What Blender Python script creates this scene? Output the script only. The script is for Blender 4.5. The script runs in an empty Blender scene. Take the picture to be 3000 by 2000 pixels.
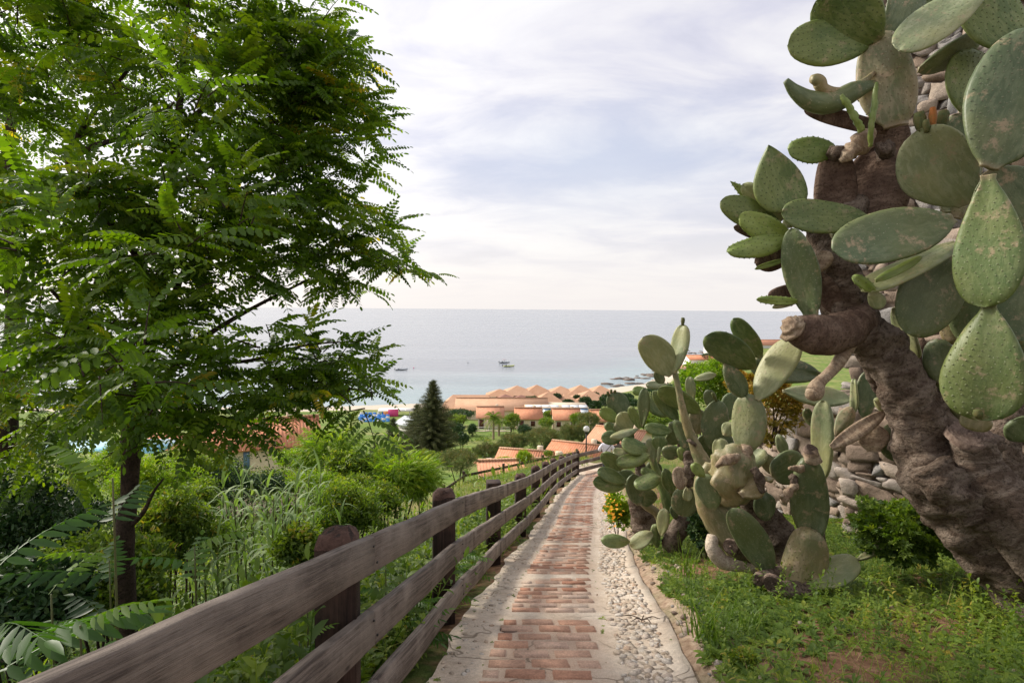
import bpy, math, random
import numpy as np
from mathutils import Vector, Matrix, noise as mnoise
R = math.radians
rnd = random.Random(7)
rng = np.random.default_rng(11)
scene = bpy.context.scene

# ------------------------------------------------------------------ camera
PITCH, ROLL, FOC = R(3.28), R(0.43), 1667.0
CAM = np.array([0.0, 0.0, 34.0])
cam = bpy.data.objects.new('camera', bpy.data.cameras.new('camera'))
scene.collection.objects.link(cam)
cam.data.sensor_width = 36.0
cam.data.lens = FOC / 3000.0 * 36.0
cam.data.clip_start, cam.data.clip_end = 0.05, 60000.0
RM = (Matrix.Rotation(math.pi / 2 - PITCH, 3, 'X') @ Matrix.Rotation(ROLL, 3, 'Z'))
cam.matrix_world = Matrix.Translation(CAM.tolist()) @ RM.to_4x4()
scene.camera = cam
RN = np.array(RM)

def at(px, py, Z):
    """place in the world seen at full-size photo pixel (px, py), Z metres in front of the camera"""
    return CAM + RN @ np.array([(px - 1500.0) / FOC * Z, -(py - 1000.0) / FOC * Z, -Z])

def ca(X, Y, Z):
    return CAM + RN @ np.array([X, -Y, -Z])

# ------------------------------------------------------------------ light
SUN_AZ, SUN_EL = R(-58), R(34)
sdir = Vector((math.sin(SUN_AZ) * math.cos(SUN_EL), math.cos(SUN_AZ) * math.cos(SUN_EL), math.sin(SUN_EL)))
sun = bpy.data.objects.new('sun', bpy.data.lights.new('sun', 'SUN'))
scene.collection.objects.link(sun)
sun.data.energy = 3.2
sun.data.angle = R(13)
sun.data.color = (1.0, 0.93, 0.82)
sun.rotation_euler = sdir.to_track_quat('Z', 'Y').to_euler()

world = bpy.data.worlds.new('World')
scene.world = world
world.use_nodes = True
wt = world.node_tree
for n in list(wt.nodes):
    wt.nodes.remove(n)

class G:
    """small node-graph helper"""
    def __init__(self, tree):
        self.t = tree
    def n(self, kind, **kw):
        nd = self.t.nodes.new(kind)
        for k, v in kw.items():
            if k.startswith('i_'):
                key = k[2:]
                key = int(key) if key.isdigit() else key.replace('_', ' ')
                s = nd.inputs[key]
                if isinstance(v, bpy.types.NodeSocket):
                    self.t.links.new(v, s)
                else:
                    s.default_value = v
            else:
                setattr(nd, k, v)
        return nd
    def math(self, op, a, b=0.0, clamp=False):
        nd = self.n('ShaderNodeMath', operation=op, i_0=a, i_1=b)
        nd.use_clamp = clamp
        return nd.outputs[0]
    def mix(self, f, a, b, mode='MIX'):
        nd = self.t.nodes.new('ShaderNodeMix')
        nd.data_type = 'RGBA'
        nd.blend_type = mode
        for s, v in ((nd.inputs[0], f), (nd.inputs[6], a), (nd.inputs[7], b)):
            if isinstance(v, bpy.types.NodeSocket):
                self.t.links.new(v, s)
            else:
                s.default_value = v if not isinstance(v, tuple) or len(v) == 4 else (*v, 1.0)
        return nd.outputs[2]
    def noise(self, vec, scale, detail=4.0, rough=0.55, dist=0.0):
        nd = self.n('ShaderNodeTexNoise', i_Scale=scale, i_Detail=detail, i_Roughness=rough, i_Distortion=dist)
        if vec is not None:
            self.t.links.new(vec, nd.inputs['Vector'])
        return nd.outputs['Fac']
    def ramp(self, f, stops):
        nd = self.n('ShaderNodeValToRGB', i_Fac=f)
        el = nd.color_ramp.elements
        while len(el) < len(stops):
            el.new(0.5)
        for e, (p, c) in zip(el, stops):
            e.position = p
            e.color = (*c, 1.0) if not isinstance(c, (int, float)) else (c, c, c, 1.0)
        return nd.outputs['Color']
    def mapr(self, v, a, b, c=0.0, d=1.0):
        return self.n('ShaderNodeMapRange', i_0=v, i_1=a, i_2=b, i_3=c, i_4=d).outputs[0]
    def vmul(self, vec, s):
        return self.n('ShaderNodeVectorMath', operation='MULTIPLY', i_0=vec, i_1=s).outputs[0]
    def dot(self, vec, s):
        return self.n('ShaderNodeVectorMath', operation='DOT_PRODUCT', i_0=vec, i_1=s).outputs['Value']

g = G(wt)
tc = g.n('ShaderNodeTexCoord').outputs['Generated']
sky = g.n('ShaderNodeTexSky', sky_type='NISHITA')
sky.sun_disc = False
sky.sun_elevation, sky.sun_rotation = SUN_EL, SUN_AZ
sky.air_density, sky.dust_density, sky.ozone_density = 1.2, 2.5, 1.0
sep = g.n('ShaderNodeSeparateXYZ', i_0=tc)
zc = g.math('MAXIMUM', sep.outputs[2], 0.0)
den = g.math('ADD', zc, 0.16)
uv = g.n('ShaderNodeCombineXYZ', i_0=g.math('DIVIDE', sep.outputs[0], den), i_1=g.math('DIVIDE', sep.outputs[1], den), i_2=0.0).outputs[0]
uvs = g.vmul(uv, (0.8, 1.25, 1.0))
c1 = g.noise(uvs, 1.7, 8.0, 0.58, 0.45)
c2 = g.noise(g.vmul(uv, (0.5, 0.9, 1.0)), 0.62, 4.0, 0.5, 0.2)
dens = g.math('ADD', g.math('MULTIPLY', c1, 0.6), g.math('MULTIPLY', c2, 0.4))
# one thinner, bluer opening in the cloud above the sea, slightly right of centre
gapd = np.array(at(1790, 490, 1.0)) - CAM
gapd = gapd / np.linalg.norm(gapd)
dv = g.n('ShaderNodeVectorMath', operation='SUBTRACT', i_0=tc, i_1=tuple(gapd)).outputs[0]
dv = g.vmul(dv, (3.6, 3.6, 10.5))
dl = g.n('ShaderNodeVectorMath', operation='LENGTH', i_0=dv).outputs['Value']
gap = g.mapr(g.math('ADD', dl, g.math('MULTIPLY', g.math('SUBTRACT', c1, 0.5), 1.8)), 0.2, 1.3, 1.0, 0.0)
cl = g.ramp(dens, [(0.38, (0.52, 0.52, 0.62)), (0.45, (0.64, 0.63, 0.715)), (0.51, (0.76, 0.74, 0.775)), (0.59, (0.87, 0.85, 0.845))])
cl = g.mix(g.math('MULTIPLY', gap, 0.8), cl, (0.50, 0.545, 0.68))
hz = g.mapr(zc, 0.0, 0.24, 1.0, 0.0)
cl = g.mix(hz, cl, (0.84, 0.80, 0.785))
sd = g.math('MAXIMUM', g.dot(tc, tuple(sdir)), 0.0)
glow = g.math('ADD', g.math('MULTIPLY', g.math('POWER', sd, 5.0), 0.55), g.math('MULTIPLY', g.math('POWER', sd, 40.0), 2.5))
cl = g.mix(1.0, cl, g.n('ShaderNodeCombineXYZ', i_0=glow, i_1=g.math('MULTIPLY', glow, 0.95), i_2=g.math('MULTIPLY', glow, 0.87)).outputs[0], 'ADD')
cl10 = g.vmul(cl, (8.0, 8.0, 8.0))
col = g.mix(0.88, sky.outputs['Color'], cl10)
bg = g.n('ShaderNodeBackground', i_Color=col, i_Strength=0.1)
wo = g.n('ShaderNodeOutputWorld', i_Surface=bg.outputs[0])

scene.view_settings.view_transform = 'Standard'
scene.view_settings.look = 'None'
scene.view_settings.exposure = 0.62
scene.view_settings.gamma = 1.0
scene.cycles.max_bounces = 8
scene.cycles.transmission_bounces = 5
scene.cycles.diffuse_bounces = 4
scene.cycles.use_denoising = True

# ------------------------------------------------------------------ mesh building
class MB:
    def __init__(self):
        self.V, self.F, self.n, self.A, self.P = [], [], 0, [], []
    def add(self, V, F, v=0.0, p=None):
        V = np.asarray(V, float).reshape(-1, 3)
        for f in (F if isinstance(F, list) and len(F) and isinstance(F[0], np.ndarray) and F[0].ndim == 2 else [np.asarray(F)]):
            self.F.append(np.asarray(f, dtype=np.int64) + self.n)
        self.V.append(V)
        k = len(V)
        self.A.append(np.full(k, v, float) if np.isscalar(v) else np.asarray(v, float))
        self.P.append(np.asarray(p, float) if p is not None else V)
        self.n += k
        return self
    def box(self, c, s, rot=0.0, v=0.0, M=None, bevel=0.0):
        c = np.asarray(c, float)
        h = np.asarray(s, float) / 2
        q = np.array([[x, y, z] for z in (-1, 1) for y in (-1, 1) for x in (-1, 1)], float) * h
        if M is None:
            ct, st = math.cos(rot), math.sin(rot)
            M = np.array([[ct, -st, 0], [st, ct, 0], [0, 0, 1]])
        F = np.array([[0, 2, 3, 1], [4, 5, 7, 6], [0, 1, 5, 4], [2, 6, 7, 3], [0, 4, 6, 2], [1, 3, 7, 5]])
        return self.add(q @ np.asarray(M).T + c, F, v, q)
    def build(self, name, mat, parent=None, smooth=False, link=True):
        V = np.concatenate(self.V)
        if parent is not None:
            q = parent
            while q is not None:
                V = V - np.array(q.location)
                q = q.parent
        me = bpy.data.meshes.new(name)
        me.vertices.add(len(V))
        me.vertices.foreach_set('co', V.astype(np.float32).ravel())
        tot = np.concatenate([np.full(len(f), f.shape[1], dtype=np.int32) for f in self.F])
        loops = np.concatenate([f.ravel() for f in self.F]).astype(np.int32)
        st = np.concatenate([[0], np.cumsum(tot)[:-1]]).astype(np.int32)
        me.loops.add(len(loops))
        me.loops.foreach_set('vertex_index', loops)
        me.polygons.add(len(tot))
        me.polygons.foreach_set('loop_start', st)
        me.polygons.foreach_set('loop_total', tot)
        if smooth:
            me.polygons.foreach_set('use_smooth', np.ones(len(tot), dtype=bool))
        a = me.attributes.new('v', 'FLOAT', 'POINT')
        a.data.foreach_set('value', np.concatenate(self.A).astype(np.float32))
        b = me.attributes.new('p', 'FLOAT_VECTOR', 'POINT')
        b.data.foreach_set('vector', np.concatenate(self.P).astype(np.float32).ravel())
        me.update(calc_edges=True)
        me.materials.append(mat)
        o = bpy.data.objects.new(name, me)
        scene.collection.objects.link(o)
        if parent is not None:
            o.parent = parent
        return o

def tag(o, label=None, cat=None, group=None, kind=None):
    if label: o['label'] = label
    if cat: o['category'] = cat
    if group: o['group'] = group
    if kind: o['kind'] = kind
    return o

def thing(name, label, cat, loc, group=None):
    o = bpy.data.objects.new(name, None)
    o.empty_display_size = 0.2
    scene.collection.objects.link(o)
    o.location = [float(q) for q in loc]
    return tag(o, label, cat, group)

def copy_tree(o, parent=None):
    c = o.copy()
    scene.collection.objects.link(c)
    c.parent = parent
    for ch in [q for q in scene.objects if q.parent == o and q is not c]:
        copy_tree(ch, c)
    return c

def unit(v):
    v = np.asarray(v, float)
    return v / (np.linalg.norm(v, axis=-1, keepdims=True) + 1e-9)

def catmull(P, k):
    P = np.asarray(P, float)
    if len(P) < 3:
        t = np.linspace(0, 1, k + 1)[:, None]
        return P[0] * (1 - t) + P[-1] * t
    Q = np.vstack([2 * P[0] - P[1], P, 2 * P[-1] - P[-2]])
    out = []
    for i in range(1, len(Q) - 2):
        for t in np.linspace(0, 1, k, endpoint=False):
            a, b, c, d = Q[i - 1], Q[i], Q[i + 1], Q[i + 2]
            out.append(0.5 * (2 * b + (c - a) * t + (2 * a - 5 * b + 4 * c - d) * t * t + (3 * b - a - 3 * c + d) * t ** 3))
    out.append(P[-1])
    return np.array(out)

def tube(mb, pts, rad, seg=8, k=4, amp=0.0, fs=8.0, flat=1.0, v=0.0, caps=True):
    """smooth tube through pts with radii rad, bark lumps of relative size amp"""
    PR = catmull(np.hstack([np.asarray(pts, float), np.asarray(rad, float)[:, None]]), k)
    P, r = PR[:, :3], np.maximum(PR[:, 3], 1e-4)
    T = unit(np.gradient(P, axis=0))
    ref = np.array([0.0, -1.0, 0.15])
    X = unit(np.cross(T, ref) + 1e-6)
    Y = unit(np.cross(X, T))
    L = np.concatenate([[0], np.cumsum(np.linalg.norm(np.diff(P, axis=0), axis=1))])
    th = np.linspace(0, 2 * math.pi, seg, endpoint=False)
    rr = np.repeat(r[:, None], seg, 1)
    V = P[:, None, :] + rr[..., None] * (np.cos(th)[None, :, None] * X[:, None, :] + flat * np.sin(th)[None, :, None] * Y[:, None, :])
    if amp > 0:
        W = V.reshape(-1, 3)
        d = np.array([mnoise.noise(Vector(q * fs)) + 0.5 * mnoise.noise(Vector(q * fs * 2.7)) for q in W])
        C = np.repeat(P, seg, 0)
        V = (W + (W - C) * (amp * d)[:, None]).reshape(V.shape)
    n = len(P)
    idx = np.arange(n * seg).reshape(n, seg)
    a, b = idx[:-1], idx[1:]
    F = np.stack([a, np.roll(a, -1, 1), np.roll(b, -1, 1), b], -1).reshape(-1, 4)
    fs_ = [F]
    if caps:
        fs_ += [idx[0][::-1][None, :], idx[-1][None, :]]
    p = np.stack([np.repeat(L[:, None], seg, 1), np.cos(th)[None, :] * rr, np.sin(th)[None, :] * rr], -1).reshape(-1, 3)
    mb.add(V.reshape(-1, 3), fs_, v, p)
    return P

def basis(d, up=None, roll=0.0):
    """(n,3) directions -> (n,3,3) matrices whose columns are x (side), y (along d), z (face normal)"""
    d = unit(d)
    n = len(d)
    up = np.tile([0, 0, 1.0], (n, 1)) if up is None else up
    x = unit(np.cross(d, up) + 1e-5)
    z = np.cross(x, d)
    roll = np.broadcast_to(roll, (n,))
    c, s = np.cos(roll)[:, None], np.sin(roll)[:, None]
    x2 = c * x + s * z
    z2 = -s * x + c * z
    return np.stack([x2, d, z2], -1)

def place(mb, T, P, B, S, vv):
    """stamp template T=(V,F list,v) at every P with basis B and scale S"""
    V, F, v0 = T
    n = len(P)
    if n == 0:
        return
    S = np.broadcast_to(S, (n,))
    W = np.einsum('nij,kj->nki', B, V) * S[:, None, None] + P[:, None, :]
    off = (np.arange(n) * len(V))[:, None, None]
    Fs = [(f[None] + off).reshape(-1, f.shape[1]) for f in F]
    mb.add(W.reshape(-1, 3), Fs, (np.broadcast_to(vv, (n,))[:, None] + v0[None, :]).ravel(), np.tile(V, (n, 1)))

def leaflet(base, d, L, W, fold=0.25, droop=0.0, n=(0, 0, 1.0), shape=(0.3, 0.75, 1.0, 0.85)):
    """six-point leaf folded on its midrib: (V(7), quads)"""
    base, d, n = np.asarray(base, float), unit(d), np.asarray(n, float)
    x = unit(np.cross(d, n))
    z = np.cross(x, d)
    t1, t2, w1, w2 = shape
    m = lambda t, w, s: base + d * L * t + x * s * W / 2 * w + z * (abs(w) * fold * W / 2) - np.array([0, 0, droop * L * t * t])
    V = [base, m(t1, w1, 1), m(t2, w2, 1), base + d * L - np.array([0, 0, droop * L]), m(t2, w2, -1), m(t1, w1, -1)]
    return np.array(V), np.array([[0, 1, 2, 3], [0, 3, 4, 5]])

def leaflet3(base, d, L, W, fold=0.25, droop=0.0, n=(0, 0, 1.0), st=((0.12, 0.62), (0.38, 1.0), (0.72, 0.62)), shape=None):
    """leaf with a midrib and three stations per side: slender pointed outline"""
    base, d, n = np.asarray(base, float), unit(d), np.asarray(n, float)
    x = unit(np.cross(d, n)); z = np.cross(x, d)
    V = [base]
    for t, w in st:
        for s in (-1, 0, 1):
            V.append(base + d * L * t + x * s * W / 2 * w + z * (abs(s) * w * fold * W / 2) - np.array([0, 0, droop * L * t * t]))
    V.append(base + d * L - np.array([0, 0, droop * L]))
    return np.array(V), [np.array([[0, 2, 1], [0, 3, 2], [7, 8, 10], [8, 9, 10]]), np.array([[1, 2, 5, 4], [2, 3, 6, 5], [4, 5, 8, 7], [5, 6, 9, 8]])]

def join_t(parts, v=None):
    V, F, A, k = [], [], [], 0
    for i, (a, f) in enumerate(parts):
        V.append(a); F += [q + k for q in (f if isinstance(f, list) else [f])]; k += len(a)
        A.append(np.full(len(a), 0.0 if v is None else v[i]))
    Fd = {}
    for f in F:
        Fd.setdefault(f.shape[1], []).append(f)
    return np.vstack(V), [np.vstack(q) for q in Fd.values()], np.concatenate(A)

def strip(P, W, n=(0, 0, 1.0)):
    P = np.asarray(P, float)
    T = unit(np.gradient(P, axis=0))
    x = unit(np.cross(T, np.asarray(n, float)) + 1e-6)
    W = np.asarray(W, float)[:, None] / 2
    V = np.vstack([P - x * W, P + x * W])
    k = len(P)
    i = np.arange(k - 1)
    return V, np.stack([i, i + k, i + k + 1, i + 1], -1)

def compound(pairs, L, ll, lw, droop=0.35, shape=(0.3, 0.75, 0.95, 0.9), seed=0, ang=70, hang=0.35, fn=None):
    fn = fn or leaflet
    r = random.Random(seed)
    t = np.linspace(0, 1, 7)
    rp = lambda q: np.array([0.04 * L * math.sin(q * 3 + seed), L * q, -droop * L * q * q])
    parts = [strip([rp(q) for q in t], np.linspace(0.006, 0.002, 7))]
    for i in range(pairs):
        q = 0.16 + 0.8 * i / (pairs - 0.5)
        sz = (0.8 + 0.35 * math.sin(math.pi * min(1, q * 1.1))) * r.uniform(0.88, 1.1)
        for s in (-1, 1):
            a = R(ang + r.uniform(-9, 9) - 18 * q)
            d = np.array([s * math.sin(a), math.cos(a) - 0.0, -hang - droop * q + r.uniform(-0.16, 0.16)])
            parts.append(fn(rp(q), d, ll * sz, lw * sz, 0.25, r.uniform(0, 0.15), shape=shape, n=(s * 0.2, r.uniform(-.2, .2), 1)))
    parts.append(fn(rp(1), np.array([0, 1, -droop * 2]), ll, lw, 0.25, 0.1, shape=shape))
    return join_t(parts)

T_LOC = [compound(7 + s % 2, 0.27, 0.050, 0.026, 0.42, seed=s, ang=80, hang=0.15 + 0.12 * s) for s in range(4)]
T_AIL = [compound(8, 0.55, 0.125, 0.042, 0.30, (0.28, 0.62, 1.0, 0.62), seed=s + 9, ang=74, hang=0.5, fn=leaflet3) for s in range(3)]
def small_leaf(L, W, shape=(0.3, 0.7, 0.9, 0.8), droop=0.15):
    return join_t([leaflet((0, 0, 0), (0, 1, 0), L, W, 0.25, droop, shape=shape)])
T_LEAF = small_leaf(1.0, 0.42)
T_ROUND = small_leaf(1.0, 0.8, (0.25, 0.72, 0.95, 1.0))
def blade(L, W, arch, n=6, up=1.0):
    t = np.linspace(0, 1, n)
    P = np.stack([np.zeros(n), L * (t * 0.45 + arch * 0.55 * t * t), L * up * (0.92 * t - arch * t ** 2.2)], -1)
    return join_t([strip(P, W * np.array([0.7, 1.0, 0.95, 0.8, 0.5, 0.04])[:n] if n == 6 else W * np.linspace(1, 0.05, n), n=(0, -0.3, 1))])
T_BLADE = [blade(1.0, 0.045, 0.15, 4, 1.25), blade(1.0, 0.04, 0.5, 4, 1.2), blade(1.0, 0.04, 0.0, 4, 1.4)]
T_REED = [blade(1.0, 0.11, 0.75, up=1.1), blade(1.0, 0.10, 0.95, up=1.1), blade(1.0, 0.10, 0.35, up=1.35)]
def cluster_t(n, L, W, spread, seed, shape=(0.3, 0.7, 0.9, 0.8), flat=0.0):
    r = random.Random(seed)
    parts = []
    for i in range(n):
        a, e = r.uniform(0, 6.28), r.uniform(-0.2, 1.2)
        d = np.array([math.cos(a) * math.cos(e), math.sin(a) * math.cos(e), math.sin(e) * (1 - flat) + 0.1])
        b = np.array([r.uniform(-1, 1), r.uniform(-1, 1), r.uniform(-1, 1) * (1 - flat)]) * spread
        parts.append(leaflet(b, d, L * r.uniform(0.6, 1.15), W * r.uniform(0.7, 1.1), 0.3, 0.2, n=(r.uniform(-.5, .5), r.uniform(-.5, .5), 1), shape=shape))
    return join_t(parts, [r.uniform(-0.12, 0.12) for _ in parts])
T_CL = [cluster_t(9, 0.55, 0.22, 0.45, s) for s in range(4)]
T_CLN = [cluster_t(14, 0.8, 0.07, 0.5, s + 20) for s in range(3)]
def rosette(n, L, W, seed, up=0.45):
    r = random.Random(seed)
    parts = []
    for i in range(n):
        a = i * 2.4 + r.uniform(-.3, .3)
        d = np.array([math.cos(a), math.sin(a), up + r.uniform(-.2, .3)])
        parts.append(leaflet3((0, 0, 0.05 * i / n), d, L * r.uniform(.6, 1.1), W * r.uniform(.8, 1.1), 0.35, 0.35, st=((0.15, 0.45), (0.5, 1.0), (0.8, 0.7))))
    return join_t(parts)
T_ROS = [rosette(6, 1.0, 0.36, 1), rosette(8, 1.0, 0.22, 2, 0.8), rosette(5, 0.8, 0.5, 3, 0.4)]
def stemweed(h, nl, L, W, seed):
    r = random.Random(seed)
    P = np.array([[0.06 * h * math.sin(q * 2 + seed), 0.05 * h * q, h * q] for q in np.linspace(0, 1, 5)])
    parts = [strip(P, np.linspace(0.012, 0.004, 5), n=(0, 1, 0.1))]
    for i in range(nl):
        q = 0.15 + 0.85 * i / nl
        b = np.array([np.interp(q, np.linspace(0, 1, 5), P[:, k]) for k in range(3)])
        a = i * 2.4 + r.uniform(-.4, .4)
        e = 0.25 + 0.7 * q + r.uniform(-.3, .3)
        d = np.array([math.cos(a) * math.cos(e), math.sin(a) * math.cos(e), math.sin(e)])
        parts.append(leaflet3(b, d, L * r.uniform(.7, 1.15) * (1.15 - 0.5 * q), W * r.uniform(.8, 1.1), 0.25, 0.45))
    return join_t(parts)
T_WEED = [stemweed(0.9, 16, 0.2, 0.06, 1), stemweed(0.7, 18, 0.13, 0.055, 2), stemweed(1.1, 15, 0.26, 0.05, 3), stemweed(0.55, 20, 0.10, 0.05, 4)]
# ------------------------------------------------------------------ materials
def new_mat(name):
    m = bpy.data.materials.new(name)
    m.use_nodes = True
    for n in list(m.node_tree.nodes):
        m.node_tree.nodes.remove(n)
    return m, G(m.node_tree)

def finish(m, g, shader, bump=None, bstr=0.4, bdist=0.02, disp=None):
    g.n('ShaderNodeOutputMaterial', i_Surface=shader)
    return m

def P_(g, col, rough=0.7, spec=0.3, bump=None, bstr=0.5, bdist=0.02, metal=0.0):
    kw = {}
    nd = g.n('ShaderNodeBsdfPrincipled')
    for s, v in (('Base Color', col), ('Roughness', rough), ('Specular IOR Level', spec), ('Metallic', metal)):
        if isinstance(v, bpy.types.NodeSocket):
            g.t.links.new(v, nd.inputs[s])
        else:
            nd.inputs[s].default_value = (*v, 1.0) if isinstance(v, tuple) and len(v) == 3 else v
    if bump is not None:
        b = g.n('ShaderNodeBump', i_Strength=bstr, i_Distance=bdist, i_Height=bump)
        g.t.links.new(b.outputs[0], nd.inputs['Normal'])
    return nd.outputs[0]

def attr(g, n):
    return g.n('ShaderNodeAttribute', attribute_name=n)

def m_plain(name, c1, c2=None, scale=3.0, rough=0.8, bump=0.3, bd=0.02, spec=0.3, coord='p', stretch=(1, 1, 1), detail=6.0, metal=0.0, c3=None):
    m, g = new_mat(name)
    c2 = c2 or tuple(x * 0.7 for x in c1)
    if coord == 'p':
        vec = attr(g, 'p').outputs['Vector']
    else:
        vec = g.n('ShaderNodeNewGeometry').outputs['Position']
    vec = g.vmul(vec, stretch)
    n1 = g.noise(vec, scale, detail, 0.6)
    n2 = g.noise(vec, scale * 6, 4.0, 0.6)
    col = g.mix(g.mapr(n1, 0.3, 0.7), c1, c2)
    if c3:
        col = g.mix(g.mapr(g.noise(vec, scale * 0.4, 3.0), 0.52, 0.66), col, c3)
    col = g.mix(0.35, col, g.ramp(n2, [(0.3, 0.55), (0.7, 1.25)]), 'MULTIPLY')
    return finish(m, g, P_(g, col, rough, spec, g.math('ADD', n1, g.math('MULTIPLY', n2, 0.5)) if bump else None, bump, bd, metal))

def m_leaf(name, stops, trans=0.38, rough=0.5, tcol=(0.9, 1.15, 0.35), spec=0.35):
    """leaf: colour picked by attribute v, reflective plus light shining through"""
    m, g = new_mat(name)
    v = attr(g, 'v').outputs['Fac']
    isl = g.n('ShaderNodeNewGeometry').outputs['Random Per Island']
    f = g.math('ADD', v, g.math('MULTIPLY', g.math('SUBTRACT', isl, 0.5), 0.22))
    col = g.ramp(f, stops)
    tr = g.n('ShaderNodeBsdfTranslucent', i_Color=g.mix(1.0, col, (*tcol, 1.0), 'MULTIPLY'))
    a = P_(g, col, rough, spec)
    mx = g.n('ShaderNodeMixShader', i_0=trans, i_1=a, i_2=tr.outputs[0])
    return finish(m, g, mx.outputs[0])

GREEN = dict(
    locust=m_leaf('locust leaf', [(0.0, (0.035, 0.075, 0.010)), (0.45, (0.085, 0.155, 0.014)), (0.85, (0.19, 0.26, 0.018)), (1.0, (0.40, 0.30, 0.03))], 0.52, 0.45, (1.7, 1.8, 0.30)),
    ailanthus=m_leaf('broad leaf', [(0.0, (0.018, 0.050, 0.012)), (0.5, (0.065, 0.145, 0.024)), (0.9, (0.16, 0.25, 0.03)), (1.0, (0.26, 0.14, 0.05))], 0.40, 0.45, (1.4, 1.6, 0.35)),
    weed=m_leaf('weed leaf', [(0.0, (0.040, 0.080, 0.014)), (0.5, (0.115, 0.185, 0.028)), (0.85, (0.22, 0.29, 0.035)), (0.98, (0.27, 0.30, 0.04)), (1.0, (0.34, 0.27, 0.05))], 0.40, 0.55, (1.4, 1.5, 0.35)),
    lime=m_leaf('lime leaf', [(0.0, (0.10, 0.19, 0.015)), (0.6, (0.25, 0.36, 0.02)), (1.0, (0.42, 0.44, 0.03))], 0.45, 0.5),
    reed=m_leaf('reed blade', [(0.0, (0.07, 0.13, 0.04)), (0.6, (0.17, 0.25, 0.10)), (1.0, (0.30, 0.38, 0.16))], 0.35, 0.6, (1.2, 1.4, .4), 0.2),
    grass=m_leaf('grass blade', [(0.0, (0.06, 0.12, 0.012)), (0.55, (0.17, 0.26, 0.025)), (0.85, (0.32, 0.34, 0.06)), (1.0, (0.48, 0.36, 0.16))], 0.35, 0.55),
    olive=m_leaf('oleander leaf', [(0.0, (0.05, 0.075, 0.03)), (0.5, (0.12, 0.16, 0.05)), (0.8, (0.21, 0.23, 0.07)), (1.0, (0.42, 0.26, 0.12))], 0.2, 0.6),
    dark=m_leaf('dark leaf', [(0.0, (0.012, 0.035, 0.012)), (0.6, (0.03, 0.075, 0.02)), (1.0, (0.08, 0.13, 0.03))], 0.15, 0.5),
    conifer=m_leaf('conifer needle', [(0.0, (0.05, 0.07, 0.035)), (0.6, (0.11, 0.135, 0.06)), (1.0, (0.20, 0.18, 0.085))], 0.12, 0.6),
    rust=m_leaf('spurge leaf', [(0.0, (0.10, 0.09, 0.015)), (0.5, (0.26, 0.20, 0.02)), (1.0, (0.46, 0.24, 0.03))], 0.3, 0.6),
    yellow=m_leaf('yellow petal', [(0.0, (0.75, 0.45, 0.02)), (1.0, (0.85, 0.32, 0.02))], 0.3, 0.6, (1, 1, 1)),
    white=m_leaf('cream petal', [(0.0, (0.75, 0.70, 0.6)), (1.0, (0.8, 0.6, 0.5))], 0.3, 0.6, (1, 1, 1)),
)

def m_wood(name, c1, c2, c3):
    m, g = new_mat(name)
    p = attr(g, 'p').outputs['Vector']
    v = attr(g, 'v').outputs['Fac']
    off = g.n('ShaderNodeCombineXYZ', i_0=g.math('MULTIPLY', v, 37.0), i_1=g.math('MULTIPLY', v, 11.0), i_2=v).outputs[0]
    p = g.n('ShaderNodeVectorMath', operation='ADD', i_0=p, i_1=off).outputs[0]
    grain = g.noise(g.vmul(p, (0.55, 16.0, 16.0)), 3.2, 12.0, 0.72, 0.0)
    fine = g.noise(g.vmul(p, (3.0, 90.0, 90.0)), 3.0, 4.0, 0.6)
    patch = g.noise(p, 2.4, 5.0, 0.6)
    col = g.mix(g.mapr(grain, 0.42, 0.58), c1, c2)
    col = g.mix(g.mapr(patch, 0.45, 0.72), col, c3)
    knots = g.n('ShaderNodeTexVoronoi', i_Vector=g.vmul(p, (2.4, 7.0, 7.0)), i_Scale=1.0).outputs['Distance']
    col = g.mix(g.mapr(knots, 0.03, 0.10, 0.75, 0.0), col, (0.02, 0.012, 0.008))
    col = g.mix(g.mapr(fine, 0.30, 0.42, 0.5, 0.0), col, (0.03, 0.02, 0.015))
    col = g.mix(1.0, col, g.n('ShaderNodeCombineXYZ', i_0=g.mapr(v, 0, 1, 0.82, 1.15), i_1=g.mapr(v, 0, 1, 0.82, 1.15), i_2=g.mapr(v, 0, 1, 0.82, 1.15)).outputs[0], 'MULTIPLY')
    return finish(m, g, P_(g, col, 0.72, 0.25, g.math('ADD', grain, fine), 0.8, 0.006))

WOOD = m_wood('weathered fence board', (0.080, 0.062, 0.052), (0.200, 0.160, 0.133), (0.30, 0.25, 0.21))
POST = m_wood('creosoted post', (0.014, 0.009, 0.007), (0.045, 0.026, 0.02), (0.10, 0.058, 0.042))
POSTTOP = m_plain('rough post top', (0.12, 0.065, 0.048), (0.035, 0.019, 0.014), 14, 0.9, 0.9, 0.02)

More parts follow.
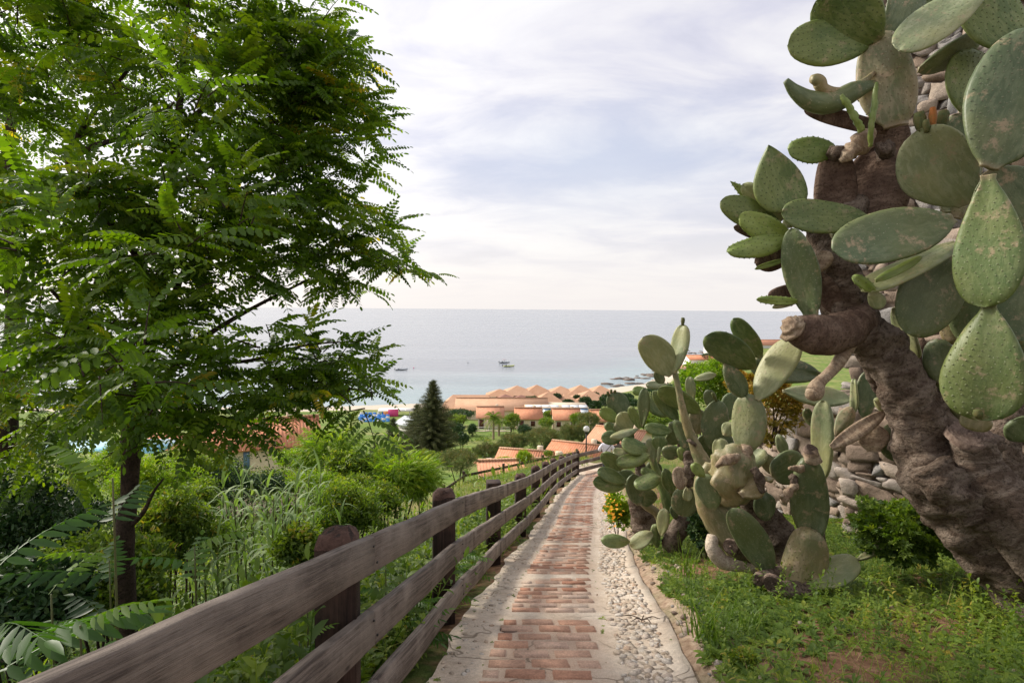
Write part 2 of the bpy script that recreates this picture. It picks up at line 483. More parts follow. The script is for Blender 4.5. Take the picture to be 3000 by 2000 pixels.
def m_bark(name, c1, c2, c3, sc=1.0, ring=18.0, bd=0.03):
    m, g = new_mat(name)
    p = attr(g, 'p').outputs['Vector']
    q = g.n('ShaderNodeNewGeometry').outputs['Position']
    n1 = g.noise(q, 5.0 * sc, 7.0, 0.65)
    cr = g.noise(g.vmul(p, (ring, 3.0, 3.0)), 1.3, 6.0, 0.7, 1.2)
    f = g.noise(q, 40.0 * sc, 5.0, 0.7)
    vo = g.n('ShaderNodeTexVoronoi', i_Vector=q, i_Scale=24.0 * sc).outputs['Distance']
    col = g.mix(g.mapr(n1, 0.35, 0.65), c1, c2)
    col = g.mix(g.mapr(cr, 0.42, 0.60, 0.0, 0.8), col, c3)
    col = g.mix(g.mapr(f, 0.35, 0.48, 0.7, 0.0), col, tuple(x * 0.3 for x in c1))
    h = g.math('ADD', g.math('MULTIPLY', n1, 1.2), g.math('ADD', g.math('MULTIPLY', cr, 1.0), g.math('ADD', g.math('MULTIPLY', f, 0.6), g.math('MULTIPLY', vo, 0.35))))
    return finish(m, g, P_(g, col, 0.9, 0.15, h, 0.9, bd))

BARK = m_bark('cactus bark', (0.062, 0.041, 0.029), (0.130, 0.092, 0.067), (0.24, 0.19, 0.15), 1.0, 7.0)
BARKD = m_bark('tree bark', (0.035, 0.024, 0.018), (0.10, 0.068, 0.05), (0.055, 0.04, 0.03), 1.5, 3.0)
BARKL = m_bark('dry pale cactus skin', (0.34, 0.25, 0.17), (0.46, 0.37, 0.27), (0.22, 0.15, 0.10), 1.3, 14.0, 0.012)
WOODY = m_bark('woody old pad', (0.105, 0.065, 0.045), (0.20, 0.14, 0.105), (0.075, 0.046, 0.034), 1.4, 10.0, 0.015)
CUT = m_plain('cut stump face', (0.30, 0.22, 0.17), (0.10, 0.065, 0.05), 30, 0.9, 0.9, 0.01)

def m_pad(name, c1, c2, c3, spot, scar=0.35):
    m, g = new_mat(name)
    p = attr(g, 'p').outputs['Vector']
    v = attr(g, 'v').outputs['Fac']
    isr = g.n('ShaderNodeObjectInfo').outputs['Random']
    pos = g.n('ShaderNodeNewGeometry').outputs['Position']
    n1 = g.noise(pos, 4.5, 6.0, 0.6)
    n2 = g.noise(pos, 22.0, 5.0, 0.65)
    veins = g.noise(g.vmul(p, (9.0, 26.0, 26.0)), 1.0, 4.0, 0.6, 0.5)
    col = g.mix(g.mapr(n1, 0.33, 0.67), c1, c2)
    col = g.mix(g.mapr(veins, 0.46, 0.62, 0.0, 0.6), col, c3)
    big = g.noise(pos, 2.2, 3.0, 0.5)
    col = g.mix(g.mapr(big, 0.40, 0.62, 0.0, 0.45), col, tuple(q * f for q, f in zip(c2, (1.5, 1.15, 0.8))))
    sc = g.math('MULTIPLY', g.mapr(g.noise(pos, 7.0, 4.0, 0.7), 0.56, 0.64), g.mapr(n2, 0.42, 0.55))
    col = g.mix(g.math('MULTIPLY', sc, scar * 2), col, (0.33, 0.25, 0.15))
    # corky skin toward the base of the pad
    s = g.n('ShaderNodeSeparateXYZ', i_0=p).outputs[0]
    col = g.mix(g.mapr(g.math('ADD', s, g.math('MULTIPLY', n2, 0.05)), 0.02, 0.075, scar * 1.8, 0.0), col, (0.25, 0.19, 0.11))
    dots = g.n('ShaderNodeTexVoronoi', i_Vector=pos, i_Scale=34.0, i_Randomness=1.0).outputs['Distance']
    col = g.mix(g.math('MULTIPLY', g.mapr(dots, 0.07, 0.15, scar * 1.6, 0.0), g.mapr(n1, 0.42, 0.6)), col, (0.42, 0.42, 0.30))
    col = g.mix(v, col, spot)
    hv = g.math('ADD', 0.86, g.math('MULTIPLY', isr, 0.28))
    col = g.mix(1.0, col, g.n('ShaderNodeCombineXYZ', i_0=hv, i_1=hv, i_2=hv).outputs[0], 'MULTIPLY')
    h = g.math('ADD', g.math('MULTIPLY', n2, 0.6), g.math('MULTIPLY', veins, 0.9))
    return finish(m, g, P_(g, col, 0.48, 0.42, h, 0.35, 0.012))

PAD = dict(
    g=m_pad('cactus pad green', (0.058, 0.100, 0.026), (0.105, 0.150, 0.040), (0.19, 0.225, 0.09), (0.035, 0.048, 0.018), 0.22),
    y=m_pad('young cactus pad', (0.085, 0.145, 0.025), (0.14, 0.20, 0.04), (0.22, 0.28, 0.09), (0.035, 0.05, 0.015), 0.10),
    l=m_pad('pale dusty cactus pad', (0.15, 0.185, 0.085), (0.215, 0.245, 0.12), (0.32, 0.335, 0.20), (0.20, 0.20, 0.11), 0.32),
    d=m_pad('grey green cactus pad', (0.056, 0.086, 0.034), (0.095, 0.130, 0.055), (0.16, 0.190, 0.100), (0.17, 0.17, 0.10), 0.42),
    m=m_pad('scarred cactus pad', (0.13, 0.155, 0.065), (0.20, 0.17, 0.09), (0.33, 0.28, 0.17), (0.16, 0.12, 0.07), 0.75),
    o=m_pad('olive cactus pad', (0.062, 0.104, 0.028), (0.105, 0.150, 0.045), (0.18, 0.215, 0.085), (0.17, 0.18, 0.09), 0.40),
    w=WOODY, p=BARKL)
FRUIT = m_plain('cactus bud', (0.06, 0.09, 0.025), (0.12, 0.10, 0.03), 40, 0.7, 0.6, 0.01)
FRUITO = m_plain('orange cactus bud', (0.42, 0.12, 0.025), (0.25, 0.13, 0.03), 30, 0.7, 0.6, 0.01)

def m_stone(name, cols, sc=1.0):
    m, g = new_mat(name)
    v = attr(g, 'v').outputs['Fac']
    q = g.n('ShaderNodeNewGeometry').outputs['Position']
    col = g.ramp(v, cols)
    n1 = g.noise(q, 7 * sc, 8.0, 0.7)
    n2 = g.noise(q, 60 * sc, 4.0, 0.7)
    col = g.mix(0.75, col, g.ramp(n1, [(0.3, 0.55), (0.7, 1.3)]), 'MULTIPLY')
    col = g.mix(0.6, col, g.ramp(n2, [(0.3, 0.55), (0.7, 1.3)]), 'MULTIPLY')
    return finish(m, g, P_(g, col, 0.92, 0.2, g.math('ADD', n1, g.math('MULTIPLY', n2, 0.5)), 0.8, 0.03))

STONE = m_stone('rubble stone', [(0.0, (0.20, 0.15, 0.115)), (0.35, (0.30, 0.225, 0.17)), (0.6, (0.38, 0.31, 0.25)), (0.8, (0.30, 0.29, 0.28)), (1.0, (0.45, 0.33, 0.24))])
MORTAR = m_plain('old mortar', (0.20, 0.155, 0.12), (0.12, 0.09, 0.07), 5, 0.95, 0.8, 0.04, coord='w')
BRICK = m_stone('worn paving brick', [(0.0, (0.46, 0.23, 0.15)), (0.35, (0.55, 0.33, 0.23)), (0.7, (0.60, 0.41, 0.31)), (1.0, (0.60, 0.48, 0.385))], 1.2)
COBBLE = m_stone('cobble', [(0.0, (0.46, 0.36, 0.27)), (0.4, (0.58, 0.49, 0.39)), (0.7, (0.66, 0.60, 0.53)), (1.0, (0.52, 0.37, 0.26))], 1.5)

def m_concrete():
    m, g = new_mat('weathered path concrete')
    q = g.n('ShaderNodeNewGeometry').outputs['Position']
    n1 = g.noise(q, 1.6, 8.0, 0.7)
    n2 = g.noise(q, 28.0, 6.0, 0.75)
    n3 = g.noise(q, 110.0, 3.0, 0.7)
    col = g.ramp(n1, [(0.30, (0.44, 0.34, 0.25)), (0.46, (0.58, 0.475, 0.37)), (0.6, (0.66, 0.565, 0.46)), (0.72, (0.53, 0.44, 0.34))])
    col = g.mix(0.6, col, g.ramp(n2, [(0.3, 0.55), (0.55, 1.0), (0.7, 1.15)]), 'MULTIPLY')
    col = g.mix(0.5, col, g.ramp(n3, [(0.3, 0.6), (0.7, 1.25)]), 'MULTIPLY')
    warp = g.n('ShaderNodeVectorMath', operation='ADD', i_0=q, i_1=g.vmul(g.n('ShaderNodeTexNoise', i_Vector=q, i_Scale=3.0).outputs['Color'], (0.35, 0.35, 0.35))).outputs[0]
    col = g.mix(g.math('MULTIPLY', attr(g, 'v').outputs['Fac'], g.mapr(n2, 0.3, 0.6, 0.55, 1.0)), col, g.ramp(n3, [(0.3, (0.34, 0.22, 0.155)), (0.7, (0.56, 0.42, 0.32))]))
    ck = g.n('ShaderNodeTexVoronoi', feature='DISTANCE_TO_EDGE', i_Vector=warp, i_Scale=1.1).outputs['Distance']
    ckm = g.math('MULTIPLY', g.mapr(ck, 0.004, 0.012, 1.0, 0.0), g.mapr(g.noise(q, 0.9, 2.0), 0.45, 0.55))
    col = g.mix(g.math('MULTIPLY', ckm, 0.7), col, (0.14, 0.105, 0.07))
    h = g.math('SUBTRACT', g.math('ADD', n2, g.math('MULTIPLY', n3, 0.6)), g.math('MULTIPLY', ckm, 0.8))
    return finish(m, g, P_(g, col, 0.93, 0.2, h, 0.7, 0.012))
CONC = m_concrete()

def m_soil():
    m, g = new_mat('soil and turf')
    q = g.n('ShaderNodeNewGeometry').outputs['Position']
    s = g.n('ShaderNodeSeparateXYZ', i_0=q)
    n1 = g.noise(q, 0.9, 6.0, 0.65)
    n2 = g.noise(q, 14.0, 7.0, 0.7)
    nf = g.noise(q, 0.12, 6.0, 0.65)
    soil = g.ramp(n2, [(0.3, (0.12, 0.06, 0.035)), (0.55, (0.22, 0.125, 0.075)), (0.75, (0.33, 0.215, 0.145))])
    green = g.ramp(n2, [(0.3, (0.035, 0.06, 0.012)), (0.7, (0.10, 0.13, 0.03))])
    near = g.mix(g.mapr(n1, 0.46, 0.58), soil, green)
    near = g.mix(g.math('MULTIPLY', attr(g, 'v').outputs['Fac'], g.mapr(n2, 0.3, 0.6, 0.6, 1.0)), near, g.ramp(n2, [(0.3, (0.30, 0.21, 0.14)), (0.7, (0.55, 0.43, 0.32))]))
    lawn = g.mix(g.mapr(nf, 0.42, 0.60), (0.13, 0.20, 0.035), (0.23, 0.24, 0.08))
    lawn = g.mix(g.mapr(g.noise(q, 0.5, 5.0), 0.5, 0.62, 0, 0.7), lawn, (0.07, 0.11, 0.03))
    col = g.mix(g.mapr(s.outputs[1], 24.0, 34.0), near, lawn)
    sand = g.mapr(s.outputs[2], 3.3, 2.3, 0.0, 1.0)
    col = g.mix(sand, col, (0.52, 0.45, 0.36))
    return finish(m, g, P_(g, col, 0.95, 0.15, g.math('ADD', n1, n2), 0.8, 0.05))
SOIL = m_soil()

def m_sea():
    m, g = new_mat('sea water')
    q = g.n('ShaderNodeNewGeometry').outputs['Position']
    s = g.n('ShaderNodeSeparateXYZ', i_0=q)
    # distance from the shore: shallow turquoise, then grey blue
    shore = g.math('SUBTRACT', s.outputs[1], g.math('ADD', 205.0, g.math('MULTIPLY', g.math('MAXIMUM', s.outputs[0], 0.0), 1.15)))
    wob = g.math('MULTIPLY', g.math('SUBTRACT', g.noise(q, 0.02, 4.0), 0.5), 140.0)
    sh = g.mapr(g.math('ADD', shore, wob), 0.0, 110.0, 1.0, 0.0)
    # current streaks
    st = g.noise(g.vmul(q, (0.0016, 0.016, 0.01)), 1.0, 7.0, 0.66, 0.4)
    deep = g.mix(g.mapr(st, 0.40, 0.62), (0.21, 0.235, 0.27), (0.31, 0.325, 0.345))
    col = g.mix(g.math('MULTIPLY', sh, 0.38), deep, (0.26, 0.44, 0.44))
    w1 = g.noise(g.vmul(q, (0.22, 0.55, 0.5)), 1.0, 6.0, 0.62, 0.4)
    w2 = g.noise(g.vmul(q, (0.03, 0.10, 0.1)), 1.0, 4.0, 0.55)
    h = g.math('ADD', g.math('MULTIPLY', w1, 1.0), g.math('MULTIPLY', w2, 1.6))
    rough = g.mapr(st, 0.42, 0.60, 0.16, 0.32)
    return finish(m, g, P_(g, col, rough, 0.5, h, 0.42, 1.1))
SEA = m_sea()

def m_tiles(name, c1, c2, c3):
    m, g = new_mat(name)
    p = attr(g, 'p').outputs['Vector']
    q = g.n('ShaderNodeNewGeometry').outputs['Position']
    s = g.n('ShaderNodeSeparateXYZ', i_0=p)
    wv = g.math('ABSOLUTE', g.math('SINE', g.math('MULTIPLY', s.outputs[0], 11.0)))
    row = g.math('FRACT', g.math('MULTIPLY', s.outputs[1], 2.6))
    n1 = g.noise(q, 0.5, 6.0, 0.75)
    n2 = g.noise(q, 2.5, 4.0, 0.75)
    col = g.mix(g.mapr(n1, 0.35, 0.65), c1, c2)
    col = g.mix(g.mapr(n2, 0.5, 0.7, 0, 0.6), col, c3)
    isr = g.n('ShaderNodeObjectInfo').outputs['Random']
    col = g.mix(g.mapr(g.noise(q, 9.0, 3.0, 0.7), 0.5, 0.7, 0, 0.5), col, tuple(x * .55 for x in c1))
    col = g.mix(g.math('MULTIPLY', isr, 0.28), col, (0.60, 0.42, 0.30))
    col = g.mix(g.mapr(wv, 0.0, 0.35, 0.45, 0.0), col, tuple(x * 0.45 for x in c1))
    return finish(m, g, P_(g, col, 0.85, 0.2, g.math('ADD', wv, g.math('MULTIPLY', row, 0.4)), 0.8, 0.06))
TILE = m_tiles('terracotta tiles', (0.52, 0.185, 0.095), (0.62, 0.27, 0.145), (0.68, 0.38, 0.24))
TILEP = m_tiles('sun bleached tiles', (0.52, 0.27, 0.155), (0.62, 0.36, 0.22), (0.68, 0.45, 0.31))
TILED = m_tiles('dark red roof', (0.22, 0.075, 0.06), (0.28, 0.11, 0.09), (0.32, 0.15, 0.12))
WALLC = m_plain('cream plaster', (0.74, 0.62, 0.45), (0.68, 0.55, 0.40), 1.2, 0.9, 0.1, coord='w')
WALLW = m_plain('white plaster', (0.78, 0.76, 0.72), (0.70, 0.66, 0.60), 1.2, 0.9, 0.1, coord='w')
DOORB = m_plain('brown door paint', (0.13, 0.045, 0.03), (0.09, 0.03, 0.02), 3, 0.6, 0.1)
BLUEP = m_plain('blue shutter paint', (0.16, 0.27, 0.42), (0.12, 0.2, 0.34), 3, 0.6, 0.1)
GLASSP = m_plain('white panel', (0.72, 0.76, 0.80), (0.62, 0.68, 0.74), 2, 0.25, 0.05)
BLUES = m_plain('dark blue strip', (0.05, 0.13, 0.24), (0.04, 0.1, 0.2), 2, 0.3, 0.05)
BLUEC = m_plain('blue canvas', (0.04, 0.20, 0.62), (0.10, 0.34, 0.78), 1.5, 0.7, 0.1)
PINK = m_plain('pink panel', (0.70, 0.06, 0.20), (0.62, 0.08, 0.22), 2, 0.6, 0.05)
ORNG = m_plain('orange canvas', (0.75, 0.32, 0.10), (0.65, 0.26, 0.08), 2, 0.7, 0.05)
GREYB = m_plain('grey sheet', (0.48, 0.52, 0.54), (0.38, 0.42, 0.44), 1, 0.5, 0.1)
DARKM = m_plain('dark painted metal', (0.02, 0.018, 0.016), (0.035, 0.03, 0.028), 5, 0.5, 0.1)
WHITEM = m_plain('white painted hull', (0.75, 0.76, 0.76), (0.66, 0.67, 0.68), 2, 0.35, 0.05)
GREYT = m_plain('grey rubber tube', (0.34, 0.37, 0.40), (0.26, 0.29, 0.32), 2, 0.5, 0.05)
YELLT = m_plain('yellow green rubber tube', (0.50, 0.55, 0.18), (0.42, 0.46, 0.14), 2, 0.5, 0.05)
SHIRT = m_plain('white shirt cloth', (0.80, 0.80, 0.84), (0.72, 0.72, 0.79), 6, 0.9, 0.4, 0.02)
TROUS = m_plain('dark trousers cloth', (0.05, 0.055, 0.075), (0.04, 0.042, 0.055), 6, 0.9, 0.4, 0.02)
SKIN = m_plain('skin', (0.55, 0.33, 0.24), (0.5, 0.29, 0.2), 6, 0.6, 0.1)
HAIR = m_plain('dark hair', (0.05, 0.03, 0.02), (0.03, 0.02, 0.015), 30, 0.7, 0.5)
ROCK = m_plain('sea rock', (0.13, 0.10, 0.085), (0.22, 0.18, 0.15), 0.5, 0.95, 0.9, 0.3, coord='w')
def m_glass():
    m, g = new_mat('lamp globe glass')
    a = P_(g, (0.75, 0.74, 0.72), 0.15, 0.6)
    b = g.n('ShaderNodeBsdfTransparent').outputs[0]
    return finish(m, g, g.n('ShaderNodeMixShader', i_0=0.35, i_1=a, i_2=b).outputs[0])
GLOBE = m_glass()
def m_water(name, c):
    m, g = new_mat(name)
    q = g.n('ShaderNodeNewGeometry').outputs['Position']
    return finish(m, g, P_(g, c, 0.08, 0.5, g.noise(q, 3.0, 3.0), 0.1, 0.1))
POOLW = m_water('pool water', (0.25, 0.55, 0.68))
# ------------------------------------------------------------------ terrain
# fence line (top edge of top rail) in camera space: depth, X, Y(down)
FL = [(-6.0, -1.55, -0.75), (-2.0, -1.19, 0.04), (1.06, -0.87, 0.63), (2.46, -0.717, 0.90), (4.7, -0.47, 1.305), (7.6, -0.14, 1.93), (10.2, 0.27, 2.44),
      (12.4, 0.60, 2.83), (15.2, 1.0, 3.31), (18.0, 1.42, 3.78), (20.8, 1.93, 4.25), (23.6, 2.47, 4.72), (27.0, 3.13, 5.30)]
FT = np.array([ca(X, Y, Z) for Z, X, Y in FL])          # world, fence top
RAILH = 1.08
_fx = lambda y: np.interp(y, FT[:, 1], FT[:, 0])
_prof_y = np.concatenate([FT[:, 1], [30.5, 35, 50, 75, 100, 125, 150, 175, 196, 400, 2000]])
_prof_z = np.concatenate([FT[:, 2] - RAILH, [FT[-1, 2] - RAILH - 0.1, 23.3, 18.8, 14.6, 9.9, 7.2, 5.0, 4.0, 3.7, 6.0, 30.0]])
def shore_y(x):
    return np.interp(x, [-600, -200, -60, 0, 61, 132, 277, 900], [240, 182, 192, 208, 258, 405, 600, 1150])
def terrain(x, y, rough=True):
    x, y = np.asarray(x, float), np.asarray(y, float)
    z = np.interp(y, _prof_y, _prof_z)
    u = x - _fx(np.clip(y, -8, 27.5))
    nearf = np.clip((62 - y) / 40, 0, 1)
    near2 = np.clip((40 - y) / 10, 0, 1)
    ul = np.clip(-u - 0.12, 0, None)
    drop = 0.36 * np.minimum(ul, 9) + 0.28 * np.clip(ul - 9, 0, 22)
    z = z - nearf * drop
    ur = np.clip(u - 1.80, 0, None)
    rise = 0.09 * np.clip(ur / 0.12, 0, 1) + 0.03 * np.minimum(ur, 2.2) + 0.12 * np.clip(ur - 2.2, 0, 12)
    z = z + near2 * rise
    edge = shore_y(x) - y
    z = np.minimum(z, 0.085 * edge + 0.2 + 0.8 * np.clip(edge - 30, 0, None))
    z = np.maximum(z, -4.0)
    if rough:
        n = np.sin(x * 1.9 + 1.3 * np.sin(y * 1.1)) * np.sin(y * 2.3 + np.sin(x * 1.7)) * 0.04 + np.sin(x * 5.1 + y * 3.3) * np.sin(y * 6.1 - x * 2.0) * 0.018
        n2 = np.sin(x * 0.13 + 2) * np.sin(y * 0.11 + 1) * 0.5
        off = np.clip(np.maximum(-u - 0.2, u - 1.95) / 0.4, 0, 1)
        z = z + n * off + n2 * np.clip((y - 45) / 40, 0, 1) * np.clip(z / 4, 0, 1)
        # keep the soil sheet just under the paved path
        z = z - 0.03 * (1 - off) * np.clip((31.5 - y), 0, 1)
    return z

def grid_axis(segs):
    out = [segs[0][0]]
    for a, b, n in segs:
        out += list(np.linspace(a, b, n + 1)[1:])
    return np.array(out)
gx = grid_axis([(-500, -60, 44), (-60, -12, 48), (-12, 8, 130), (8, 30, 44), (30, 120, 45), (120, 900, 78)])
gy = grid_axis([(-12, 0, 50), (0, 14, 110), (14, 34, 90), (34, 120, 86), (120, 260, 70), (260, 1200, 94)])
XX, YY = np.meshgrid(gx, gy)
ZZ = terrain(XX, YY)
V = np.stack([XX, YY, ZZ], -1).reshape(-1, 3)
idx = np.arange(len(V)).reshape(XX.shape)
F = np.stack([idx[:-1, :-1], idx[:-1, 1:], idx[1:, 1:], idx[1:, :-1]], -1).reshape(-1, 4)
Ug = XX - _fx(np.clip(YY, -8, 27.5))
tag(MB().add(V, F, (np.exp(-((Ug - 1.98) / 0.22) ** 2) * (YY < 28)).ravel()).build('ground', SOIL, smooth=True), kind='structure')

mb = MB()
xs = np.concatenate([[-30000, -8000, -2500], np.linspace(-1200, 1600, 15), [4000, 12000, 30000]])
ys = np.concatenate([[120], np.linspace(200, 2000, 12), [4000, 9000, 40000]])
X2, Y2 = np.meshgrid(xs, ys)
i2 = np.arange(X2.size).reshape(X2.shape)
mb.add(np.stack([X2, Y2, 0 * X2], -1).reshape(-1, 3), np.stack([i2[:-1, :-1], i2[:-1, 1:], i2[1:, 1:], i2[1:, :-1]], -1).reshape(-1, 4))
tag(mb.build('sea', SEA), kind='structure')

def ground_z(x, y):
    return terrain(x, y)
def hit(px, py, z0=2.0, z1=300.0):
    """where the sight line through a photo pixel meets the ground"""
    Z = np.geomspace(z0, z1, 600)
    d = RN @ np.array([(px - 1500.0) / FOC, -(py - 1000.0) / FOC, -1.0])
    P = CAM + Z[:, None] * d
    below = P[:, 2] < terrain(P[:, 0], P[:, 1])
    k = int(np.argmax(below)) if below.any() else -1
    return P[k], Z[k]

# ------------------------------------------------------------------ path
def path_z(y):
    return np.interp(y, _prof_y, _prof_z)
def pp(u, y, h=0.0):
    """point on the path: u metres right of the fence line"""
    return np.stack([_fx(np.minimum(y, 27.5)) + u, y + 0 * u, path_z(y) + h + 0 * u], -1)
BANDS = [1.6, 3.25, 4.95, 6.75, 9.3, 11.3, 13.3, 15.2, 17.1, 19.0, 21.0, 23.0, 25.0]
mb = MB()
yy = np.linspace(-4, 27.6, 420)
def wob(y, s, a):
    return a * (np.sin(y * 2.1 + s) + 0.6 * np.sin(y * 5.3 + 2 * s) + 0.4 * np.sin(y * 11.0 + s))
us = np.array([0.02, 0.20, 0.36, 0.58, 0.80, 1.00, 1.21, 1.31, 1.50, 1.70, 1.80, 1.86])
cols = []
for j, u in enumerate(us):
    uu = u + wob(yy, j, 0.012 if j not in (0, 11) else 0.03)
    h = 0.0 + 0.003 * np.sin(yy * 4.3 + j * 2.0) + 0.0012 * np.sin(yy * 17 + j * 1.7)
    if j == 10: h = h + 0.02
    if j == 11: h = h - 0.12
    cols.append(pp(uu, yy, 0.0) + np.stack([0 * yy, 0 * yy, h], -1))
C = np.stack(cols, 1)
i3 = np.arange(C.shape[0] * C.shape[1]).reshape(C.shape[:2])
inst = np.zeros(C.shape[:2])
onb = np.min(np.abs(yy[:, None] - np.array(BANDS)[None]), axis=1) > 0.12
inst[:, 2:7] = onb[:, None] * np.array([0.0, 1, 1, 1, 0.3])[None]
mb.add(C.reshape(-1, 3), np.stack([i3[:-1, :-1], i3[:-1, 1:], i3[1:, 1:], i3[1:, :-1]], -1).reshape(-1, 4), inst.ravel())
# landing where the path turns right
lz = path_z(27.6)
L = []
nx, ny = 14, 8
for j in range(ny):
    for i in range(nx):
        L.append([_fx(27.5) + 0.02 + i * 0.62, 27.55 + j * 0.36, lz - 0.015 * j + 0.004 * math.sin(i * 3 + j)])
ii = np.arange(nx * ny).reshape(ny, nx)
mb.add(L, np.stack([ii[:-1, :-1], ii[:-1, 1:], ii[1:, 1:], ii[1:, :-1]], -1).reshape(-1, 4))
tag(mb.build('path', CONC, smooth=True), kind='structure')

# bricks in runs between the concrete bands
mb = MB()
def worn_brick(mb, u, y, w, l, h, v):
    n = 5
    P = []
    ea, eb = rnd.uniform(-.06, .06), rnd.uniform(-.04, .04)
    base = pp(np.array([u]), np.array([y]))[0]
    pyl, pyh = path_z(y - l / 2), path_z(y + l / 2)
    sl = (pyh - pyl) / l
    for a in (-1, -0.93, 0, 0.93, 1):
        for b in (-1, -0.86, 0, 0.86, 1):
            e = max(abs(a), abs(b))
            zz = h if e < 0.95 else -0.012
            if e >= 0.95: pass
            dx = a * w / 2 * (1 + rnd.uniform(-.06, .02)) + ea * b * l / 2
            dy = b * l / 2 * (1 + rnd.uniform(-.16, .04)) + eb * a * w / 2
            P.append(base + [dx, dy, dy * sl + zz + rnd.uniform(-.0015, .0015)])
    k = np.arange(25).reshape(5, 5)
    mb.add(P, np.stack([k[:-1, :-1], k[1:, :-1], k[1:, 1:], k[:-1, 1:]], -1).reshape(-1, 4), v)
for bi in range(-1, len(BANDS)):
    y0 = (BANDS[bi] if bi >= 0 else -0.6) + 0.12
    y1 = BANDS[bi + 1] - 0.11 if bi + 1 < len(BANDS) else 27.0
    pitch = 0.172
    k = max(1, int((y1 - y0) / pitch))
    pitch = (y1 - y0) / k
    for r in range(k):
        y = y0 + (r + 0.5) * pitch
        off = 0.0 if r % 2 == 0 else 0.5
        u0, u1 = 0.39, 1.185
        x = u0 - off * 0.31 + 0.0
        while x < u1 - 0.04:
            a, b = max(x, u0), min(x + 0.28, u1)
            if b - a > 0.07 and not (bi == 2 and r == k - 1 and a < 0.5):
                worn_brick(mb, (a + b) / 2 + rnd.uniform(-.008, .008) + wob(y, 3, .008), y + rnd.uniform(-.008, .008), b - a - rnd.uniform(0, .012), pitch - rnd.uniform(0.028, 0.045), rnd.uniform(0.005, 0.014), rnd.uniform(0, 1) ** 0.9)
            x += 0.31
mb.build('path_bricks', BRICK, smooth=False)['kind'] = 'structure'

# cobbles: rounded stones bedded in the right strip and loose in the left margin
def lump(mb, c, r, flat, v, seed, sub=1):
    key = (sub,)
    if key not in lump.c:
        import bmesh
        bm = bmesh.new(); bmesh.ops.create_icosphere(bm, subdivisions=sub, radius=1)
        lump.c[key] = (np.array([q.co[:] for q in bm.verts]), np.array([[q.index for q in f.verts] for f in bm.faces])); bm.free()
    V, F = lump.c[key]
    r1 = random.Random(seed)
    a = np.array([r1.uniform(-1, 1) for _ in range(9)])
    D = V * (1 + 0.16 * np.sin(V @ a[:3] * 3 + a[6])[:, None] + 0.12 * np.sin(V @ a[3:6] * 5 + a[7])[:, None])
    th = r1.uniform(0, 3.14)
    M = np.array([[math.cos(th), -math.sin(th), 0], [math.sin(th), math.cos(th), 0], [0, 0, 1]])
    s = np.array([r * r1.uniform(0.95, 1.35), r * r1.uniform(0.75, 1.0), r * flat])
    mb.add((D * s) @ M.T + c, F, v)
lump.c = {}
mb = MB()
for i in range(8000):
    y = rnd.uniform(0, 1) ** 0.75 * 26 + 1.0
    if rnd.random() < 0.83:
        u = rnd.uniform(1.33, 1.69) + wob(y, 8, .012)
        r = rnd.uniform(0.016, 0.042)
    else:
        u = rnd.uniform(0.05, 0.33)
        r = rnd.uniform(0.008, 0.024)
    if min(abs(y - b) for b in BANDS) < 0.09 and rnd.random() < .85: continue
    p = pp(np.array([u]), np.array([y]), 0.002)[0]
    lump(mb, p, r, 0.30, rnd.random(), i)
mb.build('path_cobbles', COBBLE, smooth=True)['kind'] = 'structure'
# round drain lid set in the concrete near the left edge
dp = pp(np.array([0.47]), np.array([4.55]), 0.006)[0]
mb = MB()
th = np.linspace(0, 6.283, 24, endpoint=False)
sl = (path_z(4.7) - path_z(4.4)) / 0.3
Vd = np.array([[dp[0] + 0.085 * math.cos(a), dp[1] + 0.075 * math.sin(a), dp[2] + 0.075 * math.sin(a) * sl] for a in th])
mb.add(np.vstack([Vd, Vd + [0, 0, -0.02]]), [np.arange(24)[None, :], np.array([[i, i + 24, (i + 1) % 24 + 24, (i + 1) % 24] for i in range(24)])])
tag(mb.build('drain_lid', m_plain('rusty lid', (0.24, 0.16, 0.12), (0.16, 0.10, 0.08), 20), link=True), 'small round brown lid set in the path beside the brick strip', 'lid')

# ------------------------------------------------------------------ fences
def board(mb, a, b, h, t, n, v, inset=0.0):
    """plank from a to b (points on its top edge, near face), height h, thickness t, n = horizontal direction away from the path"""
    a, b = np.asarray(a, float), np.asarray(b, float)
    L = np.linalg.norm(b - a)
    m = max(2, int(L / 0.3))
    bev = 0.006
    prof = [(0, -h + bev), (0, -bev), (bev, 0), (t - bev, 0), (t, -bev), (t, -h + bev), (t - bev, -h), (bev, -h)]
    Vs, Ps = [], []
    for i in range(m + 1):
        q = i / m
        c = a * (1 - q) + b * q
        wv = 0.004 * math.sin(q * 7 + v * 30)
        for (d, z) in prof:
            zz = z + 0.003 * math.sin(q * L * 6 + z * 30 + v * 20)
            Vs.append(c + n * (d + wv) + np.array([0, 0, zz]))
            Ps.append([q * L, z + (d * 1.0), d + v])
    k = np.arange((m + 1) * 8).reshape(m + 1, 8)
    Fq = np.stack([k[:-1], np.roll(k[:-1], -1, 1), np.roll(k[1:], -1, 1), k[1:]], -1).reshape(-1, 4)
    mb.add(Vs, [Fq, k[0][::-1][None], k[-1][None]], v, Ps)

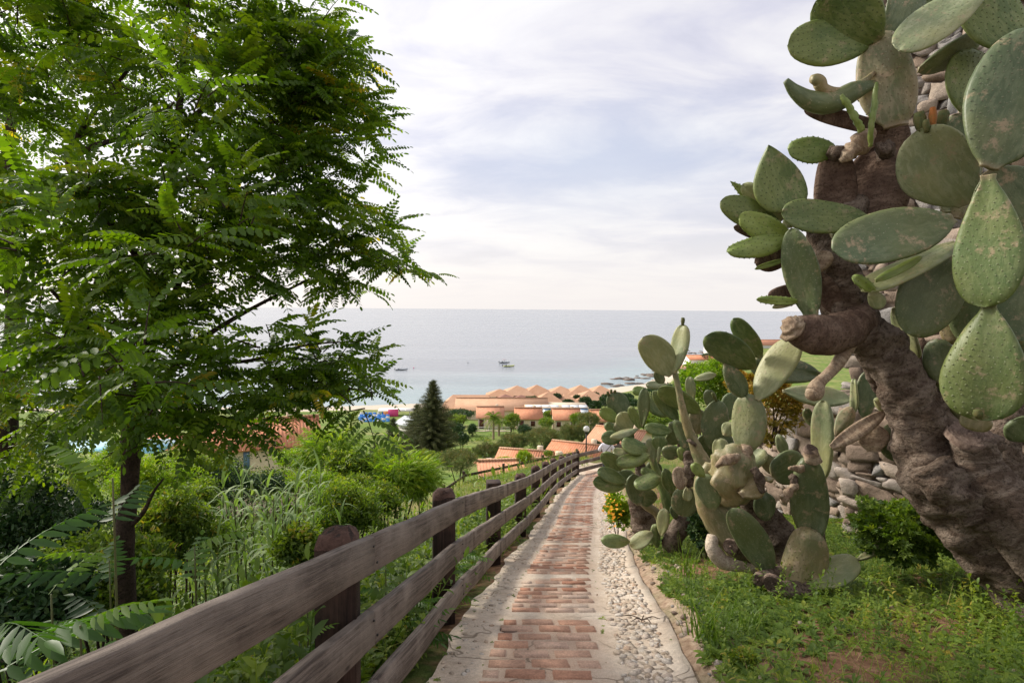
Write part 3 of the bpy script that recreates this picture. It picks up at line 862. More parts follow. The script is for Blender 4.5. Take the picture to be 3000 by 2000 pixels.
def post(parent, x, y, zt, zb, s, style, v, rot=0.0, mat=None):
    """square post; style 0 rounded worn top, 1 flat sawn cap, 2 low dome"""
    mb = MB()
    ct, st = math.cos(rot), math.sin(rot)
    zs = [zb, zb + (zt - zb) * .5, zt - 0.07]
    rings = [(z, 1.0) for z in zs]
    if style == 0:
        rings += [(zt - 0.035, 0.97), (zt - 0.005, 0.80), (zt + 0.018, 0.5)]
    elif style == 1:
        rings += [(zt - 0.004, 1.0), (zt, 0.98)]
    else:
        rings += [(zt - 0.03, 0.93), (zt, 0.62)]
    seg = 12
    Vs, Ps = [], []
    for z, f in rings:
        for i in range(seg):
            a = (i + 0.5) / seg * 2 * math.pi
            cx, cy = math.cos(a), math.sin(a)
            m = max(abs(cx), abs(cy))
            k = (1 / m) ** 0.8
            r = s / 2 * k * f
            dx, dy = cx * r, cy * r
            jit = 0.004 * math.sin(z * 9 + i * 2.3 + v * 20)
            dx, dy = dx * (1 + jit * 2), dy * (1 + jit * 2)
            zz = z + (rnd.uniform(-.014, .014) if z > zt - 0.06 and style != 1 else 0)
            Vs.append([x + ct * dx - st * dy, y + st * dx + ct * dy, zz])
            Ps.append([z, dx, dy])
    n = len(rings)
    k = np.arange(n * seg).reshape(n, seg)
    Fq = np.stack([k[:-1], np.roll(k[:-1], -1, 1), np.roll(k[1:], -1, 1), k[1:]], -1).reshape(-1, 4)
    body = MB().add(Vs, [Fq, k[0][::-1][None], k[-1][None]], v, Ps)
    o = body.build('post', mat or POST, parent)
    if style in (0, 2) and s > 0.17:
        # rough sun-bleached end grain sitting 3 mm proud of the post
        j0 = n - (3 if style == 0 else 2)
        Vc = np.array(Vs[j0 * seg:])
        c0_ = np.array([x, y, 0])
        Vc = Vc + unit(np.stack([Vc[:, 0] - x, Vc[:, 1] - y, np.full(len(Vc), .05)], 1)) * 0.004
        Vc = np.vstack([Vc, [[x + .01, y, Vc[-1, 2] + .012]]])
        Vc[:-1, 2] += rng.uniform(-.006, .006, len(Vc) - 1)
        kk = np.arange((n - j0) * seg).reshape(-1, seg)
        Fc = np.stack([kk[:-1], np.roll(kk[:-1], -1, 1), np.roll(kk[1:], -1, 1), kk[1:]], -1).reshape(-1, 4)
        last = kk[-1]; apex = len(Vc) - 1
        Ft = np.array([[last[i], last[(i + 1) % seg], apex] for i in range(seg)])
        MB().add(Vc, [Fc, Ft]).build('worn_top', POSTTOP, o, smooth=True)
    return o

fence = thing('timber_fence', 'long brown three-rail timber fence running down the left edge of the path', 'fence', FT[2])
PZ = [(0.2, 0), (2.75, 0), (4.95, 0), (7.8, 1), (10.4, 2), (13.0, 0), (15.7, 0), (18.3, 2), (21.0, 2), (23.7, 2), (26.5, 2)]
ft = lambda y: np.array([np.interp(y, FT[:, 1], FT[:, 0]), y, np.interp(y, FT[:, 1], FT[:, 2])])
for i, (Z, stl) in enumerate(PZ):
    p = ft(Z * 0.998 - 0.06)
    gz = float(ground_z(p[0] - 0.14, p[1])) - 0.3
    w = 0.20
    post(fence, p[0] - 0.055 - w / 2, p[1], p[2] + (0.035 if i < 2 else 0.05) + rnd.uniform(-.01, .01), gz, w, stl, rnd.random(), rot=0.15)
# boards meet at posts; joints of the three rails staggered a little
BJ = [[-4.5, 0.25, 5.03, 7.9, 13.1, 15.8, 21.1, 26.55], [-4.5, 0.3, 5.45, 10.5, 15.75, 18.4, 23.8, 26.55], [-4.5, 2.8, 7.4, 10.45, 13.05, 18.35, 21.05, 26.55]]
for r in range(3):
    js = BJ[r]
    for a, b in zip(js[:-1], js[1:]):
        knots = [a + 0.006] + [q[0] for q in PZ if a + .3 < q[0] < b - .3] + [b - 0.006]
        mb = MB()
        vv = rnd.uniform(0.15, 0.95)
        for k0, k1 in zip(knots[:-1], knots[1:]):
            A, B = ft(k0), ft(k1)
            d = unit(B - A)
            n = unit(np.array([-d[1], d[0], 0.0]))
            dz = np.array([0, 0, -0.375 * r])
            board(mb, A + dz, B + dz, 0.182, 0.05, n, vv)
        rail = mb.build('rail', WOOD, fence)
        for q in PZ:
            if 1.0 < q[0] < 9 and a < q[0] + .06 < b:
                for dz_, dy_ in ((-.045, -.02), (-.135, .03)):
                    c = ft(q[0] + dy_) + np.array([0.0012, 0, dz_ - 0.375 * r])
                    nb = MB()
                    tube(nb, [c - n * .004, c + n * .006], [.0065, .0065], 8, 1)
                    nb.build('nail', DARKM, rail)

# cross fence at the foot of the slope, beyond the landing
corner = ft(26.6)
cz = corner[2]
fen2 = thing('landing_fence', 'short three-rail fence closing the landing at the foot of the path', 'fence', corner)
e1 = at(1812, 1322, 29.2); e2 = at(1990, 1326, 30.5)
st_ = np.array([corner[0] + 0.02, corner[1] + 0.1, cz - 0.05])
segp = [st_, np.array([e1[0], e1[1], cz - 0.10]), np.array([e2[0], e2[1], cz - 0.16])]
for j, p in enumerate(segp):
    post(fen2, p[0], p[1] + 0.12, p[2] + 0.12, p[2] - 1.45, 0.15, 2, rnd.random())
for r in range(3):
    for a, b in zip(segp[:-1], segp[1:]):
        mb = MB()
        d = unit(b - a); n = np.array([-d[1], d[0], 0.0])
        board(mb, a + [0, 0, -0.375 * r], b + [0, 0, -0.375 * r], 0.175, 0.045, n, rnd.random())
        mb.build('rail', WOOD, fen2)

# lower fence of the next bend of the path
low = [(1300, 1424, 31.0), (1359, 1384, 34.5), (1475, 1361, 37.5), (1590, 1336, 40.0), (1690, 1318, 42.0)]
lp = [at(*q) for q in low]
fen3 = thing('lower_fence', 'dark two-rail fence on the grassy slope below the long timber fence', 'fence', lp[1])
for j, p in enumerate(lp):
    post(fen3, p[0], p[1], p[2] + 0.08, min(p[2] - 1.05, float(ground_z(p[0], p[1])) - 0.1), 0.17, 1, rnd.random() * 0.3)
for r in range(2):
    for a, b in zip(lp[:-1], lp[1:]):
        mb = MB()
        d = unit(b - a); n = unit(np.array([-d[1], d[0], 0.0]))
        board(mb, a + [0, 0, -0.08 - 0.46 * r] - n * 0.11, b + [0, 0, -0.08 - 0.46 * r] - n * 0.11, 0.16, 0.05, n, rnd.random() * 0.3)
        mb.build('rail', POST, fen3)
# ------------------------------------------------------------------ prickly pears
def pad(base, tip, W, mat, parent, phi=0.0, shape='o', th=0.030, bend=0.0, name='pad', seed=0, spiny=1.0, fcap=0.045):
    """flattened egg-shaped joint from base to tip, W wide, turned phi degrees about its axis"""
    base, tip = np.asarray(base, float), np.asarray(tip, float)
    L = np.linalg.norm(tip - base)
    ax = (tip - base) / L
    mid = (base + tip) / 2
    tocam = unit(CAM - mid)
    n0 = unit(tocam - ax * np.dot(tocam, ax))
    s = np.cross(ax, n0)
    if np.dot(s, [-1.0, 0.2, 0.55]) < 0:
        s = -s
    n = math.cos(R(phi)) * n0 + math.sin(R(phi)) * s
    x = np.cross(ax, n)
    W = W / max(0.42, math.cos(R(phi)))
    r1 = random.Random(seed)
    kx0 = r1.uniform(0, 6)
    a_, b_, nk = {'o': (0.62, 0.48, 0.20), 'r': (0.50, 0.50, 0.12), 'e': (0.85, 0.45, 0.22), 't': (0.42, 0.95, 0.15), 's': (0.55, 0.5, 0.5), 'n': (0.40, 0.42, 0.45)}[shape]
    tm = a_ / (a_ + b_)
    nrm = tm ** a_ * (1 - tm) ** b_
    def prof(t):
        t = np.clip(t, 0, 1)
        return (1 + 0.035 * np.sin(t * 7 + kx0) * np.sin(t * 3.1)) * np.maximum(t ** a_ * (1 - t) ** b_ / nrm, nk * (1 - t) ** 3 * (1 if shape != 'r' else 1)) * (1 - np.clip((t - 0.985) / 0.015, 0, 1) * 0.5)
    nr, ns = 17, 18
    t = 0.5 - 0.5 * np.cos(np.linspace(0, math.pi, nr))
    T = min(th, W * 0.30) * (1.25 if shape == 's' else 1.0)
    skew = r1.uniform(-.06, .06)
    kx, ky, k3 = r1.uniform(0, 6), r1.uniform(0, 6), r1.uniform(0.5, 1.2)
    def surf(tt, cx, sgn_h):
        """tt along, cx across -1..1, sgn_h height factor -1..1"""
        w = prof(tt) * W / 2
        hh = T * (0.25 + 0.75 * np.minimum(1, prof(tt) * 1.5)) * np.where(tt > 0.93, np.sqrt(np.clip((1.001 - tt) / 0.07, 0.02, 1)), 1)
        wv = (0.30 * np.sin(tt * 5 + kx) * cx + 0.16 * np.sin(cx * 4 + ky) + 0.22 * np.sin(tt * 4 + ky)) * T * 2 * k3
        C = base + ax * (tt * L)[..., None] + x * (cx * w + skew * W * np.sin(tt * 3.1))[..., None]
        C = C + n * ((hh * sgn_h) + bend * L * (tt * tt) + wv)[..., None]
        return C
    thv = np.linspace(0, 2 * math.pi, ns, endpoint=False)
    cx = np.cos(thv); sh = np.sign(np.sin(thv)) * np.abs(np.sin(thv)) ** 0.5
    TT, CX = np.meshgrid(t, cx, indexing='ij')
    SH = np.tile(sh, (nr, 1))
    V = surf(TT, CX, SH)
    k = np.arange(nr * ns).reshape(nr, ns)
    Fq = np.stack([k[:-1], np.roll(k[:-1], -1, 1), np.roll(k[1:], -1, 1), k[1:]], -1).reshape(-1, 4)
    mb = MB()
    off = r1.uniform(0, 50)
    Pm = np.stack([TT * L, CX * prof(TT) * W / 2 + 0 * SH, SH * 0.01 + off * 0], -1).reshape(-1, 3)
    mb.add(V.reshape(-1, 3), [Fq, k[0][::-1][None], k[-1][None]], 0.0, Pm)
    # areoles in a diamond grid on both faces and along the rim
    if spiny > 0:
        pt = fcap
        spots = []
        rows = int(L / (pt * 0.8))
        for i in range(1, rows):
            tt = i / rows
            w = float(prof(np.array(tt))) * W / 2
            m = int(w * 1.86 / pt)
            for j in range(m + 1):
                c = ((j + (0.5 if i % 2 else 0)) * pt - w * 0.93) / max(w, 1e-4)
                if abs(c) < 0.93:
                    for sg in (1, -1):
                        spots.append((tt + r1.uniform(-.01, .01), c + r1.uniform(-.03, .03), sg))
            if spiny > 0.9:
                spots.append((tt, 1.0, 0)); spots.append((tt, -1.0, 0))
        if spots:
            S = np.array(spots)
            hgt = np.sqrt(np.clip(1 - S[:, 1] ** 2, 0, 1)) ** 0.5 * S[:, 2]
            P = surf(np.clip(S[:, 0], 0, 1), np.clip(S[:, 1], -1, 1), hgt)
            N = np.where(S[:, 2:3] != 0, n * S[:, 2:3], x * S[:, 1:2])
            B1 = np.where(S[:, 2:3] != 0, x, n) * 0.0085
            B2 = np.tile(ax, (len(S), 1)) * 0.0085
            hs = 0.0035 + 0.005 * spiny
            Q = np.stack([P + B1 - N * .002, P + B2 - N * .002, P - B1 - N * .002, P - B2 - N * .002, P + N * hs], 1)
            o5 = (np.arange(len(S)) * 5)[:, None, None]
            tri = np.array([[0, 1, 4], [1, 2, 4], [2, 3, 4], [3, 0, 4]])[None] + o5
            vv = np.tile([0.0, 0.0, 0.0, 0.0, 1.0], len(S)) * 1.0
            vv = np.where(np.tile([0, 0, 0, 0, 1], len(S)) == 1, 0.9, 0.15)
            mb.add(Q.reshape(-1, 3), tri.reshape(-1, 3), vv, Q.reshape(-1, 3))
    return mb.build(name, mat, parent, smooth=True)

def pads(parent, rows, dz=0.0):
    for i, row in enumerate(rows):
        bx, by, tx, ty, w, Z, kind = row[:7]
        o = dict(row[7]) if len(row) > 7 else {}
        phi = o.get('phi', 0)
        s = o.get('s', 'o')
        Zt = Z + o.get('dz', 0.0)
        b, t = at(bx, by, Z + dz), at(tx, ty, Zt + dz)
        W = w / FOC * (Z + dz)
        pad(b, t, W, PAD[kind], parent, phi, s, th=o.get('th', 0.021 if Z < 5.6 else 0.026), bend=o.get('bend', 0.0), name=o.get('name', 'pad'), seed=i * 7 + int(bx),
            spiny={'y': 1.0, 'g': 0.75, 'l': 0.25, 'd': 0.3, 'm': 0.3, 'o': 0.4, 'w': 0.0, 'p': 0.0}[kind] if o.get('th', 1) > 0.015 else 0, fcap=0.048 if Z < 5.6 else 0.055)

def limb(parent, rows, name='limb', mat=None, amp=0.18, seg=16, k=7, fs=7.0, flat=1.0):
    """rows: px, py, depth, radius in pixels"""
    mb = MB()
    tube(mb, [at(a, b, Z) for a, b, Z, r in rows], [r / FOC * Z for a, b, Z, r in rows], seg, k, amp, fs, flat)
    return mb.build(name, mat or BARK, parent, smooth=True)

def cutend(parent, px, py, Z, r, nx, ny, rings=5, tiltz=0.35):
    """sawn end with growth rings, facing (nx, ny) in the picture and toward the viewer"""
    c = at(px, py, Z)
    n = unit(RN @ np.array([nx, -ny, tiltz]))
    u = unit(np.cross(n, [0.1, 0.2, 1.0])); w = np.cross(n, u)
    rr = r / FOC * Z
    V, seg = [], 20
    prof = []
    for i in range(rings * 2 + 1):
        f = 1 - i / (rings * 2 + 1)
        prof.append((f, 0.012 if i % 2 == 0 else -0.002 - 0.02 * (1 - f)))
    for f, h in [(1.04, -0.05)] + prof:
        for j in range(seg):
            a = j / seg * 6.2832
            q = rr * f * (1 + 0.06 * math.sin(a * 3 + f * 4) + 0.03 * math.sin(a * 7 + f * 9))
            V.append(c + u * math.cos(a) * q + w * math.sin(a) * q * 0.92 + n * h)
    m = len(prof) + 1
    k = np.arange(m * seg).reshape(m, seg)
    Fq = np.stack([k[:-1], np.roll(k[:-1], -1, 1), np.roll(k[1:], -1, 1), k[1:]], -1).reshape(-1, 4)
    return MB().add(V, [Fq, k[-1][None]], 0.0).build('cut_end', CUT, parent, smooth=True)

def buds(parent, rows):
    for bx, by, tx, ty, w, Z, m in rows:
        mb = MB()
        b, t = at(bx, by, Z), at(tx, ty, Z)
        r = w / 2 / FOC * Z
        tube(mb, [b, b * .5 + t * .5, t], [r * 0.6, r, r * 0.75], 8, 3, 0.25, 60)
        mb.build('bud', m, parent, smooth=True)

# ---- the big tree-like cactus on the right
big = thing('prickly_pear_tree', 'huge old tree-like prickly pear with thick leaning brown trunk at the right edge', 'cactus', at(2960, 1720, 4.9))
limb(big, [(3120, 1800, 4.4, 140), (2960, 1650, 4.5, 100), (2828, 1500, 4.6, 96), (2745, 1400, 4.65, 90), (2715, 1310, 4.7, 84), (2690, 1210, 4.7, 78), (2640, 1110, 4.7, 66), (2590, 1030, 4.7, 64), (2520, 960, 4.7, 64), (2470, 900, 4.7, 60), (2470, 840, 4.7, 58), (2440, 760, 4.7, 48), (2412, 700, 4.75, 42), (2408, 650, 4.8, 42)], 'trunk', amp=0.24, seg=30, k=10, fs=7.5)
limb(big, [(3130, 1700, 4.15, 100), (3000, 1560, 4.25, 88), (2905, 1440, 4.35, 78), (2860, 1360, 4.4, 62), (2842, 1285, 4.4, 56)], 'limb', amp=0.2, seg=22)
cutend(big, 2842, 1272, 4.36, 58, -0.05, -0.85, 5, 0.55)
limb(big, [(2990, 1560, 4.9, 60), (2945, 1440, 5.0, 52), (2938, 1320, 5.05, 46), (2960, 1210, 5.1, 44), (2985, 1110, 5.1, 40), (3010, 1050, 5.1, 34)], 'limb', amp=0.2)
limb(big, [(2720, 1360, 4.45, 50), (2780, 1430, 4.40, 62), (2850, 1490, 4.36, 52), (2890, 1530, 4.36, 40)], 'limb', amp=0.38, fs=12)
limb(big, [(2905, 1330, 4.45, 22), (2916, 1300, 4.42, 24), (2920, 1282, 4.40, 20)], 'limb', amp=0.4, fs=14)
# the thick stub sticking out to the left
limb(big, [(2520, 930, 4.65, 58), (2455, 975, 4.55, 58), (2390, 980, 4.5, 58), (2335, 965, 4.48, 44), (2308, 955, 4.48, 26)], 'limb', WOODY, amp=0.12, seg=20)
limb(big, [(2330, 965, 4.42, 34), (2312, 950, 4.40, 27), (2302, 946, 4.39, 12)], 'limb', BARKL, amp=0.55, fs=24)
limb(big, [(2490, 1005, 4.62, 20), (2462, 1052, 4.58, 17), (2430, 1092, 4.55, 16), (2400, 1120, 4.53, 17), (2385, 1150, 4.52, 24), (2372, 1158, 4.5, 17)], 'limb', BARKL, amp=0.2)
limb(big, [(2525, 1010, 4.9, 14), (2545, 1060, 4.95, 20), (2560, 1110, 5.0, 18), (2572, 1150, 5.0, 8)], 'limb', BARK, amp=0.5, fs=16)
# woody neck, stumps and dry limbs of the upper half
limb(big, [(2410, 690, 4.75, 46), (2470, 640, 4.8, 40), (2530, 600, 4.85, 40), (2570, 560, 4.9, 44)], 'limb', amp=0.2)
pads(big, [
    (2575, 655, 2582, 428, 172, 4.75, 'w', dict(s='n', th=.06, name='woody_pad')),
    (2440, 660, 2444, 436, 112, 4.85, 'w', dict(s='n', th=.05, name='woody_pad')),
    (2600, 480, 2606, 350, 120, 4.95, 'w', dict(s='n', th=.05, name='woody_pad')),
    (2405, 800, 2452, 915, 62, 4.6, 'w', dict(s='o', name='woody_pad')),
    (2600, 385, 2358, 322, 48, 4.7, 'w', dict(s='n', name='woody_pad', bend=-.05)),
    (2310, 715, 2150, 664, 40, 4.9, 'w', dict(s='n', name='woody_pad')),
    (2330, 745, 2212, 772, 66, 4.85, 'w', dict(s='o', name='woody_pad')),
    (2370, 845, 2250, 868, 52, 4.85, 'w', dict(s='o', name='woody_pad')),
    (2420, 735, 2402, 800, 46, 4.55, 'p', dict(s='t', name='woody_pad')),
    (2436, 1310, 2592, 1208, 44, 4.9, 'p', dict(s='n', name='dry_pad', th=.02)),
    (2560, 1322, 2548, 1240, 80, 4.95, 'p', dict(s='s', name='dry_pad', th=.02)),
    (2660, 1345, 2590, 1250, 92, 5.0, 'd', dict(phi=-35)),
    (2446, 1275, 2498, 1192, 42, 5.1, 'm', dict(phi=-20)),
    (2650, 1215, 2562, 1172, 46, 5.0, 'l', dict(phi=30)),
])
limb(big, [(2462, 472, 4.65, 8), (2500, 440, 4.62, 26), (2535, 405, 4.62, 24), (2556, 385, 4.65, 12)], 'limb', BARKL, amp=0.55, fs=18)
limb(big, [(2570, 450, 4.6, 14), (2590, 440, 4.58, 26), (2612, 452, 4.6, 14)], 'limb', BARK, amp=0.55, fs=20)
limb(big, [(2425, 440, 4.72, 12), (2452, 448, 4.7, 22), (2475, 440, 4.72, 10)], 'limb', BARK, amp=0.45, fs=20)
pads(big, [
    (2582, 112, 2390, 4, 158, 4.55, 'g', dict(phi=15)),
    (2556, 120, 2306, 134, 124, 4.62, 'g', dict(phi=25)),
    (2565, 80, 2535, -70, 60, 4.75, 'y', dict(phi=40)),
    (2625, 372, 2578, 92, 148, 4.6, 'm', dict(s='n', th=.045, phi=-10, bend=.03)),
    (2602, 110, 2690, -90, 112, 4.9, 'd', dict(phi=-35)),
    (2625, 122, 2765, -45, 92, 5.0, 'g', dict(phi=-40)),
    (2925, -75, 2632, 152, 112, 4.2, 'l', dict(phi=35, s='e')),
    (2975, 138, 2855, -60, 140, 4.5, 'g', dict(phi=-35, s='s')),
    (2690, 205, 2880, 115, 74, 4.8, 'd', dict(phi=-45)),
    (2828, 335, 2850, 142, 112, 4.75, 'g', dict(phi=-40)),
    (2897, 492, 3040, 80, 258, 3.75, 'd', dict(phi=-12, th=.035)),
    (2900, 497, 3075, 760, 240, 3.95, 'd', dict(phi=-25)),
    (2828, 602, 2690, 380, 190, 4.3, 'l', dict(phi=10)),
    (2850, 465, 2788, 338, 78, 4.7, 'd', dict(phi=-20)),
    (2870, 520, 2800, 420, 60, 4.9, 'd', dict(phi=-20)),
    (2895, 512, 2888, 900, 166, 3.7, 'o', dict(phi=14, s='e')),
    (2897, 888, 2866, 1232, 200, 3.72, 'o', dict(phi=10, s='e', th=.035)),
    (2868, 1205, 2850, 1262, 80, 4.1, 'm', dict(phi=0)),
    (2795, 638, 2440, 738, 158, 4.1, 'd', dict(phi=22, s='o')),
    (2802, 712, 2522, 852, 68, 4.25, 'l', dict(phi=52)),
    (2565, 822, 2702, 752, 28, 4.12, 'y', dict(s='n', th=.012)),
    (2560, 852, 2498, 808, 32, 4.2, 'y', dict(s='n')),
    (2760, 620, 2830, 560, 60, 4.5, 'l', dict(phi=30)),
    (2800, 640, 2862, 545, 60, 4.45, 'm', dict(s='n')),
    (2805, 758, 2655, 978, 172, 4.35, 'd', dict(phi=-28, s='r')),
    (3020, 740, 2965, 1035, 172, 4.1, 'd', dict(phi=-5)),
    (2850, 1018, 2822, 862, 92, 4.6, 'd', dict(phi=0)),
    (2800, 900, 2792, 1010, 70, 4.75, 'm', dict(phi=0)),
    (2758, 1125, 2745, 992, 84, 4.55, 'd', dict(phi=8)),
    (2815, 1225, 2725, 1080, 70, 4.6, 'l', dict(phi=35)),
    (2620, 900, 2690, 1050, 50, 4.9, 'l', dict(phi=45)),
    (2550, 850, 2580, 905, 44, 4.4, 'l', dict()),
    (2558, 900, 2562, 948, 18, 4.75, 'l', dict()),
    (2700, 985, 2660, 1100, 60, 5.1, 'w', dict(name='woody_pad')),
    (3030, 1285, 2965, 1230, 90, 4.6, 'd', dict()),
    (2452, 441, 2309, 436, 74, 4.8, 'y', dict(phi=20)),
    (2318, 618, 2250, 426, 138, 4.7, 'g', dict(phi=-22, s='t')),
    (2298, 640, 2176, 538, 58, 4.85, 'l', dict(phi=35, s='s')),
    (2215, 590, 2138, 530, 30, 4.9, 'y', dict(s='t')),
    (2296, 676, 2110, 590, 78, 4.8, 'g', dict(phi=25)),
    (2316, 693, 2164, 636, 74, 4.7, 'y', dict(phi=20)),
    (2548, 640, 2290, 622, 100, 4.5, 'g', dict(phi=28, s='o')),
    (2312, 702, 2130, 738, 60, 4.65, 'y', dict(phi=25)),
    (2308, 758, 2210, 788, 17, 4.75, 'y', dict(th=.014)),
    (2330, 660, 2300, 640, 40, 4.8, 'l', dict()),
    (2378, 935, 2330, 668, 92, 4.55, 'd', dict(phi=20, s='s', bend=.10)),
    (2345, 882, 2217, 876, 26, 4.6, 'y', dict(th=.016)),
    (2345, 880, 2262, 900, 20, 4.62, 'l', dict(th=.016)),
    (2440, 700, 2490, 640, 60, 4.6, 'd', dict()),
])
# two drooping boat-shaped pads near the top
for rows_, m_ in ((([(2562, 246), (2500, 268), (2440, 300), (2380, 298), (2330, 268), (2302, 236)], [12, 28, 32, 30, 20, 9]), 'd'),
                  (([(2562, 214), (2520, 246), (2460, 268), (2415, 262), (2398, 238), (2378, 232)], [7, 10, 12, 17, 20, 12]), 'm')):
    mb = MB()
    tube(mb, [at(x, y, 4.6 - 0.02 * i) for i, (x, y) in enumerate(rows_[0])], [q / FOC * 4.6 for q in rows_[1]], 14, 5, 0.05, 10, 0.8)
    mb.build('pad', PAD[m_], big, smooth=True)
limb(big, [(2524, 386, 4.45, 9), (2505, 345, 4.43, 10), (2482, 305, 4.42, 9), (2464, 278, 4.42, 5)], 'pad', PAD['y'], amp=0.5, fs=30, seg=10)
limb(big, [(2550, 430, 4.5, 6), (2553, 370, 4.45, 9), (2561, 310, 4.45, 9), (2568, 242, 4.45, 5)], 'pad', PAD['y'], amp=0.5, fs=30, seg=10)
buds(big, [(2705, 392, 2690, 330, 34, 4.3, FRUIT), (2732, 384, 2732, 316, 22, 4.26, FRUITO), (2757, 392, 2765, 326, 34, 4.3, FRUIT), (2716, 388, 2712, 352, 20, 4.24, FRUIT), (2868, 1225, 2862, 1200, 26, 3.65, FRUIT),
           (2935, 965, 2948, 1005, 30, 3.9, FRUIT), (2998, 1000, 2990, 1035, 34, 3.9, FRUIT), (2592, 1172, 2630, 1176, 34, 4.9, FRUITO)])

# ---- the middle cactus with the bulging cut joint (two stems)
mid = thing('prickly_pear', 'prickly pear with a swollen tan joint and upright pads in front of the wall', 'cactus', at(2330, 1735, 5.5))
limb(mid, [(2330, 1650, 6.0, 40), (2290, 1590, 6.1, 52), (2245, 1520, 6.15, 44), (2190, 1440, 6.2, 38), (2150, 1400, 6.2, 34)], 'trunk', amp=0.22)
limb(mid, [(2180, 1620, 5.9, 44), (2140, 1560, 5.95, 48), (2095, 1490, 6.0, 50), (2075, 1420, 6.0, 40), (2090, 1360, 6.0, 26)], 'trunk', PAD['m'], amp=0.16, flat=.7)
limb(mid, [(2395, 1735, 5.6, 14), (2405, 1640, 5.65, 20), (2400, 1560, 5.7, 14)], 'limb', amp=0.3)
limb(mid, [(2370, 1725, 5.3, 30), (2345, 1740, 5.28, 34), (2290, 1728, 5.22, 30), (2264, 1712, 5.2, 25)], 'limb', amp=0.3, fs=12)
cutend(mid, 2262, 1708, 5.17, 24, -0.45, 0.15, 4, 0.8)
limb(mid, [(2290, 1680, 5.45, 24), (2250, 1690, 5.4, 20), (2224, 1696, 5.36, 18)], 'limb', amp=0.25)
cutend(mid, 2221, 1697, 5.33, 17, -0.6, 0.1, 3, 0.7)
limb(mid, [(2240, 1640, 5.9, 26), (2180, 1620, 5.75, 24), (2146, 1602, 5.66, 23)], 'limb', amp=0.2)
cutend(mid, 2140, 1600, 5.62, 21, -0.5, -0.1, 3, 0.8)
# swollen joint
mb = MB()
tube(mb, [at(2185, 1462, 5.85), at(2160, 1430, 5.8), at(2155, 1390, 5.78), at(2170, 1350, 5.8), at(2190, 1322, 5.85)], [0.10, 0.22, 0.27, 0.22, 0.09], 28, 8, 0.42, 7.5, 0.62)
mb.build('swollen_joint', PAD['m'], mid, smooth=True)
limb(mid, [(2165, 1336, 5.6, 8), (2140, 1345, 5.56, 16), (2118, 1352, 5.56, 12), (2100, 1366, 5.6, 6)], 'limb', BARKL, amp=0.5, fs=22)
limb(mid, [(2205, 1370, 5.58, 10), (2225, 1400, 5.55, 13), (2232, 1440, 5.58, 9)], 'limb', BARK, amp=0.5, fs=22)
limb(mid, [(2176, 1350, 5.72, 18), (2184, 1325, 5.75, 17), (2188, 1310, 5.78, 18)], 'limb', BARKL, amp=0.3, fs=20)
for q, (x, y) in enumerate([(2236, 1428)]):
    limb(mid, [(x, y, 5.60, 6), (x - 1, y + 3, 5.56, 3)], 'limb', BARKL, amp=0.4, fs=30, k=2, seg=8)
pads(mid, [
    (2186, 1330, 2192, 1152, 100, 5.8, 'l', dict(phi=15)),
    (2218, 1172, 2332, 988, 92, 5.7, 'l', dict(phi=28)),
    (2212, 1078, 2066, 985, 90, 5.75, 'g', dict(phi=22)),
    (2230, 1048, 2150, 930, 62, 5.8, 'g', dict(phi=15)),
    (2122, 1065, 2184, 1162, 52, 5.8, 'd', dict(phi=-30)),
    (2402, 1098, 2196, 1072, 84, 6.1, 'd', dict(phi=15)),
    (2295, 1145, 2490, 1168, 56, 6.4, 'l', dict(phi=40)),
    (2405, 1405, 2414, 1172, 62, 5.7, 'l', dict(phi=30, s='n')),
    (2375, 1585, 2372, 1335, 102, 5.45, 'd', dict(phi=5, s='n', th=.05)),
    (2325, 1740, 2374, 1545, 122, 5.4, 'm', dict(phi=5, s='n', th=.11)),
    (2348, 1712, 2514, 1640, 86, 5.3, 'l', dict(phi=25)),
    (2512, 1640, 2592, 1588, 30, 5.6, 'l', dict(phi=30)),
    (2262, 1682, 2142, 1490, 92, 5.45, 'd', dict(phi=8, s='o')),
    (2222, 1438, 2258, 1522, 58, 5.9, 'd', dict(phi=-35)),
    (2262, 1395, 2355, 1340, 92, 6.0, 'd', dict(phi=-30, s='r')),
    (2190, 1372, 2240, 1316, 46, 6.0, 'l', dict(phi=30)),
    (2120, 1275, 2150, 1240, 40, 6.2, 'l', dict()),
    (2092, 1495, 2060, 1388, 70, 5.8, 'd', dict(phi=10)),
    (2062, 1396, 2029, 1358, 32, 5.7, 'y', dict(phi=0)),
    (2150, 1485, 2140, 1440, 34, 5.85, 'm', dict(phi=0, s='s')),
    (2168, 1452, 2232, 1408, 60, 5.62, 'm', dict(phi=20, s='s', th=.04)),
    (2300, 1338, 2281, 1270, 30, 6.3, 'l', dict(phi=20)),
    (2112, 1360, 2108, 1284, 48, 6.3, 'l', dict(phi=20)),
    (2500, 1212, 2504, 1108, 24, 6.0, 'l', dict(phi=30)),
    (2530, 1228, 2546, 1086, 54, 6.0, 'd', dict(phi=-25)),
    (2220, 1320, 2290, 1395, 44, 6.4, 'm', dict(phi=0)),
    (2382, 1250, 2360, 1195, 30, 6.5, 'd', dict()),
])
limb(mid, [(2380, 1350, 5.42, 24), (2378, 1330, 5.4, 20), (2376, 1318, 5.4, 17)], 'limb', BARKL, amp=0.3, fs=18)
cutend(mid, 2378, 1316, 5.38, 18, 0.2, -0.6, 3, 0.6)
limb(mid, [(2352, 1372, 5.4, 12), (2335, 1372, 5.38, 9), (2312, 1372, 5.36, 5)], 'limb', BARKL, amp=0.5, fs=25)
limb(mid, [(2330, 1420, 5.42, 11), (2312, 1440, 5.38, 12), (2298, 1462, 5.38, 10), (2290, 1448, 5.36, 7)], 'limb', BARKL, amp=0.55, fs=25)
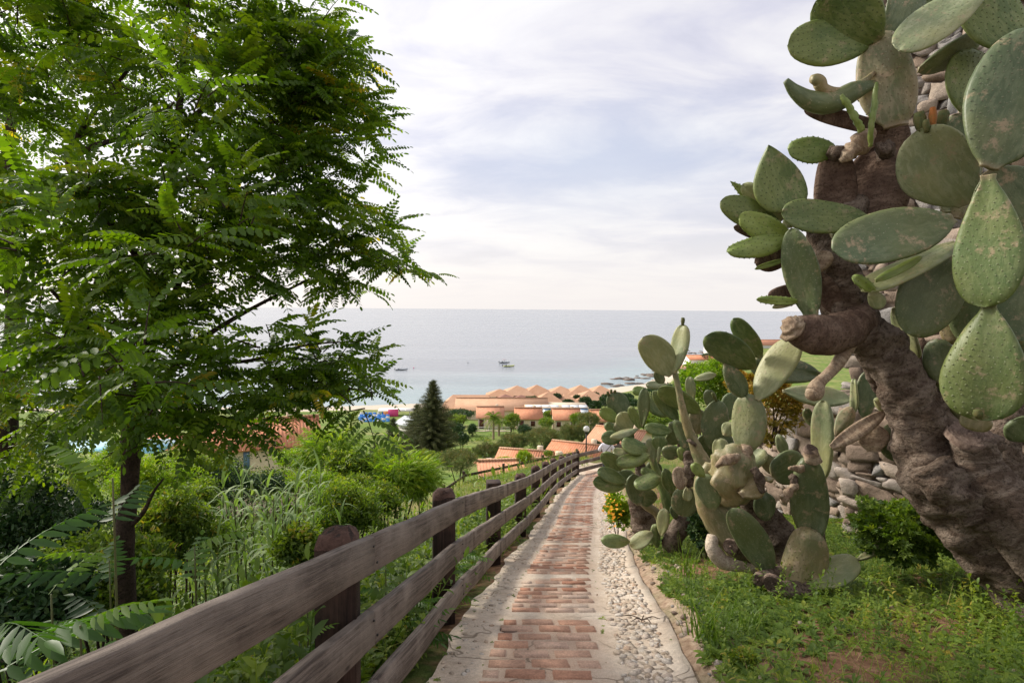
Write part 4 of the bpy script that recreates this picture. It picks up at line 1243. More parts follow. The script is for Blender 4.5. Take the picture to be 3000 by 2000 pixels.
limb(mid, [(2310, 1400, 5.45, 6), (2326, 1400, 5.43, 10), (2320, 1435, 5.42, 9)], 'limb', BARK, amp=0.5, fs=25)

BONE = m_bark('bleached cactus skin', (0.50, 0.42, 0.33), (0.62, 0.54, 0.44), (0.34, 0.26, 0.2), 1.3, 6.0, 0.01)
log = thing('dead_cactus_limb', 'curved bone-pale dead cactus limb lying on the soil below the prickly pears', 'branch', at(2150, 1650, 5.9))
limb(log, [(2092, 1572, 5.95, 16), (2086, 1600, 5.9, 20), (2110, 1638, 5.85, 21), (2160, 1655, 5.8, 18), (2222, 1662, 5.75, 16), (2250, 1668, 5.75, 8)], 'bark', BONE, amp=0.25, fs=10)

# ---- the clump that leans over the path
clump = thing('prickly_pear_clump', 'dense clump of green prickly pear pads leaning over the edge of the paved path', 'cactus', at(1960, 1620, 8.0))
limb(clump, [(1968, 1615, 7.9, 26), (1972, 1575, 7.9, 28), (2010, 1520, 7.95, 26), (2052, 1470, 8.0, 20), (2080, 1430, 8.0, 14)], 'trunk', amp=0.2)
limb(clump, [(1905, 1560, 8.9, 42), (1885, 1520, 8.9, 36), (1870, 1480, 8.9, 28), (1865, 1450, 8.9, 18)], 'trunk', amp=0.28)
limb(clump, [(1935, 1530, 8.6, 12), (1922, 1500, 8.6, 12), (1890, 1478, 8.6, 12), (1880, 1460, 8.6, 12)], 'limb', PAD['m'], amp=0.15)
limb(clump, [(1960, 1500, 8.2, 14), (1945, 1440, 8.2, 14), (1920, 1370, 8.25, 11), (1905, 1330, 8.3, 9)], 'limb', PAD['g'], amp=0.15)
limb(clump, [(2085, 1400, 7.4, 30), (2055, 1345, 7.4, 22), (2032, 1295, 7.4, 15), (2018, 1262, 7.4, 14), (2000, 1200, 7.4, 11), (1988, 1140, 7.4, 9), (1977, 1092, 7.4, 8)], 'limb', PAD['m'], amp=0.12, fs=14)
limb(clump, [(2024, 1300, 7.36, 15), (2030, 1292, 7.36, 15)], 'limb', BARK, amp=0.3, fs=20, k=2)
limb(clump, [(2010, 1325, 7.6, 14), (2020, 1365, 7.5, 18), (2015, 1400, 7.5, 16), (2022, 1425, 7.5, 10)], 'limb', BARK, amp=0.5, fs=14)
limb(clump, [(2062, 1380, 7.3, 10), (2082, 1372, 7.25, 17), (2098, 1378, 7.3, 9)], 'limb', BARKL, amp=0.5, fs=16)
limb(clump, [(1872, 1350, 8.8, 14), (1880, 1400, 8.8, 18), (1865, 1450, 8.9, 22)], 'limb', BARK, amp=0.4)
pads(clump, [
    (1966, 1100, 1884, 986, 92, 7.4, 'l', dict(phi=12)),
    (1975, 1093, 2003, 950, 48, 7.35, 'l', dict(phi=40)),
    (1920, 1082, 1942, 1124, 30, 7.6, 'd', dict()),
    (1826, 1232, 1793, 1150, 66, 8.6, 'd', dict(phi=5)),
    (1812, 1232, 1756, 1202, 38, 8.5, 'y', dict(phi=10)),
    (1850, 1258, 1818, 1206, 50, 8.3, 'l', dict(phi=20)),
    (1842, 1268, 1800, 1242, 34, 8.35, 'l', dict(phi=20)),
    (1808, 1268, 1774, 1240, 32, 8.7, 'g', dict(phi=-20)),
    (1824, 1280, 1761, 1284, 42, 8.3, 'g', dict(phi=10)),
    (1870, 1258, 1786, 1280, 20, 8.1, 'l', dict(phi=45)),
    (1897, 1320, 1822, 1292, 50, 8.0, 'g', dict(phi=35)),
    (1872, 1256, 1848, 1188, 24, 8.2, 'g', dict(phi=40)),
    (1880, 1250, 1890, 1136, 34, 8.3, 'd', dict(phi=20)),
    (1958, 1218, 1902, 1160, 50, 8.6, 'g', dict(phi=-40)),
    (1896, 1142, 1852, 1146, 26, 9.1, 'y', dict(phi=20)),
    (1955, 1128, 1892, 1128, 24, 9.1, 'l', dict(phi=20)),
    (2052, 1208, 1928, 1138, 62, 8.0, 'g', dict(phi=18)),
    (1988, 1232, 1912, 1146, 44, 8.15, 'g', dict(phi=-25)),
    (1968, 1262, 1888, 1250, 37, 8.05, 'g', dict(phi=15)),
    (2022, 1328, 1976, 1230, 38, 7.9, 'd', dict(phi=20)),
    (2045, 1272, 2040, 1196, 54, 8.3, 'm', dict(phi=-10)),
    (2084, 1315, 2106, 1172, 74, 7.9, 'd', dict(phi=-10)),
    (2088, 1202, 2074, 1140, 36, 8.8, 'd', dict()),
    (2028, 1178, 2020, 1102, 28, 8.9, 'l', dict(phi=20)),
    (2098, 1098, 2034, 1110, 22, 8.9, 'l', dict(phi=30)),
    (1912, 1352, 1906, 1282, 32, 8.15, 'l', dict(phi=35)),
    (1936, 1322, 1928, 1276, 46, 8.0, 'g', dict(phi=10)),
    (1928, 1358, 1932, 1308, 12, 7.9, 'l', dict(th=.015)),
    (2002, 1322, 1938, 1322, 40, 7.7, 'd', dict(phi=-25)),
    (2006, 1352, 1990, 1310, 26, 7.6, 'y', dict(phi=-10)),
    (1904, 1332, 1806, 1358, 44, 7.9, 'g', dict(phi=22)),
    (1822, 1376, 1763, 1326, 46, 8.2, 'g', dict(phi=25)),
    (1835, 1328, 1795, 1330, 40, 8.3, 'l', dict(phi=30)),
    (1832, 1424, 1738, 1408, 48, 8.0, 'g', dict(phi=0)),
    (1835, 1412, 1750, 1378, 42, 7.95, 'g', dict(phi=28)),
    (1870, 1480, 1854, 1388, 56, 8.4, 'd', dict(phi=-8)),
    (1935, 1400, 1858, 1422, 48, 7.7, 'g', dict(phi=24)),
    (1928, 1398, 1878, 1376, 30, 7.95, 'g', dict(phi=10)),
    (1972, 1445, 1944, 1372, 38, 8.0, 'g', dict(phi=-20)),
    (1925, 1460, 1875, 1450, 50, 8.4, 'd', dict(phi=-30)),
    (2016, 1398, 1968, 1394, 66, 7.45, 'p', dict(s='r', phi=10)),
    (2018, 1425, 1996, 1512, 78, 7.6, 'd', dict(phi=-5, s='r')),
    (2012, 1428, 2014, 1466, 28, 7.45, 'l', dict(phi=0)),
    (1936, 1568, 1950, 1488, 36, 7.8, 'l', dict(phi=25)),
    (1924, 1602, 1922, 1535, 30, 7.9, 'g', dict(phi=-20)),
    (1912, 1560, 1846, 1598, 48, 7.8, 'l', dict(phi=20)),
    (1845, 1586, 1761, 1582, 40, 7.75, 'g', dict(phi=8)),
    (1980, 1520, 1970, 1480, 26, 7.9, 'd', dict()),
    (1995, 1270, 1960, 1240, 32, 8.5, 'd', dict()),
    (1950, 1300, 2000, 1260, 46, 8.8, 'd', dict(phi=-20)),
    (2060, 1340, 2075, 1270, 60, 8.5, 'd', dict(phi=-25)),
    (1890, 1330, 1870, 1300, 40, 8.7, 'd', dict(phi=-20)),
    (1900, 1420, 1920, 1350, 50, 8.7, 'd', dict(phi=-20)),
    (2000, 1440, 1990, 1370, 50, 8.5, 'd', dict(phi=-20)),
    (1850, 1300, 1830, 1260, 44, 8.9, 'd', dict(phi=-20)),
    (1960, 1420, 1950, 1460, 40, 8.7, 'g', dict(phi=-20)),
    (1860, 1390, 1800, 1400, 44, 8.6, 'd', dict(phi=-20)),
    (2040, 1240, 2000, 1180, 50, 8.8, 'g', dict(phi=-10)),
    (2130, 1230, 2150, 1150, 60, 8.4, 'd', dict(phi=-15)),
    (2150, 1330, 2100, 1260, 50, 8.2, 'd', dict(phi=-25)),
])
buds(clump, [(2000, 952, 2001, 930, 12, 7.35, FRUIT), (1783, 1160, 1780, 1146, 9, 8.6, FRUIT), (1801, 1156, 1802, 1142, 9, 8.6, FRUIT), (1811, 1164, 1813, 1152, 8, 8.6, FRUIT), (2100, 1176, 2086, 1150, 10, 7.85, FRUIT), (1790, 1152, 1791, 1140, 8, 8.6, FRUIT)])
# ------------------------------------------------------------------ stone walls
def stone_face(name, label, A, B, h, thick, cat='wall', cell=0.26, lean=0.0, rows=None, hb=None, back=None, seed=3, sink=0.35):
    """rubble wall from A to B (ground points, left to right as seen); a core with irregular stones proud of it"""
    A, B = np.asarray(A, float), np.asarray(B, float)
    d = unit(np.array([B[0] - A[0], B[1] - A[1], 0]))
    n = np.array([d[1], -d[0], 0.0])            # toward the viewer
    L = np.hypot(B[0] - A[0], B[1] - A[1])
    h1, h2 = h if isinstance(h, tuple) else (h, h)
    root = thing(name, label, cat, (A + B) / 2)
    core = MB()
    m = max(6, int(L / 0.25))
    V = []
    r1 = random.Random(seed)
    for i in range(m + 1):
        q = i / m
        g_ = A * (1 - q) + B * q
        hh = h1 * (1 - q) + h2 * q
        hj = hh + r1.uniform(-.07, .07)
        for f, z in ((0, -sink), (0, hj), (thick, hj), (thick, -sink)):
            V.append(g_ - n * f + np.array([0, 0, z]) - n * (lean * max(z, 0) if f == 0 else 0))
    k = np.arange((m + 1) * 4).reshape(m + 1, 4)
    Fq = np.stack([k[:-1], k[1:], np.roll(k[1:], -1, 1), np.roll(k[:-1], -1, 1)], -1).reshape(-1, 4)
    core.add(V, [Fq, k[0][None], k[-1][::-1][None]])
    core.build('core', MORTAR, root)
    st = MB()
    z = -0.1
    hm = max(h1, h2)
    while z < hm:
        rh = cell * r1.uniform(0.6, 1.15)
        x = -r1.uniform(0, cell)
        while x < L:
            w = cell * r1.uniform(0.6, 1.9)
            q = min(1, max(0, (x + w / 2) / L))
            top = h1 * (1 - q) + h2 * q
            zc_ = z + rh / 2 + r1.uniform(-.05, .05) * rh
            if zc_ < top + 0.03 and r1.random() < 0.97:
                # occasionally split the cell in two small stones
                subs = [(x + w / 2, zc_, w, rh)] if r1.random() < 0.7 or rh < cell * .7 else [(x + w / 2, zc_ - rh * .25, w, rh * .5), (x + w * .3, zc_ + rh * .25, w * .6, rh * .5), (x + w * .82, zc_ + rh * .25, w * .36, rh * .48)]
                for sx, sz, sw, sh in subs:
                    V0, F0 = stone_unit(r1)
                    c = A * (1 - sx / L) + B * (sx / L)
                    a = r1.uniform(-.14, .14)
                    M = np.stack([d * math.cos(a) + np.array([0, 0, math.sin(a)]), n, np.array([0, 0, math.cos(a)]) - d * math.sin(a)], 1)
                    S = V0 * np.array([sw * 0.505, 0.07 + r1.uniform(0, .05), sh * 0.505])
                    st.add(S @ M.T + c + np.array([0, 0, sz]) - n * (lean * max(sz, 0) + 0.055 - r1.uniform(0, 0.03)), F0, r1.random())
            x += w
        z += rh
    st.build('stones', STONE, root)
    return root

_su = {}
def stone_unit(r1):
    if 'b' not in _su:
        import bmesh
        bm = bmesh.new(); bmesh.ops.create_cube(bm, size=2)
        bmesh.ops.subdivide_edges(bm, edges=bm.edges[:], cuts=3, use_grid_fill=True)
        _su['b'] = (np.array([q.co[:] for q in bm.verts]), np.array([[q.index for q in f.verts] for f in bm.faces])); bm.free()
    V, F = _su['b']
    s = V / np.linalg.norm(V, axis=1, keepdims=True)
    D = V * 0.9 + s * 0.17
    a = np.array([r1.uniform(-1, 1) for _ in range(12)])
    D = D * (1 + 0.17 * np.sin(V @ a[:3] * 2.5 + a[9] * 5)[:, None] + 0.12 * np.sin(V @ a[3:6] * 4 + a[10] * 5)[:, None]) + 0.07 * np.sin(V[:, [1, 2, 0]] * 5 * a[6:9] + a[11]) + 0.035 * np.sin(V[:, [2, 0, 1]] * 11 + a[:3] * 9)
    for k in range(3):
        pn = unit(np.array([a[k], a[k + 3], a[k + 6]])); lim = 0.95 + 0.12 * a[k]
        ov = np.clip(D @ pn - lim, 0, None)
        D = D - ov[:, None] * pn
    return D, F

A1 = at(2150, 1370, 13.0); A1[2] = ground_z(A1[0], A1[1])
B1 = at(2900, 1520, 7.8); B1[2] = ground_z(B1[0], B1[1])
stone_face('retaining_wall', 'low dry-stone retaining wall of rough tan rubble behind the prickly pears', A1, B1, (1.9, 2.5), 0.5, cell=0.30, seed=5)
# tall old rubble building at the right edge
c0 = at(2505, 1000, 8.6)
c1 = at(3300, 1000, 6.4)
c0[2] = c1[2] = min(ground_z(c0[0], c0[1]), ground_z(c1[0], c1[1])) - 0.2
stone_face('stone_tower', 'tall rough stone building wall rising behind the top of the tree-like cactus', c0, c1, 9.0, 4.0, cat='building', cell=0.24, lean=0.03, seed=9)

# ------------------------------------------------------------------ trees
def leafy(mb, blobs, T, n_per, size, v_mu, v_sd, droop=0.35, twig=None, twmb=None, tw_len=0.5, per=7, density=1.0, sun_up=0.15):
    """twigs grow out of the blobs and carry compound leaves"""
    P, D, S, VV, K = [], [], [], [], []
    for (c, r, n) in blobs:
        c = np.asarray(c); r = np.asarray(r)
        for i in range(int(n * density)):
            q = rng.normal(size=3); q /= np.linalg.norm(q)
            rad = rng.uniform(0.35, 1.0) ** 0.6
            s = c + q * r * rad * 0.75
            out = unit(q * r + np.array([0, 0, 0.15]))
            d0 = unit(out * 0.8 + rng.normal(size=3) * 0.45 + np.array([0, 0, sun_up]))
            L = tw_len * rng.uniform(0.5, 1.15)
            tt = np.linspace(0, 1, 5)
            path = s + d0 * (L * tt)[:, None] + np.array([0, 0, -0.22 * L]) * (tt ** 2)[:, None]
            if twmb is not None and rng.random() < 0.75:
                tube(twmb, path[[0, 2, 4]], [0.006, 0.004, 0.002], 4, 2, caps=False)
            vb = rng.normal(v_mu, v_sd)
            for j in range(per):
                f = (j + 0.6) / per
                p = s + d0 * (L * f) + np.array([0, 0, -0.22 * L * f * f])
                side = np.cross(d0, [0, 0, 1.0]) * (1 if j % 2 else -1)
                dd = unit(d0 * rng.uniform(0.3, 0.9) + side * rng.uniform(0.6, 1.1) + np.array([0, 0, rng.uniform(-0.45, 0.25)]))
                P.append(p); D.append(dd); S.append(size * rng.uniform(0.7, 1.2)); VV.append(np.clip(vb + rng.normal(0, 0.09), 0.02, 0.97)); K.append(rng.integers(len(T)))
    P, D, S, VV, K = map(np.array, (P, D, S, VV, K))
    B = basis(D, roll=rng.normal(0, 0.45, len(P)))
    for k in range(len(T)):
        m = K == k
        place(mb, T[k], P[m], B[m], S[m], VV[m])

LB = [(60, 20, 140, 90, 4.9, 16), (40, 330, 120, 90, 4.9, 12), (250, 150, 120, 90, 5.2, 14), (20, 180, 90, 90, 5.2, 10), (1165, 790, 40, 26, 5.3, 7), (1120, 700, 50, 30, 5.2, 6), (1030, 1110, 25, 30, 4.7, 4), (1070, 1170, 30, 15, 4.6, 3), (1000, 130, 60, 40, 5.0, 6),  # px, py, rx, ry, depth, twigs : the crown of the locust tree
    (120, 110, 230, 170, 4.6, 34), (400, 60, 210, 150, 4.8, 34), (650, 70, 160, 120, 5.2, 30), (800, 150, 130, 110, 5.0, 26), (875, 190, 90, 95, 5.0, 26), (1015, 200, 56, 75, 5.0, 15), (855, 330, 112, 90, 4.9, 26), (1005, 330, 60, 75, 5.1, 16),
    (700, 320, 180, 120, 4.6, 32), (470, 270, 170, 100, 4.4, 22), (90, 400, 110, 110, 4.4, 14), (1035, 440, 37, 55, 5.1, 10), (915, 520, 90, 75, 5.0, 22), (800, 560, 150, 95, 4.6, 26), (560, 590, 190, 110, 4.1, 28), (320, 610, 180, 95, 3.9, 24),
    (90, 640, 140, 120, 4.2, 20), (995, 610, 45, 50, 5.0, 10), (825, 730, 97, 75, 4.8, 20), (995, 750, 71, 55, 5.1, 14), (1115, 770, 33, 26, 5.3, 7), (1045, 840, 45, 26, 5.3, 7), (680, 780, 130, 85, 4.4, 20), (450, 800, 170, 95, 4.4, 22),
    (200, 830, 170, 110, 4.0, 24), (590, 930, 110, 60, 4.6, 12), (330, 1000, 170, 80, 3.6, 18), (80, 1010, 120, 120, 4.0, 18), (930, 1050, 60, 25, 4.7, 8), (985, 1075, 30, 30, 4.7, 4), (850, 1080, 100, 40, 4.5, 11), (700, 1110, 150, 65, 4.3, 18),
    (480, 1110, 130, 80, 3.8, 16), (880, 1160, 90, 40, 4.4, 9), (1020, 1160, 50, 20, 4.6, 4), (1080, 1180, 25, 16, 4.6, 2), (560, 1210, 110, 60, 3.9, 12), (230, 1200, 180, 80, 4.6, 16), (760, 1200, 70, 40, 4.2, 7), (430, 1240, 90, 50, 3.4, 8),
    (640, 1290, 90, 55, 4.4, 9), (60, 1220, 100, 90, 4.8, 12), (230, 300, 110, 60, 4.9, 6), (640, 430, 150, 60, 4.9, 12), (875, 430, 82, 50, 5.2, 10), (620, 690, 140, 60, 4.9, 12),
]
tb = at(372, 1640, 4.5)
tree = thing('locust_tree', 'tall locust tree with a thin trunk and feathery green leaves on the left', 'tree', [tb[0], tb[1], ground_z(tb[0], tb[1])])
gz = float(ground_z(tb[0], tb[1])) - 0.2
mb = MB()
tube(mb, [[tb[0] - .02, tb[1], gz], at(365, 1620, 4.5), at(375, 1500, 4.5), at(382, 1380, 4.5), at(386, 1290, 4.5), at(400, 1180, 4.5), at(430, 1040, 4.5), at(462, 880, 4.6), at(480, 760, 4.6), at(500, 560, 4.7), at(520, 380, 4.8), at(540, 150, 4.9), at(560, -80, 5.0)],
     [0.085, 0.070, 0.062, 0.062, 0.075, 0.06, 0.052, 0.046, 0.042, 0.036, 0.03, 0.022, 0.012], 14, 6, 0.14, 14)
mb.build('trunk', BARKD, tree, smooth=True)
LIMBS = [
    [(392, 1240, 4.5, .045), (470, 1130, 4.4, .034), (560, 1020, 4.4, .026), (690, 930, 4.5, .018), (900, 820, 4.8, .01)],
    [(392, 1250, 4.5, .04), (330, 1100, 4.3, .03), (250, 960, 4.1, .022), (150, 850, 4.0, .012)],
    [(430, 1040, 4.5, .04), (500, 900, 4.6, .03), (560, 770, 4.7, .022), (760, 640, 4.9, .016), (1000, 560, 5.1, .008)],
    [(462, 880, 4.6, .035), (380, 720, 4.4, .026), (260, 600, 4.2, .02), (120, 520, 4.3, .01)],
    [(500, 560, 4.7, .032), (640, 470, 4.9, .024), (850, 380, 5.0, .018), (1080, 280, 5.1, .008)],
    [(520, 380, 4.8, .028), (680, 260, 4.9, .02), (850, 190, 5.0, .014), (1010, 130, 5.0, .006)],
    [(200, 470, 4.6, .028), (270, 430, 4.6, .024), (350, 408, 4.6, .018), (450, 390, 4.7, .01)],
    [(260, 600, 4.2, .028), (200, 470, 4.6, .024), (260, 350, 4.7, .02), (380, 200, 4.8, .012)],
    [(376, 1545, 4.5, .026), (420, 1500, 4.45, .018), (450, 1440, 4.4, .012), (480, 1400, 4.4, .006)],
    [(560, 1020, 4.4, .02), (700, 1060, 4.4, .014), (900, 1010, 4.6, .009), (1060, 1000, 4.7, .004)],
    [(470, 1130, 4.4, .022), (650, 1130, 4.3, .014), (850, 1110, 4.4, .008), (1100, 1150, 4.6, .004)],
    [(900, 760, 4.8, .012), (1050, 740, 5.1, .008), (1200, 780, 5.3, .005)],
]
for q in LIMBS:
    mb = MB()
    tube(mb, [at(a, b, c) for a, b, c, r in q], [r for *_, r in q], 8, 5, 0.12, 16)
    mb.build('limb', BARKD, tree, smooth=True)
mb, tw = MB(), MB()
blobs = [(at(x, y, Z), np.array([rx / FOC * Z, 0.55, ry / FOC * Z]), n * 1.10) for x, y, rx, ry, Z, n in LB]
leafy(mb, blobs, T_LOC, 0, 0.98, 0.46, 0.19, twmb=tw, tw_len=0.34, per=6)
# sprays close to the camera with big individual leaves
near = [(at(400, 1090, 2.5), np.array([.16, .15, .14]), 5), (at(180, 720, 2.7), np.array([.28, .2, .2]), 6), (at(480, 720, 3.0), np.array([.25, .2, .14]), 5), (at(560, 300, 3.2), np.array([.25, .2, .12]), 5), (at(250, 1100, 2.9), np.array([.2, .2, .1]), 4), (at(820, 1010, 3.6), np.array([.3, .2, .10]), 4), (at(700, 640, 3.5), np.array([.25, .2, .12]), 5)]
leafy(mb, near, T_LOC, 0, 0.9, 0.42, 0.08, twmb=tw, tw_len=0.3, per=5)
mb.build('crown', GREEN['locust'], tree)
tw.build('twigs', BARKD, tree)['kind'] = 'stuff'
mb = MB()
for (x, y, Z) in [(805, 115, 4.7), (790, 95, 4.7), (530, 125, 4.6), (815, 130, 4.7), (800, 210, 4.7)]:
    c = at(x, y, Z)
    n = 26
    P = c + rng.normal(size=(n, 3)) * np.array([.035, .03, .06])
    place(mb, T_ROUND, P, basis(rng.normal(size=(n, 3))), 0.018, rng.random(n))
mb.build('blossom', GREEN['white'], tree)

# a second, darker tree behind it at the left edge
t2b = at(20, 1500, 7.0)
tree2 = thing('locust_tree', 'darker locust tree with a leaning trunk at the far left edge behind the nearer one', 'tree', [t2b[0], t2b[1], ground_z(t2b[0], t2b[1])])
mb = MB()
tube(mb, [[t2b[0], t2b[1], ground_z(t2b[0], t2b[1]) - .2], at(20, 1300, 7), at(30, 1100, 7), at(45, 900, 7), at(20, 500, 7), at(60, 200, 7)], [.14, .12, .11, .10, .07, .04], 12, 5, 0.12, 12)
mb.build('trunk', BARKD, tree2, smooth=True)
mb, tw = MB(), MB()
bl2 = [(at(x, y, Z), np.array([rx / FOC * Z, 0.8, ry / FOC * Z]), n) for x, y, rx, ry, Z, n in [(120, 1160, 170, 110, 6.8, 36), (330, 1130, 130, 100, 7.2, 24), (60, 950, 160, 120, 6.8, 30), (100, 700, 170, 150, 7.2, 34), (-100, 400, 200, 250, 7, 30), (200, 1330, 150, 60, 6.6, 20), (30, 1330, 110, 60, 6.6, 14), (120, 250, 160, 140, 7.4, 26), (380, 880, 160, 90, 7.4, 22), (400, 620, 170, 120, 7.6, 20), (350, 150, 200, 120, 7.6, 22), (650, 250, 120, 120, 7.6, 12)]]
leafy(mb, bl2, T_LOC, 0, 1.1, 0.36, 0.15, twmb=tw, tw_len=0.5, per=5, density=0.7)
mb.build('crown', GREEN['locust'], tree2)
tw.build('twigs', BARKD, tree2)['kind'] = 'stuff'

# ------------------------------------------------------------------ saplings with long fronds
def sapling(label, base, h, nf, fs, lean=(0, 0), v=0.45, stemr=0.005, name='tree_of_heaven', dirs=None, crown_v=None):
    b = np.array([base[0], base[1], float(ground_z(base[0], base[1]))]) if base[2] is None else np.array(base, float)
    root = thing(name, label, 'sapling', b, 'tree of heaven saplings beside the fence')
    top = b + np.array([lean[0], lean[1], h])
    mb = MB(); tube(mb, [b, b * .5 + top * .5 + [lean[0] * -.1, 0, 0], top], [stemr * 1.4, stemr, stemr * .6], 7, 4)
    mb.build('stem', m_stem, root, smooth=True)
    mb = MB()
    P, D, S, VV = [], [], [], []
    for i in range(nf):
        q = 0.45 + 0.55 * i / max(1, nf - 1)
        a = i * 2.4 + rng.uniform(-.3, .3) if dirs is None else dirs[i % len(dirs)]
        e = 0.15 + 0.75 * q + rng.uniform(-.15, .15)
        P.append(b + (top - b) * q); D.append([math.cos(a) * math.cos(e), math.sin(a) * math.cos(e), math.sin(e) * .6]); S.append(fs * (1.1 - 0.5 * q) * rng.uniform(.85, 1.15)); VV.append(np.clip(v + rng.normal(0, .1), 0, 1) if q < .97 else 0.75)
    P, D, S, VV = map(np.array, (P, D, S, VV))
    B = basis(D)
    K = rng.integers(0, 3, len(P))
    for k in range(3):
        m = K == k
        place(mb, T_AIL[k], P[m], B[m], S[m], VV[m])
    mb.build('fronds', GREEN['ailanthus'], root)
    return root
m_stem = m_plain('green stem', (0.09, 0.13, 0.035), (0.10, 0.07, 0.035), 12, 0.6, 0.2)
def gp(px, py, Z, dz=None):
    p = at(px, py, Z); z = float(ground_z(p[0], p[1]))
    return p, z
def sap_at(label, px, py, Z, nf, fs, v=0.45, **kw):
    """sapling whose top appears at (px,py)"""
    p = at(px, py, Z); z = float(ground_z(p[0], p[1])) - .05
    x = min(p[0], float(_fx(p[1])) - 0.24) - kw.get('lean', (0, 0))[0]
    z = float(ground_z(x, p[1])) - .05
    return sapling(label, (x, p[1], z), p[2] - z, nf, fs, v=v, **kw)
sap_at('broad-leaved sapling in the bottom left corner with a thick yellow green stem', 70, 1560, 1.75, 11, 1.0, 0.30, stemr=0.011, lean=(0.3, -0.1), dirs=[0.3, -0.5, 2.6, 1.4, 3.4, 0.8])
sap_at('sapling with bright drooping leaflets just above the bottom left end of the rail', 235, 1830, 1.75, 6, 0.62, 0.62, dirs=[0.1, 3.1, -0.9, 1.3, 4.4])
sap_at('slender sapling with a purplish tip left of the thin tree trunk', 320, 1640, 2.6, 8, 0.8, 0.40)
sap_at('sapling with drooping pale-tipped leaves between tree trunk and nearest post', 570, 1600, 2.7, 9, 0.8, 0.50)
sap_at('sapling with a striped curled young leaf low at the left edge', 150, 1740, 2.1, 7, 0.7, 0.40)
sap_at('sapling growing up behind the first rounded fence post', 900, 1700, 3.2, 8, 0.6, 0.5)
sap_at('leafy sapling behind the gap between the first and second fence posts', 1130, 1640, 4.0, 9, 0.6, 0.58)
sap_at('sapling poking through the rails before the third fence post', 1420, 1590, 6.2, 10, 0.7, 0.6)
sap_at('sapling leaning through the lowest rail onto the gravel margin', 1470, 1660, 5.5, 8, 0.7, 0.5, lean=(0.25, 0.0), dirs=[0.0, -0.4, 0.5, -0.9, 2.5, 0.2])
sap_at('low sapling spreading fronds over the bottom rail near the viewer', 1180, 1880, 2.55, 7, 0.5, 0.62, dirs=[0.0, 0.5, -0.6, 3.0, 1.5])
sap_at('low sapling hanging fronds across the gravel beside the second post', 1360, 1750, 4.2, 8, 0.62, 0.45, dirs=[0.0, -0.5, 0.4, -0.2, 2.8])
sap_at('dark sapling with broad hanging leaflets in front of the tree trunk', 330, 1400, 2.0, 0 + 6, 0.75, 0.12, dirs=[3.0, 3.3, 2.7, 3.6, 1.9])

# ------------------------------------------------------------------ giant reeds
def reed_proto(h, nl, seed, v):
    r1 = random.Random(seed)
    root = thing('giant_reed', '', 'reed', (0, 0, 0), 'giant reeds on the slope behind the fence')
    mb = MB(); tube(mb, [(0, 0, 0), (0.03, 0.02, h * .5), (0.05, 0.0, h)], [0.013, 0.011, 0.004], 6, 3)
    mb.build('stem', m_stem, root, smooth=True)
    P, D, S, VV, K = [], [], [], [], []
    for i in range(nl):
        q = 0.2 + 0.8 * i / nl
        a = i * 2.6 + r1.uniform(-.5, .5)
        P.append([0.04 * q, 0.01, h * q]); D.append([math.cos(a), math.sin(a), 0]); S.append(h * r1.uniform(.17, .27) * (1.15 - .4 * q)); VV.append(min(1, max(0, v + r1.uniform(-.2, .25)))); K.append(r1.randrange(3))
    P, D, S, VV, K = map(np.array, (P, D, S, VV, K))
    mb = MB()
    for k in range(3):
        m = K == k
        place(mb, T_REED[k], P[m], basis(D[m]), S[m], VV[m])
    mb.build('blades', GREEN['reed'], root)
    return root
R0 = [reed_proto(2.1, 26, 1, 0.60), reed_proto(1.7, 22, 2, 0.50), reed_proto(1.9, 25, 3, 0.68)]
reeds = [(640, 1400, 8.5), (700, 1378, 9.0), (745, 1420, 8.2), (790, 1410, 9.2), (830, 1430, 8.4), (862, 1368, 9.6), (900, 1390, 9.0), (940, 1420, 8.6), (965, 1440, 9.4), (885, 1470, 7.8), (815, 1480, 7.6), (740, 1490, 7.4),
         (680, 1470, 7.8), (600, 1500, 7.2), (560, 1470, 8.2), (930, 1370, 10.4), (1000, 1480, 8.2), (775, 1390, 10.0),
         (720, 1540, 6.4), (800, 1530, 6.6), (860, 1550, 6.2), (640, 1550, 6.6), (930, 1500, 6.9), (690, 1430, 7.4), (855, 1420, 7.2), (790, 1450, 7.0)]
rl = ['the leftmost of the tall reeds, near the tree trunk', 'tall pale reed standing clear above the dark house base', 'reed with arching grey green blades, left of the thick middle', 'straight reed in the back of the clump', 'reed in the thick middle of the clump', 'tallest spiky reed of the clump against the roof edge',
      'reed with upright tip, right of the tallest', 'short reed at the right of the clump', 'last reed at the right side of the clump', 'low front reed at the right of the clump', 'low front reed in the middle of the clump', 'low front reed at the left of the clump',
      'bent reed low on the left of the clump', 'small reed low beside the tree trunk', 'small reed half hidden behind the tree trunk', 'thin far reed on the right with upright tip', 'lone short reed nearest the second fence post', 'far thin reed behind the middle of the clump',
      'front reed left of the first fence post, second from the trunk', 'front reed above the middle of the long top rail', 'front reed directly above the first fence post', 'front reed closest to the thin tree trunk', 'front reed right of the first fence post top',
      'tall near reed left of the middle of the clump', 'tall near reed right of the middle of the clump', 'tall near reed in the very middle of the clump']
for i, (px, py, Z) in enumerate(reeds):
    src = R0[i % 3]
    o = src if i < 3 else copy_tree(src)
    p = at(px, py, Z); z = float(ground_z(p[0], p[1])) - 0.05
    o.location = (p[0], p[1], z)
    s = (p[2] - z) / (2.1, 1.7, 1.9)[i % 3]
    o.scale = (max(.8, min(s, 1.3)), max(.8, min(s, 1.3)), s)
    o.rotation_euler = (0, 0, i * 1.3)
    o['label'] = rl[i]

